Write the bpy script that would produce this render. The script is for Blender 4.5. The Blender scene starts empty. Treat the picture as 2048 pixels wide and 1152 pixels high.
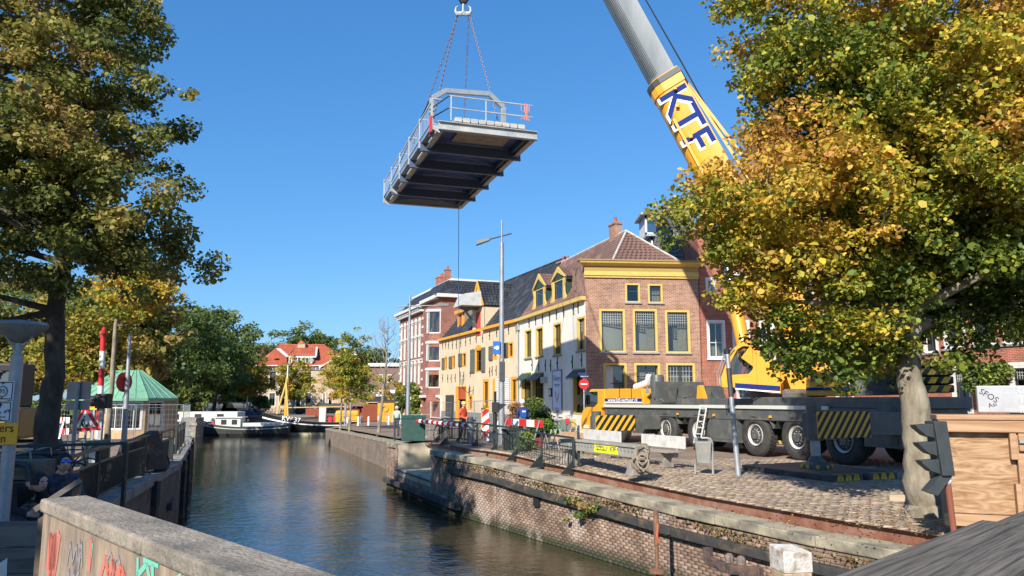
import bpy, math, random
import numpy as np
from mathutils import Vector, Matrix
PI = math.pi
R = math.radians
SC = bpy.context.scene
COL = SC.collection
# ---------------------------------------------------------------- camera, sky, sun
FPX = 1547.0; PITCH = math.atan(222/FPX); CAMZ = 2.0
cam = bpy.data.cameras.new('camera'); cam.sensor_width = 36; cam.lens = 36*FPX/2048
cam.clip_start = .05; cam.clip_end = 3000
camo = bpy.data.objects.new('camera', cam); COL.objects.link(camo)
camo.location = (0, 0, CAMZ); camo.rotation_euler = (PI/2+PITCH, 0, 0)
SC.camera = camo
SKT = (.36, .87, 1.6)
SUN_EL = R(33); SUN_AZ = R(25)          # sun behind the camera, SUN_AZ to the left of straight behind
w = bpy.data.worlds.new('World'); SC.world = w; w.use_nodes = True
nt = w.node_tree; nt.nodes.clear()
sky = nt.nodes.new('ShaderNodeTexSky'); sky.sky_type = 'NISHITA'; sky.sun_disc = False
sky.sun_elevation = SUN_EL; sky.sun_rotation = PI+SUN_AZ
sky.air_density = 1.0; sky.dust_density = .3; sky.ozone_density = 3.0; sky.altitude = 0
bg = nt.nodes.new('ShaderNodeBackground'); bg.inputs[1].default_value = .125
sp = nt.nodes.new('ShaderNodeSeparateColor'); hs = nt.nodes.new('ShaderNodeCombineColor'); nt.links.new(sky.outputs[0], sp.inputs[0])
for i, (g_, k_) in enumerate(zip((.97, .72, .6), SKT)):      # film response of the phone camera to the blue sky
    p_ = nt.nodes.new('ShaderNodeMath'); p_.operation = 'POWER'; p_.inputs[1].default_value = g_; nt.links.new(sp.outputs[i], p_.inputs[0])
    q_ = nt.nodes.new('ShaderNodeMath'); q_.operation = 'MULTIPLY'; q_.inputs[1].default_value = k_; nt.links.new(p_.outputs[0], q_.inputs[0]); nt.links.new(q_.outputs[0], hs.inputs[i])
wo = nt.nodes.new('ShaderNodeOutputWorld')
nt.links.new(hs.outputs[0], bg.inputs[0]); nt.links.new(bg.outputs[0], wo.inputs[0])
sl = bpy.data.lights.new('sun', 'SUN'); sl.energy = 4.7; sl.angle = R(.5); sl.color = (1, .93, .82)
so = bpy.data.objects.new('sun', sl); COL.objects.link(so)
sd = Vector((-math.sin(SUN_AZ)*math.cos(SUN_EL), -math.cos(SUN_AZ)*math.cos(SUN_EL), math.sin(SUN_EL)))
so.rotation_euler = sd.to_track_quat('Z', 'Y').to_euler(); so.location = sd*60
SC.view_settings.view_transform = 'Standard'; SC.view_settings.look = 'None'
SC.view_settings.exposure = .7; SC.view_settings.gamma = 1; SC.view_settings.use_curve_mapping = False
SC.cycles.max_bounces = 6; SC.cycles.diffuse_bounces = 3; SC.cycles.transparent_max_bounces = 12
SC.cycles.use_denoising = True
# ---------------------------------------------------------------- geometry helpers
def ray(px, py):
    u = (px-1024)/FPX; v = (576-py)/FPX
    return Vector((u, math.cos(PITCH)-v*math.sin(PITCH), math.sin(PITCH)+v*math.cos(PITCH)))
def onz(px, py, z=0):
    d = ray(px, py); t = (z-CAMZ)/d.z
    return Vector((d.x*t, d.y*t, z))
def aty(px, py, Y):
    d = ray(px, py); t = Y/d.y
    return Vector((d.x*t, Y, CAMZ+d.z*t))
def lerp(a, b, t): return a+(b-a)*t
def table(tb, y):
    if y <= tb[0][0]: return tb[0][1]
    for (a, va), (b, vb) in zip(tb, tb[1:]):
        if y <= b: return lerp(va, vb, (y-a)/(b-a))
    return tb[-1][1]
def sst(a, b, x):
    t = min(1, max(0, (x-a)/(b-a))); return t*t*(3-2*t)
class Frame:
    """vertical facade frame: origin a, x towards b, y into the building (or away), z up"""
    def __init__(s, ax, ay, bx, by, z=0):
        s.o = Vector((ax, ay, z)); d = Vector((bx-ax, by-ay, 0)); s.len = d.length
        s.x = d.normalized(); s.y = Vector((-s.x.y, s.x.x, 0)); s.rz = math.atan2(s.x.y, s.x.x)
    def uv(s, px, py, off=0):
        d = ray(px, py); n = s.y; c = Vector((0, 0, CAMZ))
        t = ((s.o+n*off-c).dot(n))/d.dot(n); p = c+d*t-s.o
        return p.dot(s.x), p.z
    def rect(s, x0, y0, x1, y1):
        a = s.uv(x0, (y0+y1)/2)[0]; b = s.uv(x1, (y0+y1)/2)[0]
        xm = (x0+x1)/2
        return (min(a, b), max(a, b), s.uv(xm, y1)[1], s.uv(xm, y0)[1])
    def w(s, x, y, z): return s.o+s.x*x+s.y*y+Vector((0, 0, z))
class MB:
    def __init__(s): s.v = []; s.f = []; s.m = []
    def add(s, vs, fs, mi=0):
        n = len(s.v); s.v += [tuple(p) for p in vs]
        s.f += [tuple(i+n for i in f) for f in fs]; s.m += [mi]*len(fs); return s
    def box(s, x0, x1, y0, y1, z0, z1, mi=0):
        if x0 > x1: x0, x1 = x1, x0
        if y0 > y1: y0, y1 = y1, y0
        if z0 > z1: z0, z1 = z1, z0
        return s.add([(x0, y0, z0), (x1, y0, z0), (x1, y1, z0), (x0, y1, z0), (x0, y0, z1), (x1, y0, z1), (x1, y1, z1), (x0, y1, z1)],
                     [(0, 3, 2, 1), (4, 5, 6, 7), (0, 1, 5, 4), (1, 2, 6, 5), (2, 3, 7, 6), (3, 0, 4, 7)], mi)
    def bar(s, p, q, w_, h=None, up=(0, 0, 1), mi=0):
        p = Vector(p); q = Vector(q); h = h or w_; d = (q-p).normalized(); u = Vector(up)
        if abs(d.dot(u)) > .98: u = Vector((0, 1, 0)) if abs(d.y) < .9 else Vector((1, 0, 0))
        a = d.cross(u).normalized()*w_/2; b = a.cross(d).normalized()*h/2
        vs = [p-a-b, p+a-b, p+a+b, p-a+b, q-a-b, q+a-b, q+a+b, q-a+b]
        return s.add(vs, [(0, 1, 2, 3), (7, 6, 5, 4), (0, 4, 5, 1), (1, 5, 6, 2), (2, 6, 7, 3), (3, 7, 4, 0)], mi)
    def tube(s, pts, r, n=8, mi=0, cap=True):
        pts = [Vector(p) for p in pts]; k = len(pts)
        rs = list(r) if isinstance(r, (list, tuple)) else [r]*k
        base = len(s.v); ref = None
        for i, p in enumerate(pts):
            d = (pts[min(i+1, k-1)]-pts[max(i-1, 0)])
            d = d.normalized() if d.length > 1e-9 else Vector((0, 0, 1))
            if ref is None:
                ref = Vector((0, 0, 1)) if abs(d.z) < .9 else Vector((1, 0, 0))
            a = d.cross(ref)
            a = a.normalized() if a.length > 1e-6 else Vector((1, 0, 0))
            b = a.cross(d).normalized(); ref = b
            for j in range(n):
                t = 2*PI*j/n; q = p+a*(math.cos(t)*rs[i])+b*(math.sin(t)*rs[i]); s.v.append(tuple(q))
        fs = []
        for i in range(k-1):
            for j in range(n):
                a0 = base+i*n+j; a1 = base+i*n+(j+1) % n
                fs.append((a0, a1, a1+n, a0+n))
        if cap:
            fs.append(tuple(base+j for j in reversed(range(n)))); fs.append(tuple(base+(k-1)*n+j for j in range(n)))
        s.f += fs; s.m += [mi]*len(fs); return s
    def prism(s, poly, d0, d1, ax='y', mi=0):
        """poly of 2D points; ax = extrusion axis"""
        def P(a, b, d): return {'y': (a, d, b), 'x': (d, a, b), 'z': (a, b, d)}[ax]
        n = len(poly); vs = [P(a, b, d0) for a, b in poly]+[P(a, b, d1) for a, b in poly]
        fs = [tuple(range(n)), tuple(reversed(range(n, 2*n)))]+[(i, i+n, (i+1) % n+n, (i+1) % n) for i in range(n)]
        return s.add(vs, fs, mi)
    def lathe(s, prof, c=(0, 0, 0), n=16, mi=0, M=None):
        base = len(s.v); c = Vector(c)
        for r, z in prof:
            for j in range(n):
                t = 2*PI*j/n; p = Vector((r*math.cos(t), r*math.sin(t), z))
                s.v.append(tuple(c+(M @ p if M else p)))
        for i in range(len(prof)-1):
            for j in range(n):
                a0 = base+i*n+j; a1 = base+i*n+(j+1) % n
                s.f.append((a0, a1, a1+n, a0+n)); s.m.append(mi)
        s.f.append(tuple(base+j for j in reversed(range(n)))); s.m.append(mi)
        s.f.append(tuple(base+(len(prof)-1)*n+j for j in range(n))); s.m.append(mi)
        return s
    def ball(s, c, r, n=10, mi=0, sc=(1, 1, 1)):
        prof = [(math.sin(PI*i/n)*r+1e-4, -math.cos(PI*i/n)*r) for i in range(n+1)]
        return s.lathe(prof, c, n+2, mi, Matrix.Diagonal(Vector(sc)))
    def quad(s, a, b, c, d, mi=0): return s.add([a, b, c, d], [(0, 1, 2, 3)], mi)
    def xf(s, M, start=0):
        for i in range(start, len(s.v)): s.v[i] = tuple(M @ Vector(s.v[i]))
        return s
    def build(s, name, mats, parent=None, smooth=False, bevel=0, loc=None, fix=True, rot=None):
        me = bpy.data.meshes.new(name); me.from_pydata(s.v, [], s.f)
        if not isinstance(mats, (list, tuple)): mats = [mats]
        for m in mats: me.materials.append(m)
        if len(mats) > 1: me.polygons.foreach_set('material_index', s.m)
        if fix:
            import bmesh
            b = bmesh.new(); b.from_mesh(me); bmesh.ops.recalc_face_normals(b, faces=b.faces); b.to_mesh(me); b.free()
        if smooth:
            me.polygons.foreach_set('use_smooth', [True]*len(me.polygons)); me.set_sharp_from_angle(angle=R(38))
        me.update()
        return link(name, me, parent, bevel, loc, rot)
def link(name, me, parent=None, bevel=0, loc=None, rot=None):
    o = bpy.data.objects.new(name, me); COL.objects.link(o)
    if parent: o.parent = parent
    if loc is not None: o.location = loc
    if rot is not None: o.rotation_euler = rot
    if bevel:
        m = o.modifiers.new('bevel', 'BEVEL'); m.width = bevel; m.segments = 2; m.limit_method = 'ANGLE'; m.angle_limit = R(40)
    return o
def tag(o, label, cat, group=None, kind=None):
    if label: o['label'] = label
    if cat: o['category'] = cat
    if group: o['group'] = group
    if kind: o['kind'] = kind
    return o
def thing(name, label, cat, loc=(0, 0, 0), rz=0, group=None):
    o = bpy.data.objects.new(name, None); COL.objects.link(o); o.empty_display_size = .2
    o.location = loc; o.rotation_euler = (0, 0, rz); return tag(o, label, cat, group)
def copy_tree(o, parent=None, loc=None, rz=None, label=None):
    c = o.copy(); COL.objects.link(c)
    if parent: c.parent = parent
    for ch in list(o.children): copy_tree(ch, c)
    if loc is not None: c.location = loc
    if rz is not None: c.rotation_euler = (0, 0, rz)
    if label: c['label'] = label
    return c
def text(name, s, size, mat, parent, loc, rot=(PI/2, 0, 0), depth=.003, align='CENTER', sx=1, off=0):
    cu = bpy.data.curves.new(name, 'FONT'); cu.body = s; cu.size = size; cu.extrude = depth; cu.align_x = align; cu.align_y = 'CENTER'; cu.offset = off
    cu.resolution_u = 3
    t = bpy.data.objects.new(name, cu); COL.objects.link(t)
    me = bpy.data.meshes.new_from_object(t); bpy.data.objects.remove(t)
    me.materials.clear(); me.materials.append(mat)
    o = link(name, me, parent, 0, loc, rot); o.scale = (sx, 1, 1); return o
# ---------------------------------------------------------------- materials
MATS = {}
def hexc(r, g, b): return (r, g, b, 1)
def mat(name, c, rough=.7, metal=0, c2=None, sc=3., bump=0., bsc=30., spec=.5, c3=None, sc3=.6, streak=0, det=6, coat=0):
    if name in MATS: return MATS[name]
    m = bpy.data.materials.new(name); m.use_nodes = True; n = m.node_tree.nodes; L = m.node_tree.links; b = n['Principled BSDF']
    b.inputs['Base Color'].default_value = (*c, 1); b.inputs['Roughness'].default_value = rough; b.inputs['Metallic'].default_value = metal
    b.inputs['Specular IOR Level'].default_value = spec; b.inputs['Coat Weight'].default_value = coat
    tc = n.new('ShaderNodeTexCoord')
    mp = n.new('ShaderNodeMapping'); L.new(tc.outputs['Object'], mp.inputs[0])
    if streak: mp.inputs['Scale'].default_value = (1, 1, streak)
    col = None
    if c2:
        nz = n.new('ShaderNodeTexNoise'); nz.inputs['Scale'].default_value = sc; nz.inputs['Detail'].default_value = det; nz.inputs['Roughness'].default_value = .65
        L.new(mp.outputs[0], nz.inputs[0]); cr = n.new('ShaderNodeValToRGB'); L.new(nz.outputs[0], cr.inputs[0])
        cr.color_ramp.elements[0].color = (*c, 1); cr.color_ramp.elements[1].color = (*c2, 1)
        cr.color_ramp.elements[0].position = .36; cr.color_ramp.elements[1].position = .66; col = cr.outputs[0]
        if c3:
            n3 = n.new('ShaderNodeTexNoise'); n3.inputs['Scale'].default_value = sc3; n3.inputs['Detail'].default_value = 8; L.new(mp.outputs[0], n3.inputs[0])
            r3 = n.new('ShaderNodeValToRGB'); r3.color_ramp.elements[0].position = .52; r3.color_ramp.elements[1].position = .68; L.new(n3.outputs[0], r3.inputs[0])
            mx = n.new('ShaderNodeMix'); mx.data_type = 'RGBA'; L.new(r3.outputs[0], mx.inputs[0]); L.new(col, mx.inputs[6]); mx.inputs[7].default_value = (*c3, 1); col = mx.outputs[2]
        L.new(col, b.inputs['Base Color'])
    if bump:
        nb = n.new('ShaderNodeTexNoise'); nb.inputs['Scale'].default_value = bsc; nb.inputs['Detail'].default_value = 5; L.new(mp.outputs[0], nb.inputs[0])
        bp = n.new('ShaderNodeBump'); bp.inputs['Strength'].default_value = bump; bp.inputs['Distance'].default_value = .02
        L.new(nb.outputs[0], bp.inputs['Height']); L.new(bp.outputs[0], b.inputs['Normal'])
    MATS[name] = m; return m
def brickmat(name, c1, c2, mortar, bw=.21, bh=.065, ms=.012, axes='xz', rough=.9, c3=None, bump=.35, off=.5):
    if name in MATS: return MATS[name]
    m = bpy.data.materials.new(name); m.use_nodes = True; n = m.node_tree.nodes; L = m.node_tree.links; b = n['Principled BSDF']
    b.inputs['Roughness'].default_value = rough
    tc = n.new('ShaderNodeTexCoord'); sp = n.new('ShaderNodeSeparateXYZ'); L.new(tc.outputs['Object'], sp.inputs[0])
    cb = n.new('ShaderNodeCombineXYZ')
    if axes == 'xz':
        ad = n.new('ShaderNodeMath'); ad.operation = 'ADD'; L.new(sp.outputs[0], ad.inputs[0]); L.new(sp.outputs[1], ad.inputs[1])
        L.new(ad.outputs[0], cb.inputs[0]); L.new(sp.outputs[2], cb.inputs[1])
    else:
        L.new(sp.outputs[0], cb.inputs[0]); L.new(sp.outputs[1], cb.inputs[1])
    bt = n.new('ShaderNodeTexBrick'); L.new(cb.outputs[0], bt.inputs[0]); bt.offset = off
    bt.inputs['Color1'].default_value = (*c1, 1); bt.inputs['Color2'].default_value = (*c2, 1); bt.inputs['Mortar'].default_value = (*mortar, 1)
    bt.inputs['Scale'].default_value = 1; bt.inputs['Mortar Size'].default_value = ms; bt.inputs['Brick Width'].default_value = bw; bt.inputs['Row Height'].default_value = bh
    bt.inputs['Mortar Smooth'].default_value = .2; bt.inputs['Bias'].default_value = 0
    nz = n.new('ShaderNodeTexNoise'); nz.inputs['Scale'].default_value = 1.1; nz.inputs['Detail'].default_value = 9; nz.inputs['Roughness'].default_value = .7; L.new(tc.outputs['Object'], nz.inputs[0])
    cr = n.new('ShaderNodeValToRGB'); L.new(nz.outputs[0], cr.inputs[0])
    cr.color_ramp.elements[0].color = (.62, .6, .6, 1); cr.color_ramp.elements[1].color = (1.25, 1.2, 1.15, 1); cr.color_ramp.elements[0].position = .3; cr.color_ramp.elements[1].position = .7
    mx = n.new('ShaderNodeMix'); mx.data_type = 'RGBA'; mx.blend_type = 'MULTIPLY'; mx.inputs[0].default_value = 1
    L.new(bt.outputs['Color'], mx.inputs[6]); L.new(cr.outputs[0], mx.inputs[7]); col = mx.outputs[2]
    if c3:
        n3 = n.new('ShaderNodeTexNoise'); n3.inputs['Scale'].default_value = .7; n3.inputs['Detail'].default_value = 10; n3.inputs['Roughness'].default_value = .75; L.new(tc.outputs['Object'], n3.inputs[0])
        r3 = n.new('ShaderNodeValToRGB'); r3.color_ramp.elements[0].position = .55; r3.color_ramp.elements[1].position = .7; r3.color_ramp.elements[1].color = (.7, .7, .7, 1); L.new(n3.outputs[0], r3.inputs[0])
        m2 = n.new('ShaderNodeMix'); m2.data_type = 'RGBA'; L.new(r3.outputs[0], m2.inputs[0]); L.new(col, m2.inputs[6]); m2.inputs[7].default_value = (*c3, 1); col = m2.outputs[2]
    L.new(col, b.inputs['Base Color'])
    bp = n.new('ShaderNodeBump'); bp.inputs['Strength'].default_value = bump; bp.inputs['Distance'].default_value = .01; bp.invert = True
    L.new(bt.outputs['Fac'], bp.inputs['Height']); L.new(bp.outputs[0], b.inputs['Normal'])
    MATS[name] = m; return m
def woodmat(name, c1, c2, sc=(1.2, 14, 14), rough=.75, bump=.3, rings=0., bdir='Y', wsc=.9, dist=4):
    if name in MATS: return MATS[name]
    m = bpy.data.materials.new(name); m.use_nodes = True; n = m.node_tree.nodes; L = m.node_tree.links; b = n['Principled BSDF']
    b.inputs['Roughness'].default_value = rough
    tc = n.new('ShaderNodeTexCoord'); mp = n.new('ShaderNodeMapping'); mp.inputs['Scale'].default_value = sc; L.new(tc.outputs['Object'], mp.inputs[0])
    nz = n.new('ShaderNodeTexNoise'); nz.inputs['Scale'].default_value = 1; nz.inputs['Detail'].default_value = 7; nz.inputs['Distortion'].default_value = .8+rings
    L.new(mp.outputs[0], nz.inputs[0])
    src = nz.outputs[0]
    if rings:
        n2 = n.new('ShaderNodeTexNoise'); n2.inputs['Scale'].default_value = wsc; n2.inputs['Detail'].default_value = 1.5; n2.inputs['Distortion'].default_value = .6; L.new(mp.outputs[0], n2.inputs[0])
        k1 = n.new('ShaderNodeMath'); k1.operation = 'MULTIPLY'; k1.inputs[1].default_value = dist; L.new(n2.outputs[0], k1.inputs[0])
        k2 = n.new('ShaderNodeMath'); k2.operation = 'PINGPONG'; k2.inputs[1].default_value = .5; L.new(k1.outputs[0], k2.inputs[0])      # growth rings: contour lines of a stretched noise
        mm = n.new('ShaderNodeMath'); mm.operation = 'MULTIPLY_ADD'; mm.inputs[1].default_value = rings; L.new(k2.outputs[0], mm.inputs[0])
        m3 = n.new('ShaderNodeMath'); m3.operation = 'MULTIPLY'; m3.inputs[1].default_value = 1-rings*.5; L.new(src, m3.inputs[0]); L.new(m3.outputs[0], mm.inputs[2]); src = mm.outputs[0]
    cr = n.new('ShaderNodeValToRGB'); L.new(src, cr.inputs[0])
    cr.color_ramp.elements[0].color = (*c1, 1); cr.color_ramp.elements[1].color = (*c2, 1); cr.color_ramp.elements[0].position = .32; cr.color_ramp.elements[1].position = .68
    L.new(cr.outputs[0], b.inputs['Base Color'])
    bp = n.new('ShaderNodeBump'); bp.inputs['Strength'].default_value = bump; bp.inputs['Distance'].default_value = .01; L.new(src, bp.inputs['Height']); L.new(bp.outputs[0], b.inputs['Normal'])
    MATS[name] = m; return m
def glassmat(name, tint=(.55, .6, .6), refl=.16, rough=.02):
    if name in MATS: return MATS[name]
    m = bpy.data.materials.new(name); m.use_nodes = True; n = m.node_tree.nodes; L = m.node_tree.links; n.clear()
    t = n.new('ShaderNodeBsdfTransparent'); t.inputs[0].default_value = (*tint, 1)
    g = n.new('ShaderNodeBsdfGlossy'); g.inputs['Roughness'].default_value = rough; g.inputs[0].default_value = (.9, .95, 1, 1)
    lw = n.new('ShaderNodeLayerWeight'); lw.inputs[0].default_value = .3
    ma = n.new('ShaderNodeMath'); ma.operation = 'MULTIPLY_ADD'; ma.inputs[1].default_value = .8; ma.inputs[2].default_value = refl; L.new(lw.outputs['Fresnel'], ma.inputs[0])
    nz = n.new('ShaderNodeTexNoise'); nz.inputs['Scale'].default_value = .8; bp = n.new('ShaderNodeBump'); bp.inputs['Strength'].default_value = .06; bp.inputs['Distance'].default_value = .05
    tc = n.new('ShaderNodeTexCoord'); L.new(tc.outputs['Object'], nz.inputs[0]); L.new(nz.outputs[0], bp.inputs['Height']); L.new(bp.outputs[0], g.inputs['Normal'])
    mx = n.new('ShaderNodeMixShader'); L.new(ma.outputs[0], mx.inputs[0]); L.new(t.outputs[0], mx.inputs[1]); L.new(g.outputs[0], mx.inputs[2])
    o = n.new('ShaderNodeOutputMaterial'); L.new(mx.outputs[0], o.inputs[0]); MATS[name] = m; return m
def leafmat(name, trans=.35, rough=.55):
    if name in MATS: return MATS[name]
    m = bpy.data.materials.new(name); m.use_nodes = True; n = m.node_tree.nodes; L = m.node_tree.links; b = n['Principled BSDF']
    at = n.new('ShaderNodeAttribute'); at.attribute_name = 'tint'; L.new(at.outputs['Color'], b.inputs['Base Color']); b.inputs['Roughness'].default_value = rough; b.inputs['Specular IOR Level'].default_value = .35
    tr = n.new('ShaderNodeBsdfTranslucent'); L.new(at.outputs['Color'], tr.inputs[0]); mx = n.new('ShaderNodeMixShader'); mx.inputs[0].default_value = trans
    L.new(b.outputs[0], mx.inputs[1]); L.new(tr.outputs[0], mx.inputs[2]); L.new(mx.outputs[0], n['Material Output'].inputs[0]); MATS[name] = m; return m
M_yel = mat('crane yellow paint', (.74, .34, .018), .45, c2=(.68, .31, .02), sc=2.5, coat=.15)
M_ochre = mat('ochre yellow paint', (.64, .45, .12), .6, c2=(.55, .38, .10), sc=4, bump=.05)
M_orange = mat('orange ochre paint', (.75, .36, .03), .6, c2=(.66, .3, .03), sc=4)
M_white = mat('white paint', (.68, .67, .63), .6, c2=(.56, .55, .51), sc=3)
M_dk = mat('dark grey paint', (.035, .042, .045), .5, c2=(.05, .058, .06), sc=5)
M_craneg = mat('crane dark grey paint', (.07, .078, .078), .45, c2=(.105, .108, .10), sc=3, bump=.08, c3=(.15, .135, .11), sc3=2)
M_blk = mat('black', (.012, .013, .015), .6)
M_rub = mat('tyre rubber', (.028, .027, .026), .85, c2=(.055, .052, .048), sc=4, bump=.3, bsc=25)
M_rim = mat('wheel rim paint', (.55, .55, .53), .45, c2=(.4, .39, .37), sc=5)
M_steel = mat('galvanised steel', (.36, .39, .41), .5, metal=.45, c2=(.28, .3, .32), sc=6)
M_chrome = mat('bright chrome', (.8, .82, .85), .15, metal=1)
M_rail = mat('railing green black paint', (.016, .024, .024), .45, c2=(.03, .04, .04), sc=8)
M_red = mat('red paint', (.6, .02, .02), .5, c2=(.5, .02, .02))
M_wht = mat('white retroreflective', (.8, .8, .8), .5)
M_blue = mat('blue print', (.004, .022, .17), .7, spec=.2)
M_sblue = mat('sign blue', (.01, .13, .5), .45)
M_rust = mat('rusty steel strip', (.17, .06, .035), .85, c2=(.26, .13, .09), sc=2.5, bump=.25, bsc=40, c3=(.3, .2, .15), sc3=1.2)
M_cope = mat('weathered coping stone', (.42, .37, .27), .9, c2=(.25, .22, .155), sc=2.2, bump=.7, bsc=14, c3=(.12, .11, .09), sc3=1.3)
M_conc = mat('old concrete', (.30, .27, .23), .9, c2=(.17, .155, .135), sc=3, bump=.6, bsc=45, c3=(.38, .35, .3), sc3=2)
M_ccon = mat('pale concrete', (.5, .44, .33), .9, c2=(.38, .33, .24), sc=2, bump=.3, bsc=30, c3=(.24, .2, .14), sc3=1.5)
M_fend = mat('tarred fender beam', (.03, .03, .03), .75, c2=(.055, .053, .05), sc=5, bump=.4, bsc=20, c3=(.12, .09, .055), sc3=3)
M_bark = mat('tree bark', (.15, .125, .09), .95, c2=(.33, .29, .22), sc=5, bump=1., bsc=12, c3=(.3, .27, .2), sc3=2.5, streak=.35)
M_barkd = mat('dark tree bark', (.035, .028, .022), .95, c2=(.09, .075, .06), sc=6, bump=1., bsc=14, streak=.35)
M_gl = glassmat('window glass', (.6, .63, .6), .07)
M_gld = glassmat('dark glass', (.16, .18, .19), .2)
M_leaf = leafmat('autumn leaves', .42); M_leafd = leafmat('green leaves', .3)
# ================================================================ SETTING
WATER = -1.85
WALL = [(11.5, 4.5), (9.3, 7.8), (6.9, 11.2), (5.3, 13.8), (3.55, 17.0), (1.75, 20.4), (.7, 22.2), (-.4, 24.3), (-2.0, 27.0), (-2.9, 29.2), (-4.9, 34.0), (-5.5, 35.3)]
FARW = [(-5.1, 36.2), (-6.8, 43.4), (-9.9, 52), (-13.2, 61), (-16.5, 69.6), (-15.8, 95), (-15.5, 112)]
ZC = [(10, -.34), (14, -.32), (17, -.26), (20.4, -.12), (22.2, -.03), (25, .12), (30, .16), (36, .06), (43, -.25), (70, -.58), (130, -.55)]
ZS = [(8, -.12), (14, -.1), (17, -.06), (20.4, .07), (25, .3), (30, .33), (36, .12), (43, -.14), (70, -.45), (140, -.45)]
def wallx(y):
    p = WALL+FARW
    if y <= p[0][1]: return p[0][0]
    for (ax, ay), (bx, by) in zip(p, p[1:]):
        if y <= by: return lerp(ax, bx, (y-ay)/(by-ay))
    return p[-1][0]
def gz(x, y):
    s = table(ZS, y)
    if y < 43: return lerp(s, 0, sst(2.0, 6.5, x-wallx(y)))
    return lerp(0, s, sst(43, 70, y)) if x > wallx(y)+6 else s
def boxes(name, cs, dirs, sizes, tints, material, parent, kind='stuff', up=None):
    """many small boxes (no underside) as one mesh; cs centres, dirs unit x axes in plan, sizes (l,w,h)"""
    cs = np.array(cs, float); N = len(cs); d = np.array(dirs, float); sz = np.array(sizes, float)
    ex = np.stack([d[:, 0], d[:, 1], np.zeros(N)], 1); ey = np.stack([-d[:, 1], d[:, 0], np.zeros(N)], 1); ez = np.tile([0, 0, 1.], (N, 1))
    V = np.zeros((N, 8, 3)); k = 0
    for z in (-.5, .5):
        for (a, b) in ((-.5, -.5), (.5, -.5), (.5, .5), (-.5, .5)):
            V[:, k] = cs+ex*(sz[:, 0:1]*a)+ey*(sz[:, 1:2]*b)+ez*(sz[:, 2:3]*z); k += 1
    Fq = np.array([(4, 5, 6, 7), (0, 1, 5, 4), (1, 2, 6, 5), (2, 3, 7, 6), (3, 0, 4, 7)])
    Fa = (Fq[None]+np.arange(N)[:, None, None]*8).reshape(-1)
    return npmesh(name, V.reshape(-1, 3), Fa, 4, np.repeat(np.array(tints, float), 5, 0), material, parent, kind)
def npmesh(name, V, loops, per, tint, material, parent=None, kind='stuff'):
    me = bpy.data.meshes.new(name); nl = len(loops); nf = nl//per
    me.vertices.add(len(V)); me.vertices.foreach_set('co', np.ascontiguousarray(V, dtype=np.float32).reshape(-1))
    me.loops.add(nl); me.loops.foreach_set('vertex_index', np.asarray(loops, dtype=np.int32))
    me.polygons.add(nf); me.polygons.foreach_set('loop_start', np.arange(0, nl, per, dtype=np.int32))
    me.update(calc_edges=True)
    at = me.attributes.new('tint', 'FLOAT_COLOR', 'FACE')
    c = np.ones((nf, 4), np.float32); c[:, :3] = tint; at.data.foreach_set('color', c.reshape(-1))
    me.materials.append(material); o = link(name, me, parent)
    if kind: o['kind'] = kind
    return o
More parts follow.
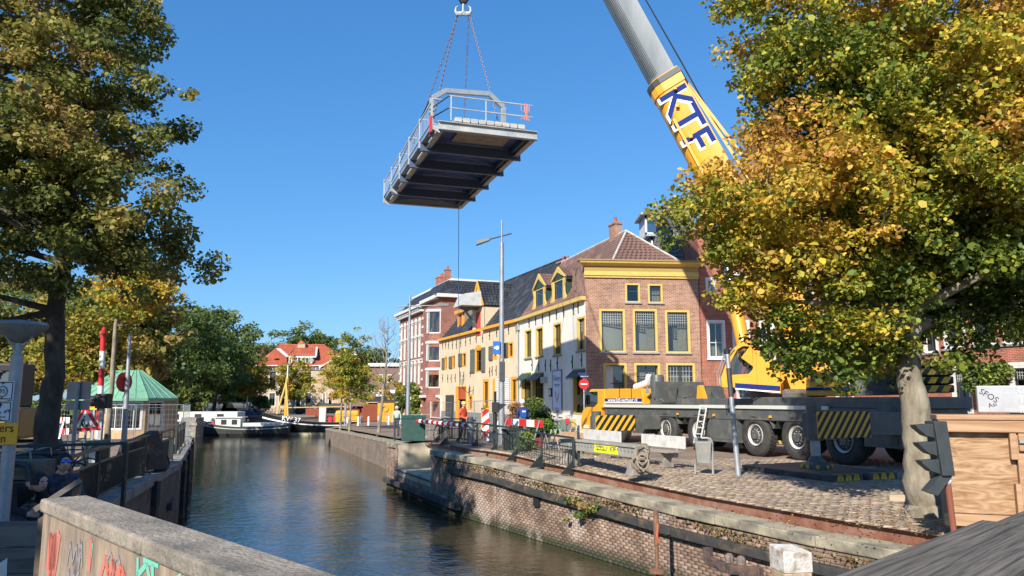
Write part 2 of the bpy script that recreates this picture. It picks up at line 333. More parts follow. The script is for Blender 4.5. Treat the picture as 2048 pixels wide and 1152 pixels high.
def tintmat(name, objrand=None, rough=.9, stain=(.42, 1.2), grime=None, bump=.4):
    """colour from the 'tint' attribute, or (objrand = two colours) from the object's random number"""
    m = bpy.data.materials.new(name); m.use_nodes = True; n = m.node_tree.nodes; L = m.node_tree.links; b = n['Principled BSDF']; b.inputs['Roughness'].default_value = rough
    if objrand:
        oi = n.new('ShaderNodeObjectInfo'); cr = n.new('ShaderNodeValToRGB'); L.new(oi.outputs['Random'], cr.inputs[0])
        e = cr.color_ramp.elements; e[0].color = (*objrand[0], 1); e[1].color = (*objrand[-1], 1)
        for i, c in enumerate(objrand[1:-1]): x = e.new((i+1)/(len(objrand)-1)); x.color = (*c, 1)
        col = cr.outputs[0]
    else:
        at = n.new('ShaderNodeAttribute'); at.attribute_name = 'tint'; col = at.outputs['Color']
    g = n.new('ShaderNodeNewGeometry'); nz = n.new('ShaderNodeTexNoise'); nz.inputs['Scale'].default_value = 1.3; nz.inputs['Detail'].default_value = 10; nz.inputs['Roughness'].default_value = .7
    L.new(g.outputs['Position'], nz.inputs[0]); r = n.new('ShaderNodeValToRGB'); L.new(nz.outputs[0], r.inputs[0])
    r.color_ramp.elements[0].color = (stain[0],)*3+(1,); r.color_ramp.elements[1].color = (stain[1],)*3+(1,); r.color_ramp.elements[0].position = .35; r.color_ramp.elements[1].position = .68
    mx = n.new('ShaderNodeMix'); mx.data_type = 'RGBA'; mx.blend_type = 'MULTIPLY'; mx.inputs[0].default_value = 1; L.new(col, mx.inputs[6]); L.new(r.outputs[0], mx.inputs[7]); col = mx.outputs[2]
    if grime:   # (colour, z low, z high): wet algae line near the water
        s = n.new('ShaderNodeSeparateXYZ'); L.new(g.outputs['Position'], s.inputs[0]); mr = n.new('ShaderNodeMapRange'); mr.inputs[1].default_value = grime[1]; mr.inputs[2].default_value = grime[2]; mr.inputs[3].default_value = 1; mr.inputs[4].default_value = 0
        ad = n.new('ShaderNodeMath'); ad.operation = 'MULTIPLY_ADD'; ad.inputs[1].default_value = -.3; L.new(nz.outputs[0], ad.inputs[0]); L.new(s.outputs[2], ad.inputs[2]); L.new(ad.outputs[0], mr.inputs[0])
        m2 = n.new('ShaderNodeMix'); m2.data_type = 'RGBA'; L.new(mr.outputs[0], m2.inputs[0]); L.new(col, m2.inputs[6]); m2.inputs[7].default_value = (*grime[0], 1); col = m2.outputs[2]
        n4 = n.new('ShaderNodeTexNoise'); n4.inputs['Scale'].default_value = .9; n4.inputs['Detail'].default_value = 9; L.new(g.outputs['Position'], n4.inputs[0]); r4 = n.new('ShaderNodeValToRGB'); r4.color_ramp.elements[0].position = .56; r4.color_ramp.elements[1].position = .66; r4.color_ramp.elements[1].color = (.6, .6, .6, 1); L.new(n4.outputs[0], r4.inputs[0])
        m5 = n.new('ShaderNodeMix'); m5.data_type = 'RGBA'; L.new(r4.outputs[0], m5.inputs[0]); L.new(col, m5.inputs[6]); m5.inputs[7].default_value = (.4, .33, .28, 1); col = m5.outputs[2]
    L.new(col, b.inputs['Base Color'])
    n5 = n.new('ShaderNodeTexNoise'); n5.inputs['Scale'].default_value = 60; L.new(g.outputs['Position'], n5.inputs[0]); bp = n.new('ShaderNodeBump'); bp.inputs['Strength'].default_value = bump; bp.inputs['Distance'].default_value = .01; L.new(n5.outputs[0], bp.inputs['Height']); L.new(bp.outputs[0], b.inputs['Normal'])
    return m
M_pave = brickmat('street clinker', (.34, .25, .18), (.25, .18, .13), (.19, .155, .12), .21, .1, .012, 'xy', c3=(.3, .235, .17), bump=.8)
M_ground = mat('sandy ground', (.16, .13, .09), .95, c2=(.10, .085, .06), sc=1.5, bump=.5)
BC = [(.21, .14, .10), (.27, .18, .13), (.31, .215, .16), (.25, .17, .125), (.34, .245, .185), (.28, .19, .14)]
M_qbrick = tintmat('quay brick', grime=((.035, .04, .02), -1.9, -1.62)); M_qbricko = tintmat('quay brick single', objrand=BC, grime=((.035, .04, .02), -1.9, -1.62))
M_mort = mat('mortar', (.25, .205, .165), .95, c2=(.17, .14, .11), sc=3, bump=.4)
M_farq = brickmat('far quay brick', (.2, .155, .125), (.13, .10, .08), (.24, .2, .165), .22, .07, .012, 'xz', c3=(.27, .235, .19))
PV = [(.35, .265, .19), (.31, .23, .165), (.39, .305, .22), (.42, .335, .245), (.33, .255, .185), (.28, .21, .155)]
M_paver = tintmat('clinker paver', stain=(.7, 1.2), rough=.85)
# ---- water
wm = bpy.data.materials.new('canal water'); wm.use_nodes = True; n = wm.node_tree.nodes; L = wm.node_tree.links; b = n['Principled BSDF']
b.inputs['Base Color'].default_value = (.048, .041, .019, 1); b.inputs['Roughness'].default_value = .03; b.inputs['IOR'].default_value = 1.6; b.inputs['Specular IOR Level'].default_value = .62
tc = n.new('ShaderNodeTexCoord'); mp = n.new('ShaderNodeMapping'); mp.inputs['Scale'].default_value = (.8, 1, 1); L.new(tc.outputs['Object'], mp.inputs[0])
big = n.new('ShaderNodeTexNoise'); big.inputs['Scale'].default_value = .11; big.inputs['Detail'].default_value = 3; L.new(mp.outputs[0], big.inputs[0])
br = n.new('ShaderNodeMapRange'); br.inputs[1].default_value = .38; br.inputs[2].default_value = .62; br.inputs[3].default_value = .12; br.inputs[4].default_value = 1; L.new(big.outputs[0], br.inputs[0])
a1 = n.new('ShaderNodeTexNoise'); a1.inputs['Scale'].default_value = 2.2; a1.inputs['Detail'].default_value = 4; a1.inputs['Roughness'].default_value = .6; L.new(mp.outputs[0], a1.inputs[0])
a2 = n.new('ShaderNodeTexNoise'); a2.inputs['Scale'].default_value = 7; a2.inputs['Detail'].default_value = 3; L.new(mp.outputs[0], a2.inputs[0])
s2 = n.new('ShaderNodeMath'); s2.operation = 'MULTIPLY'; L.new(a2.outputs[0], s2.inputs[0]); L.new(br.outputs[0], s2.inputs[1])
s3 = n.new('ShaderNodeMath'); s3.operation = 'MULTIPLY_ADD'; s3.inputs[1].default_value = .5; L.new(s2.outputs[0], s3.inputs[0]); L.new(a1.outputs[0], s3.inputs[2])
bp = n.new('ShaderNodeBump'); bp.inputs['Strength'].default_value = .36; bp.inputs['Distance'].default_value = .08; L.new(s3.outputs[0], bp.inputs['Height']); L.new(bp.outputs[0], b.inputs['Normal'])
tag(MB().quad((-260, -8, WATER), (40, -8, WATER), (40, 112.4, WATER), (-260, 112.4, WATER)).build('canal_water', wm, fix=False), None, None, kind='structure')
tag(MB().quad((-1500, -300, -3.2), (1500, -300, -3.2), (1500, 2500, -3.2), (-1500, 2500, -3.2)).build('canal_bed_ground', M_ground, fix=False), None, None, kind='structure')
# ---- right bank street sheet
ys = [4.5, 7.8, 10, 11.2, 12.5, 13.8, 15.4, 17, 18.7, 20.4, 22.2, 23.2, 24.3, 25.6, 27, 28, 29.2, 31, 33, 34, 35.3, 36.2, 38, 40, 43.4, 48, 52, 56, 61, 65, 69.6, 80, 95, 112]
m = MB(); offs = [.5, 1, 2, 3, 4, 5, 6, 7.5, 10, 20, 60, 160]
for y in ys:
    xw = wallx(y); e = 1.45 if 29.3 < y < 34.1 else 0
    for o in offs: x = xw+o+(e if o < 2 else 0); m.v.append((x, y, gz(x, y)))
k = len(offs)
for i in range(len(ys)-1):
    for j in range(k-1): m.f.append((i*k+j, i*k+j+1, (i+1)*k+j+1, (i+1)*k+j)); m.m.append(0)
street = tag(m.build('street_pavement', M_pave, fix=False), None, None, kind='structure')
# ---- far bank
tag(MB().box(-400, 400, 112, 900, -2.6, -.45).build('far_bank_street', mat('far paving', (.22, .17, .13), .95, c2=(.15, .12, .09), sc=.8)), None, None, kind='structure')
tag(MB().box(-400, 400, 111.7, 112.1, -2.6, -.35).build('far_quay_wall', M_farq), None, None, kind='structure')
# ---- left bank
LEFT = [(-3.4, 3.6), (-5.6, 9), (-7.7, 15.5), (-10.1, 24.0), (-12.0, 29), (-14.3, 35), (-16.3, 40), (-18.2, 44.5), (-25.8, 60), (-35.2, 80), (-47, 107), (-49, 112)]
def leftx(y):
    for (ax, ay), (bx, by) in zip(LEFT, LEFT[1:]):
        if y <= by: return lerp(ax, bx, (y-ay)/(by-ay))
    return LEFT[-1][0]
def lz(y): return table([(6, .1), (24, .1), (40, -.05), (60, -.3), (112, -.45)], y)
m = MB()
for (x, y) in LEFT:
    for o in (.35, 3, 20, 250): m.v.append((x-o, y, lz(y)))
for i in range(len(LEFT)-1):
    for j in range(3): m.f.append((i*4+j, (i+1)*4+j, (i+1)*4+j+1, i*4+j+1)); m.m.append(0)
tag(m.build('left_bank_pavement', M_pave, fix=False), None, None, kind='structure')
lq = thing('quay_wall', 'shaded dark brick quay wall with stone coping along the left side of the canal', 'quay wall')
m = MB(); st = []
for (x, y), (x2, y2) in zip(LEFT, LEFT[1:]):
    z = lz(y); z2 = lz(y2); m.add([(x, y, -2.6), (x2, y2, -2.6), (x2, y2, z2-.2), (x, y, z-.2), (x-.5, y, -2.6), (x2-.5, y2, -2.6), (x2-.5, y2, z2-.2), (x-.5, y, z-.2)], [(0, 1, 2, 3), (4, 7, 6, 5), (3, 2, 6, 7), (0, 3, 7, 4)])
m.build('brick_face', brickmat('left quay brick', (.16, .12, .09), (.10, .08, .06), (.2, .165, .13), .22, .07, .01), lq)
def stones(parent, path, zf, depth, h, step, proud, mt, inward, name='coping_stone', jit=.015):
    random.seed(5)
    for (ax, ay), (bx, by) in zip(path, path[1:]):
        a = Vector((ax, ay, 0)); b_ = Vector((bx, by, 0)); Ls = (b_-a).length; k = max(1, round(Ls/step)); d = (b_-a)/Ls; nrm = Vector((-d.y, d.x, 0))*inward
        for i in range(k):
            p = a+d*(Ls*i/k+.006); q = a+d*(Ls*(i+1)/k-.006); zp = zf(p.y); zq = zf(q.y); j = random.uniform(-jit, jit); o = nrm*(-proud+random.uniform(-.01, .01)); e = nrm*depth
            zz = Vector((0, 0, 1))
            vs = [p+o+zz*(zp-h), q+o+zz*(zq-h), q+o+e+zz*(zq-h), p+o+e+zz*(zp-h), p+o+zz*(zp+j), q+o+zz*(zq+j), q+o+e+zz*(zq+j), p+o+e+zz*(zp+j)]
            c = (p+q)/2+zz*zp
            MB().add([v-c for v in vs], [(0, 3, 2, 1), (4, 5, 6, 7), (0, 1, 5, 4), (1, 2, 6, 5), (2, 3, 7, 6), (3, 0, 4, 7)]).build(name, mt, parent, loc=c, bevel=.02)
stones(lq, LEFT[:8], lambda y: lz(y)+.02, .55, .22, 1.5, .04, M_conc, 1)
# timber fender posts down the left wall
m = MB()
for y in (19.5, 26, 31.5, 37, 41.5):
    x = leftx(y); m.box(x, x+.16, y-.09, y+.09, -2.3, .0)
m.bar((leftx(22)+.08, 22, -.95), (leftx(42)+.08, 42, -1.0), .12, .2)
m.build('fender', M_fend, lq)
# ---- right quay wall: brick by brick
rq = thing('quay_wall', 'sunlit brick quay wall with stone coping and tarred fender beam on the right bank', 'quay wall')
def zcf(y): return table(ZC, y)
bk = []; rnd = random.Random(3)
def brick_run(path, ztop, z0=-1.98):
    rows = 0
    for (ax, ay), (bx, by) in zip(path, path[1:]):
        L_ = math.hypot(bx-ax, by-ay); dx = (bx-ax)/L_; dy = (by-ay)/L_; k = round(L_/.215); st_ = L_/k
        r = 0; z = z0
        while z < 1:
            off = .5*(r % 2)
            for i in range(k+1):
                s0 = (i-off)*st_; s1 = s0+st_-.012; s0 = max(0, s0); s1 = min(L_, s1)
                if s1-s0 < .04: continue
                s = (s0+s1)/2; x = ax+dx*s; y = ay+dy*s
                if z+.06 > ztop(y): continue
                o = .045+rnd.uniform(-.004, .006)
                bk.append(((x-dy*o*-1*-1, y+dx*o, z+.03), (dx, dy), (s1-s0, .10, .058), rnd.choice(BC)))
            z += .07; r += 1
top = lambda y: zcf(y)-.19
brick_run(WALL[1:10], top)
brick_run(WALL[9:11], lambda y: -1.2)
brick_run(WALL[10:12], top)
brick_run([WALL[11], (-5.0, 36.4)], top)
# pier return faces at the niche
nb = Vector((-2.9, 29.2, 0)); nc = Vector((-4.9, 34.0, 0)); nd = (nc-nb).normalized(); nn = Vector((nd.y, -nd.x, 0))   # nn points inland
for p in (nb, nc): pass
brick_run([(nb.x+nn.x*.95, nb.y+nn.y*.95), (nb.x, nb.y)], top, -.9)
bk.sort(key=lambda t: t[0][0]**2+t[0][1]**2)
inview = [t for t in bk if t[0][1] > 11.5 and abs(t[0][0]/t[0][1]) < .64 and t[0][2] > -1.85]
objs = inview[:290]; ids = set(id(t) for t in objs); rest = [t for t in bk if id(t) not in ids]
bm_ = {}
for c, d, s, t in objs:
    key = round(s[0], 2)
    if key not in bm_:
        l = s[0]/2; mm = MB().box(-l, l, -.05, .05, -.029, .029); me = bpy.data.meshes.new('brick'); me.from_pydata(mm.v, [], mm.f); me.materials.append(M_qbricko); bm_[key] = me
    link('brick', bm_[key], rq, 0, c, (0, 0, math.atan2(d[1], d[0])))
boxes('brickwork', [t[0] for t in rest], [t[1] for t in rest], [t[2] for t in rest], [t[3] for t in rest], M_qbrick, rq)
def backing(path, ztop, m, z0=-2.6, o=.02):
    for (ax, ay), (bx, by) in zip(path, path[1:]):
        L_ = math.hypot(bx-ax, by-ay); nx = (by-ay)/L_; ny = -(bx-ax)/L_   # inland normal
        a0 = (ax+nx*o, ay+ny*o); b0 = (bx+nx*o, by+ny*o); a1 = (ax+nx*.5, ay+ny*.5); b1 = (bx+nx*.5, by+ny*.5); za = ztop(ay); zb = ztop(by)
        m.add([(*a0, z0), (*b0, z0), (*b0, zb), (*a0, za), (*a1, z0), (*b1, z0), (*b1, zb), (*a1, za)], [(0, 1, 2, 3), (4, 7, 6, 5), (3, 2, 6, 7), (0, 4, 5, 1), (0, 3, 7, 4), (1, 5, 6, 2)])
m = MB(); topb = lambda y: zcf(y)-.2
backing(WALL[:10], topb, m); backing(WALL[10:]+[(-5.0, 36.4)], topb, m); backing([WALL[9], WALL[10]], lambda y: -1.19, m)
m.build('mortar_backing', M_mort, rq)
stones(rq, WALL[:10], zcf, .62, .19, 1.35, .14, M_cope, -1)
stones(rq, WALL[10:]+[(-5.0, 36.4)], zcf, .62, .19, .9, .14, M_cope, -1)
# niche: pale band, ledge, back wall, side wall
i = lambda p, o, z: (p.x+nn.x*o, p.y+nn.y*o, z)
m = MB(); m.add([i(nb, -.1, -1.2), i(nc, -.1, -1.2), i(nc, -.1, -.92), i(nb, -.1, -.92), i(nb, 1.4, -1.2), i(nc, 1.4, -1.2), i(nc, 1.4, -.92), i(nb, 1.4, -.92)], [(0, 1, 2, 3), (3, 2, 6, 7), (4, 7, 6, 5), (0, 3, 7, 4), (1, 5, 6, 2)])
m.build('concrete_ledge', M_ccon, rq)
m = MB(); m.bar(i(nb, -.12, -1.0), i(nc, -.12, -1.0), .03, .04); m.build('steel_edge', M_fend, rq)
m = MB(); zt = .12
m.add([i(nb, 1.35, -1), i(nc, 1.35, -1), i(nc, 1.35, zt), i(nb, 1.35, zt), i(nb, 1.75, -1), i(nc, 1.75, -1), i(nc, 1.75, zt), i(nb, 1.75, zt)], [(0, 1, 2, 3), (3, 2, 6, 7), (4, 7, 6, 5), (0, 3, 7, 4), (1, 5, 6, 2)])
c2 = nc+nd*.25
m.add([i(nc, -.02, -.95), i(nc, 1.4, -.95), i(nc, 1.4, zt), i(nc, -.02, zt-.1), i(c2, -.02, -.95), i(c2, 1.4, -.95), i(c2, 1.4, zt), i(c2, -.02, zt-.1)], [(0, 1, 2, 3), (3, 2, 6, 7), (4, 7, 6, 5), (0, 3, 7, 4), (1, 5, 6, 2)])
m.build('concrete_back_wall', M_ccon, rq)
m = MB(); m.bar(i(nb, 1.3, .06), i(nc, 1.3, .06), .22, .1); m.bar(i(nb, 1.75, .18), i(nc, 1.75, .18), .25, .12); m.build('rusty_beam', M_rust, rq)
# fender beam: sloping boards along the wall
fp = []
for (x, y) in WALL[:10]:
    if y <= 27.5: fp.append((x, y))
random.seed(8)
for (ax, ay), (bx, by) in zip(fp, fp[1:]):
    L_ = math.hypot(bx-ax, by-ay); k = max(1, round(L_/3.4)); nx = -(by-ay)/L_; ny = (bx-ax)/L_
    for j in range(k):
        t0 = j/k+.004; t1 = (j+1)/k-.004
        p = Vector((lerp(ax, bx, t0)+nx*.17, lerp(ay, by, t0)+ny*.17, zcf(lerp(ay, by, t0))-.52)); q = Vector((lerp(ax, bx, t1)+nx*.17, lerp(ay, by, t1)+ny*.17, zcf(lerp(ay, by, t1))-.52))
        c = (p+q)/2; MB().bar(p-c, q-c, .17, .17).build('fender_beam', M_fend, rq, loc=c, bevel=.015)
m = MB(); m.bar((-1.75, 26.0, -1.5), (-5.65, 35.2, -1.52), .2, .2); m.build('fender_beam', M_fend, rq, bevel=.02)
MB().box(-.13, .13, -.07, .07, -.12, .12).build('drain_opening', M_blk, rq, loc=(.72, 22.0, -.82), rot=(0, 0, -.9))
# rusty steel strip between coping and pavement (behind the coping)
m = MB(); sp_ = []
for y in [4.5, 7.8, 11.2, 13.8, 15.4, 17, 18.7, 20.4, 22.2, 24.3, 27, 28.9]:
    sp_.append((wallx(y)+.47, y+.28, gz(wallx(y)+.5, y)+.006))
for a, b_ in zip(sp_, sp_[1:]):
    m.add([(a[0], a[1], -.6), (b_[0], b_[1], -.6), (b_[0], b_[1], b_[2]), (a[0], a[1], a[2]), (a[0]+.03, a[1]+.02, -.6), (b_[0]+.03, b_[1]+.02, -.6), (b_[0]+.03, b_[1]+.02, b_[2]), (a[0]+.03, a[1]+.02, a[2])], [(0, 1, 2, 3), (3, 2, 6, 7), (4, 7, 6, 5)])
m.build('steel_strip', M_rust, rq)
# ---- far part of the right quay wall
fq = thing('quay_wall', 'weathered grey brown quay wall beyond the old bridge abutment, with young trees on top', 'quay wall')
m = MB(); path = [(-5.0, 36.3)]+FARW[1:]
for (x, y), (x2, y2) in zip(path, path[1:]):
    z = zcf(y); z2 = zcf(y2)
    m.add([(x, y, -2.6), (x2, y2, -2.6), (x2, y2, z2-.17), (x, y, z-.17), (x+.5, y, -2.6), (x2+.5, y2, -2.6), (x2+.5, y2, z2-.17), (x+.5, y, z-.17)], [(0, 1, 2, 3), (3, 2, 6, 7), (4, 7, 6, 5)])
m.build('brick_face', M_farq, fq)
stones(fq, path[:6], zcf, .5, .17, 1.6, .03, mat('dull coping', (.3, .26, .2), .9, c2=(.2, .17, .12), sc=2, bump=.4), -1)
for k_, (a, b_) in enumerate(((8.2, 12.4), (12.4, 16.4), (16.4, 20.4))): pass
# ---- clinkers laid one by one on the near square
pc = []; rnd = random.Random(11); y = 9.2
row = 0
while y < 26.5:
    xa = wallx(y)+.62+.0; xb = min(15, 1.5+y*.70)
    x = xa-rnd.random()*.1+(.1 if row % 2 else 0)
    while x < xb:
        xc = x+.1
        zc_ = gz(xc, y)
        pc.append(((xc, y, zc_+.004+rnd.uniform(-.004, .007)), (math.cos(.02), .02+rnd.uniform(-.02, .02)), (.2, .095, .03), rnd.choice(PV))); x += .208
    y += .102; row += 1
boxes('clinker_pavers', [t[0] for t in pc], [t[1] for t in pc], [t[2] for t in pc], [t[3] for t in pc], M_paver, street)
# ---- sparse moss, weeds and fallen leaves on the coping and below it
def scatter_leaves(name, spots, size, tints, material, parent=None, flat=.8, seed=1, label=None, cat=None):
    rng = np.random.default_rng(seed); P = np.array(spots, float); N = len(P); nrm = rng.normal(size=(N, 3))*(1-flat)+np.array([0, 0, flat]); nrm /= np.linalg.norm(nrm, axis=1)[:, None]
    a = np.cross(nrm, rng.normal(size=(N, 3))); a /= np.linalg.norm(a, axis=1)[:, None]; b_ = np.cross(nrm, a); s = size*rng.uniform(.6, 1.3, N)[:, None]
    V = np.stack([P-a*s, P-b_*s*.6, P+a*s, P+b_*s*.6], 1).reshape(-1, 3)
    T = np.array(tints)[rng.integers(0, len(tints), N)]*rng.uniform(.7, 1.25, (N, 1))
    o = npmesh(name, V, np.arange(4*N), 4, T, material, parent)
    if label: tag(o, label, cat)
    return o
rnd = random.Random(21); sp1 = []
for k_ in range(2600):
    y = rnd.uniform(9, 28); c_ = rnd.random()
    if rnd.random() < .5+.5*math.sin(y*2.1): x = wallx(y)-.16+rnd.gauss(0, .03)*1; sp1.append((x, y, zcf(y)-.22-abs(rnd.gauss(0, .12))))
scatter_leaves('weeds', sp1, .035, [(.10, .14, .03), (.16, .13, .05), (.25, .12, .06), (.08, .1, .03), (.3, .2, .08)], M_leafd, None, .2, 4, 'sparse dry weeds and moss growing on the quay wall under the coping', 'weeds')
sp1 = []
for k_ in range(1300):
    y = rnd.uniform(11, 26)
    if rnd.random() < .25: x = wallx(y)+abs(rnd.gauss(.5, .12))
    else: x = wallx(y)+.8+abs(rnd.gauss(0, 3.0))
    sp1.append((x, y, gz(x, y)+.03 if x > wallx(y)+.6 else zcf(y)+.02))
for k_ in range(900): x = 7.2+rnd.gauss(0, 1.3); y = 13.6+rnd.gauss(0, .8); sp1.append((x, y, gz(x, y)+.03))
scatter_leaves('fallen_leaves', sp1, .026, [(.35, .2, .06), (.3, .14, .04), (.42, .3, .08), (.2, .1, .04)], M_leaf, None, .75, 5, 'brown and yellow fallen leaves scattered over the quay paving', 'leaves')
# ================================================================ TREES
def leaf_cloud(clumps, n, size, palette, rng, droop=.45, shape=6):
    """clumps: list of (x,y,z,radius,tone); returns verts, loops, tints for n leaves"""
    C = np.array([c[:3] for c in clumps]); Rr = np.array([c[3] for c in clumps]); T = np.array([c[4] for c in clumps])
    w_ = Rr**2; idx = rng.choice(len(C), n, p=w_/w_.sum())
    d = rng.normal(size=(n, 3)); d /= np.linalg.norm(d, axis=1)[:, None]
    rad = Rr[idx]*rng.random(n)**.45
    P = C[idx]+d*rad[:, None]*np.array([1, 1, .62])
    nrm = rng.normal(size=(n, 3))*.75+np.array([0, 0, .75])+d*.35; nrm /= np.linalg.norm(nrm, axis=1)[:, None]
    a = np.cross(nrm, rng.normal(size=(n, 3))); a /= np.linalg.norm(a, axis=1)[:, None]; b = np.cross(nrm, a)
    s = (size*rng.uniform(.6, 1.1, n)*(1+.7*(rng.random(n) > .88)))[:, None]; f = nrm*s*.22
    if shape == 6: V = np.stack([P-a*s, P-a*s*.3-b*s*.75+f, P+a*s*.55-b*s*.55+f, P+a*s*1.05, P+a*s*.55+b*s*.55+f, P-a*s*.3+b*s*.75+f], 1); per = 6
    else: V = np.stack([P-a*s, P-b*s*.7+f, P+a*s, P+b*s*.7+f], 1); per = 4
    V = V.reshape(-1, 3)
    pal = np.array(palette); k = len(pal)
    t = np.clip(T[idx]+rng.normal(0, .16, n), 0, .999)*(k-1); i0 = t.astype(int); fr = (t-i0)[:, None]
    col = pal[i0]*(1-fr)+pal[np.minimum(i0+1, k-1)]*fr; col = np.minimum(col*rng.uniform(.75, 1.25, (n, 1))*PB, .85)
    return V, np.arange(n*per), per, col
def inside(p, ells):
    for (cx, cy, cz, rx, ry, rz) in ells:
        if ((p[0]-cx)/rx)**2+((p[1]-cy)/ry)**2+((p[2]-cz)/rz)**2 < 1: return True
    return False
PB = 1.55
def tree(name, label, base, h, r0, ells, nclump, nleaf, lsize, palette, seed, clump_r=(.3, .6), barkm=None, leafm=None, limbs=14, lean=(0, 0), group=None, tone=None, shape=4, shell=.5, trunk_pts=None, cat='tree', holes=.0, fork=.35):
    """ells in metres relative to base"""
    rng = np.random.default_rng(seed); rnd = random.Random(seed); barkm = barkm or M_bark; leafm = leafm or M_leaf
    t = thing(name, label, cat, base, 0, group)
    vol = [e[3]*e[4]*e[5] for e in ells]; pts = []
    tries = 0
    while len(pts) < nclump and tries < nclump*40:
        tries += 1
        e = rnd.choices(ells, vol)[0]; d = Vector((rnd.gauss(0, 1), rnd.gauss(0, 1), rnd.gauss(0, 1))).normalized(); q = rnd.random()**shell
        p = Vector((e[0]+d.x*e[3]*q, e[1]+d.y*e[4]*q, e[2]+d.z*e[5]*q))
        if holes and math.sin(p.x*2.3+seed)+math.sin(p.y*1.9)+math.sin(p.z*2.7+seed*2) > 2.2-holes*2: continue
        pts.append(p)
    top = max(p.z for p in pts)
    tm = MB(); tp = trunk_pts or [(0, 0, -.1), (lean[0]*.2, lean[1]*.2, h*.3), (lean[0]*.6+r0*.3, lean[1]*.6, h*.65), (lean[0], lean[1], h)]
    apex = Vector((tp[-1][0]+lean[0]*.3, tp[-1][1], h+(top-h)*.75)); spine = [Vector(p) for p in tp]+[Vector(tp[-1]).lerp(apex, .5)+Vector((r0*.8, 0, 0)), apex]
    kk = len(spine); rs = [r0*1.35 if i_ == 0 else r0*(1-.1*i_) if i_ < len(tp) else r0*(.5 if i_ == kk-2 else .14) for i_ in range(kk)]
    # resample the spine for a knobbly trunk
    sp2 = []; rr = []
    for i_ in range(kk-1):
        for j_ in range(5):
            u = j_/5; q = spine[i_].lerp(spine[i_+1], u); sp2.append(q+Vector((rnd.gauss(0, .03), rnd.gauss(0, .03), 0))*r0*2); rr.append(lerp(rs[i_], rs[i_+1], u)*rnd.uniform(.93, 1.09))
    sp2.append(spine[-1]); rr.append(rs[-1])
    tm.tube(sp2, rr, 12); tm.build('trunk', barkm, t, smooth=True)
    lm = MB(); far = sorted(pts, key=lambda p: -(p-Vector((spine[3].x, spine[3].y, p.z))).length)
    ends = [far[int(i_*len(far)*.5/limbs)] for i_ in range(limbs)]; nodes = []
    for e in ends:
        zs = max(h*.8, min(apex.z*.9, e.z-(Vector((e.x, e.y)).length)*fork-.3)); u = (zs-h)/(apex.z-h+1e-6); u = max(0, min(1, u)); s = Vector(tp[-1]).lerp(apex, u)
        mid = s.lerp(e, .45)+Vector((rnd.gauss(0, .15), rnd.gauss(0, .15), -.12*abs(e.z-s.z)+rnd.gauss(0, .15))); q3 = s.lerp(e, .75)+Vector((rnd.gauss(0, .15), rnd.gauss(0, .15), rnd.gauss(0, .1)))
        r = r0*.36*(1-.6*u); lm.tube([s, s.lerp(mid, .5), mid, q3, e], [r, r*.75, r*.55, r*.3, r*.12], 6); nodes += [s.lerp(mid, .3), s.lerp(mid, .6), s.lerp(mid, .85), mid, mid.lerp(q3, .35), mid.lerp(q3, .7), q3, q3.lerp(e, .35), q3.lerp(e, .7), e]
    nodes += [Vector(tp[-1]).lerp(apex, v) for v in (.2, .4, .6, .8, 1)]
    for p in sorted(pts, key=lambda p: min((n_-p).length for n_ in nodes)):
        q = min(nodes, key=lambda n_: (n_-p).length+max(0, n_.z-p.z)*.4); mid = q.lerp(p, .5)+Vector((rnd.gauss(0, .08), rnd.gauss(0, .08), rnd.gauss(.05, .08)))
        ln = (p-q).length; r = (r0*.03+.004)*min(1.6, .6+ln*.5); lm.tube([q, mid, p], [r, r*.7, r*.3], 4, cap=False); nodes += [mid, p]
    lm.build('branches', barkm, t)
    cl = []
    for p in pts:
        tn = tone(p, rnd) if tone else rnd.random()
        cl.append((p.x, p.y, p.z, rnd.uniform(*clump_r), tn))
    V, lo, per, col = leaf_cloud(cl, nleaf, lsize, palette, rng, shape=shape)
    npmesh('crown', V, lo, per, col, leafm, t)
    return t
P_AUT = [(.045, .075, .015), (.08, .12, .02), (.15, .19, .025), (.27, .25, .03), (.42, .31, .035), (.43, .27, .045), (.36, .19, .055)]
P_DULL = [(.045, .06, .018), (.075, .095, .026), (.12, .14, .035), (.2, .2, .045), (.28, .22, .06), (.26, .15, .06)]
P_GRN = [(.04, .065, .016), (.065, .095, .022), (.10, .13, .03), (.15, .18, .045)]
P_YG = [(.06, .09, .02), (.11, .14, .025), (.2, .2, .03), (.3, .23, .04), (.34, .2, .05)]
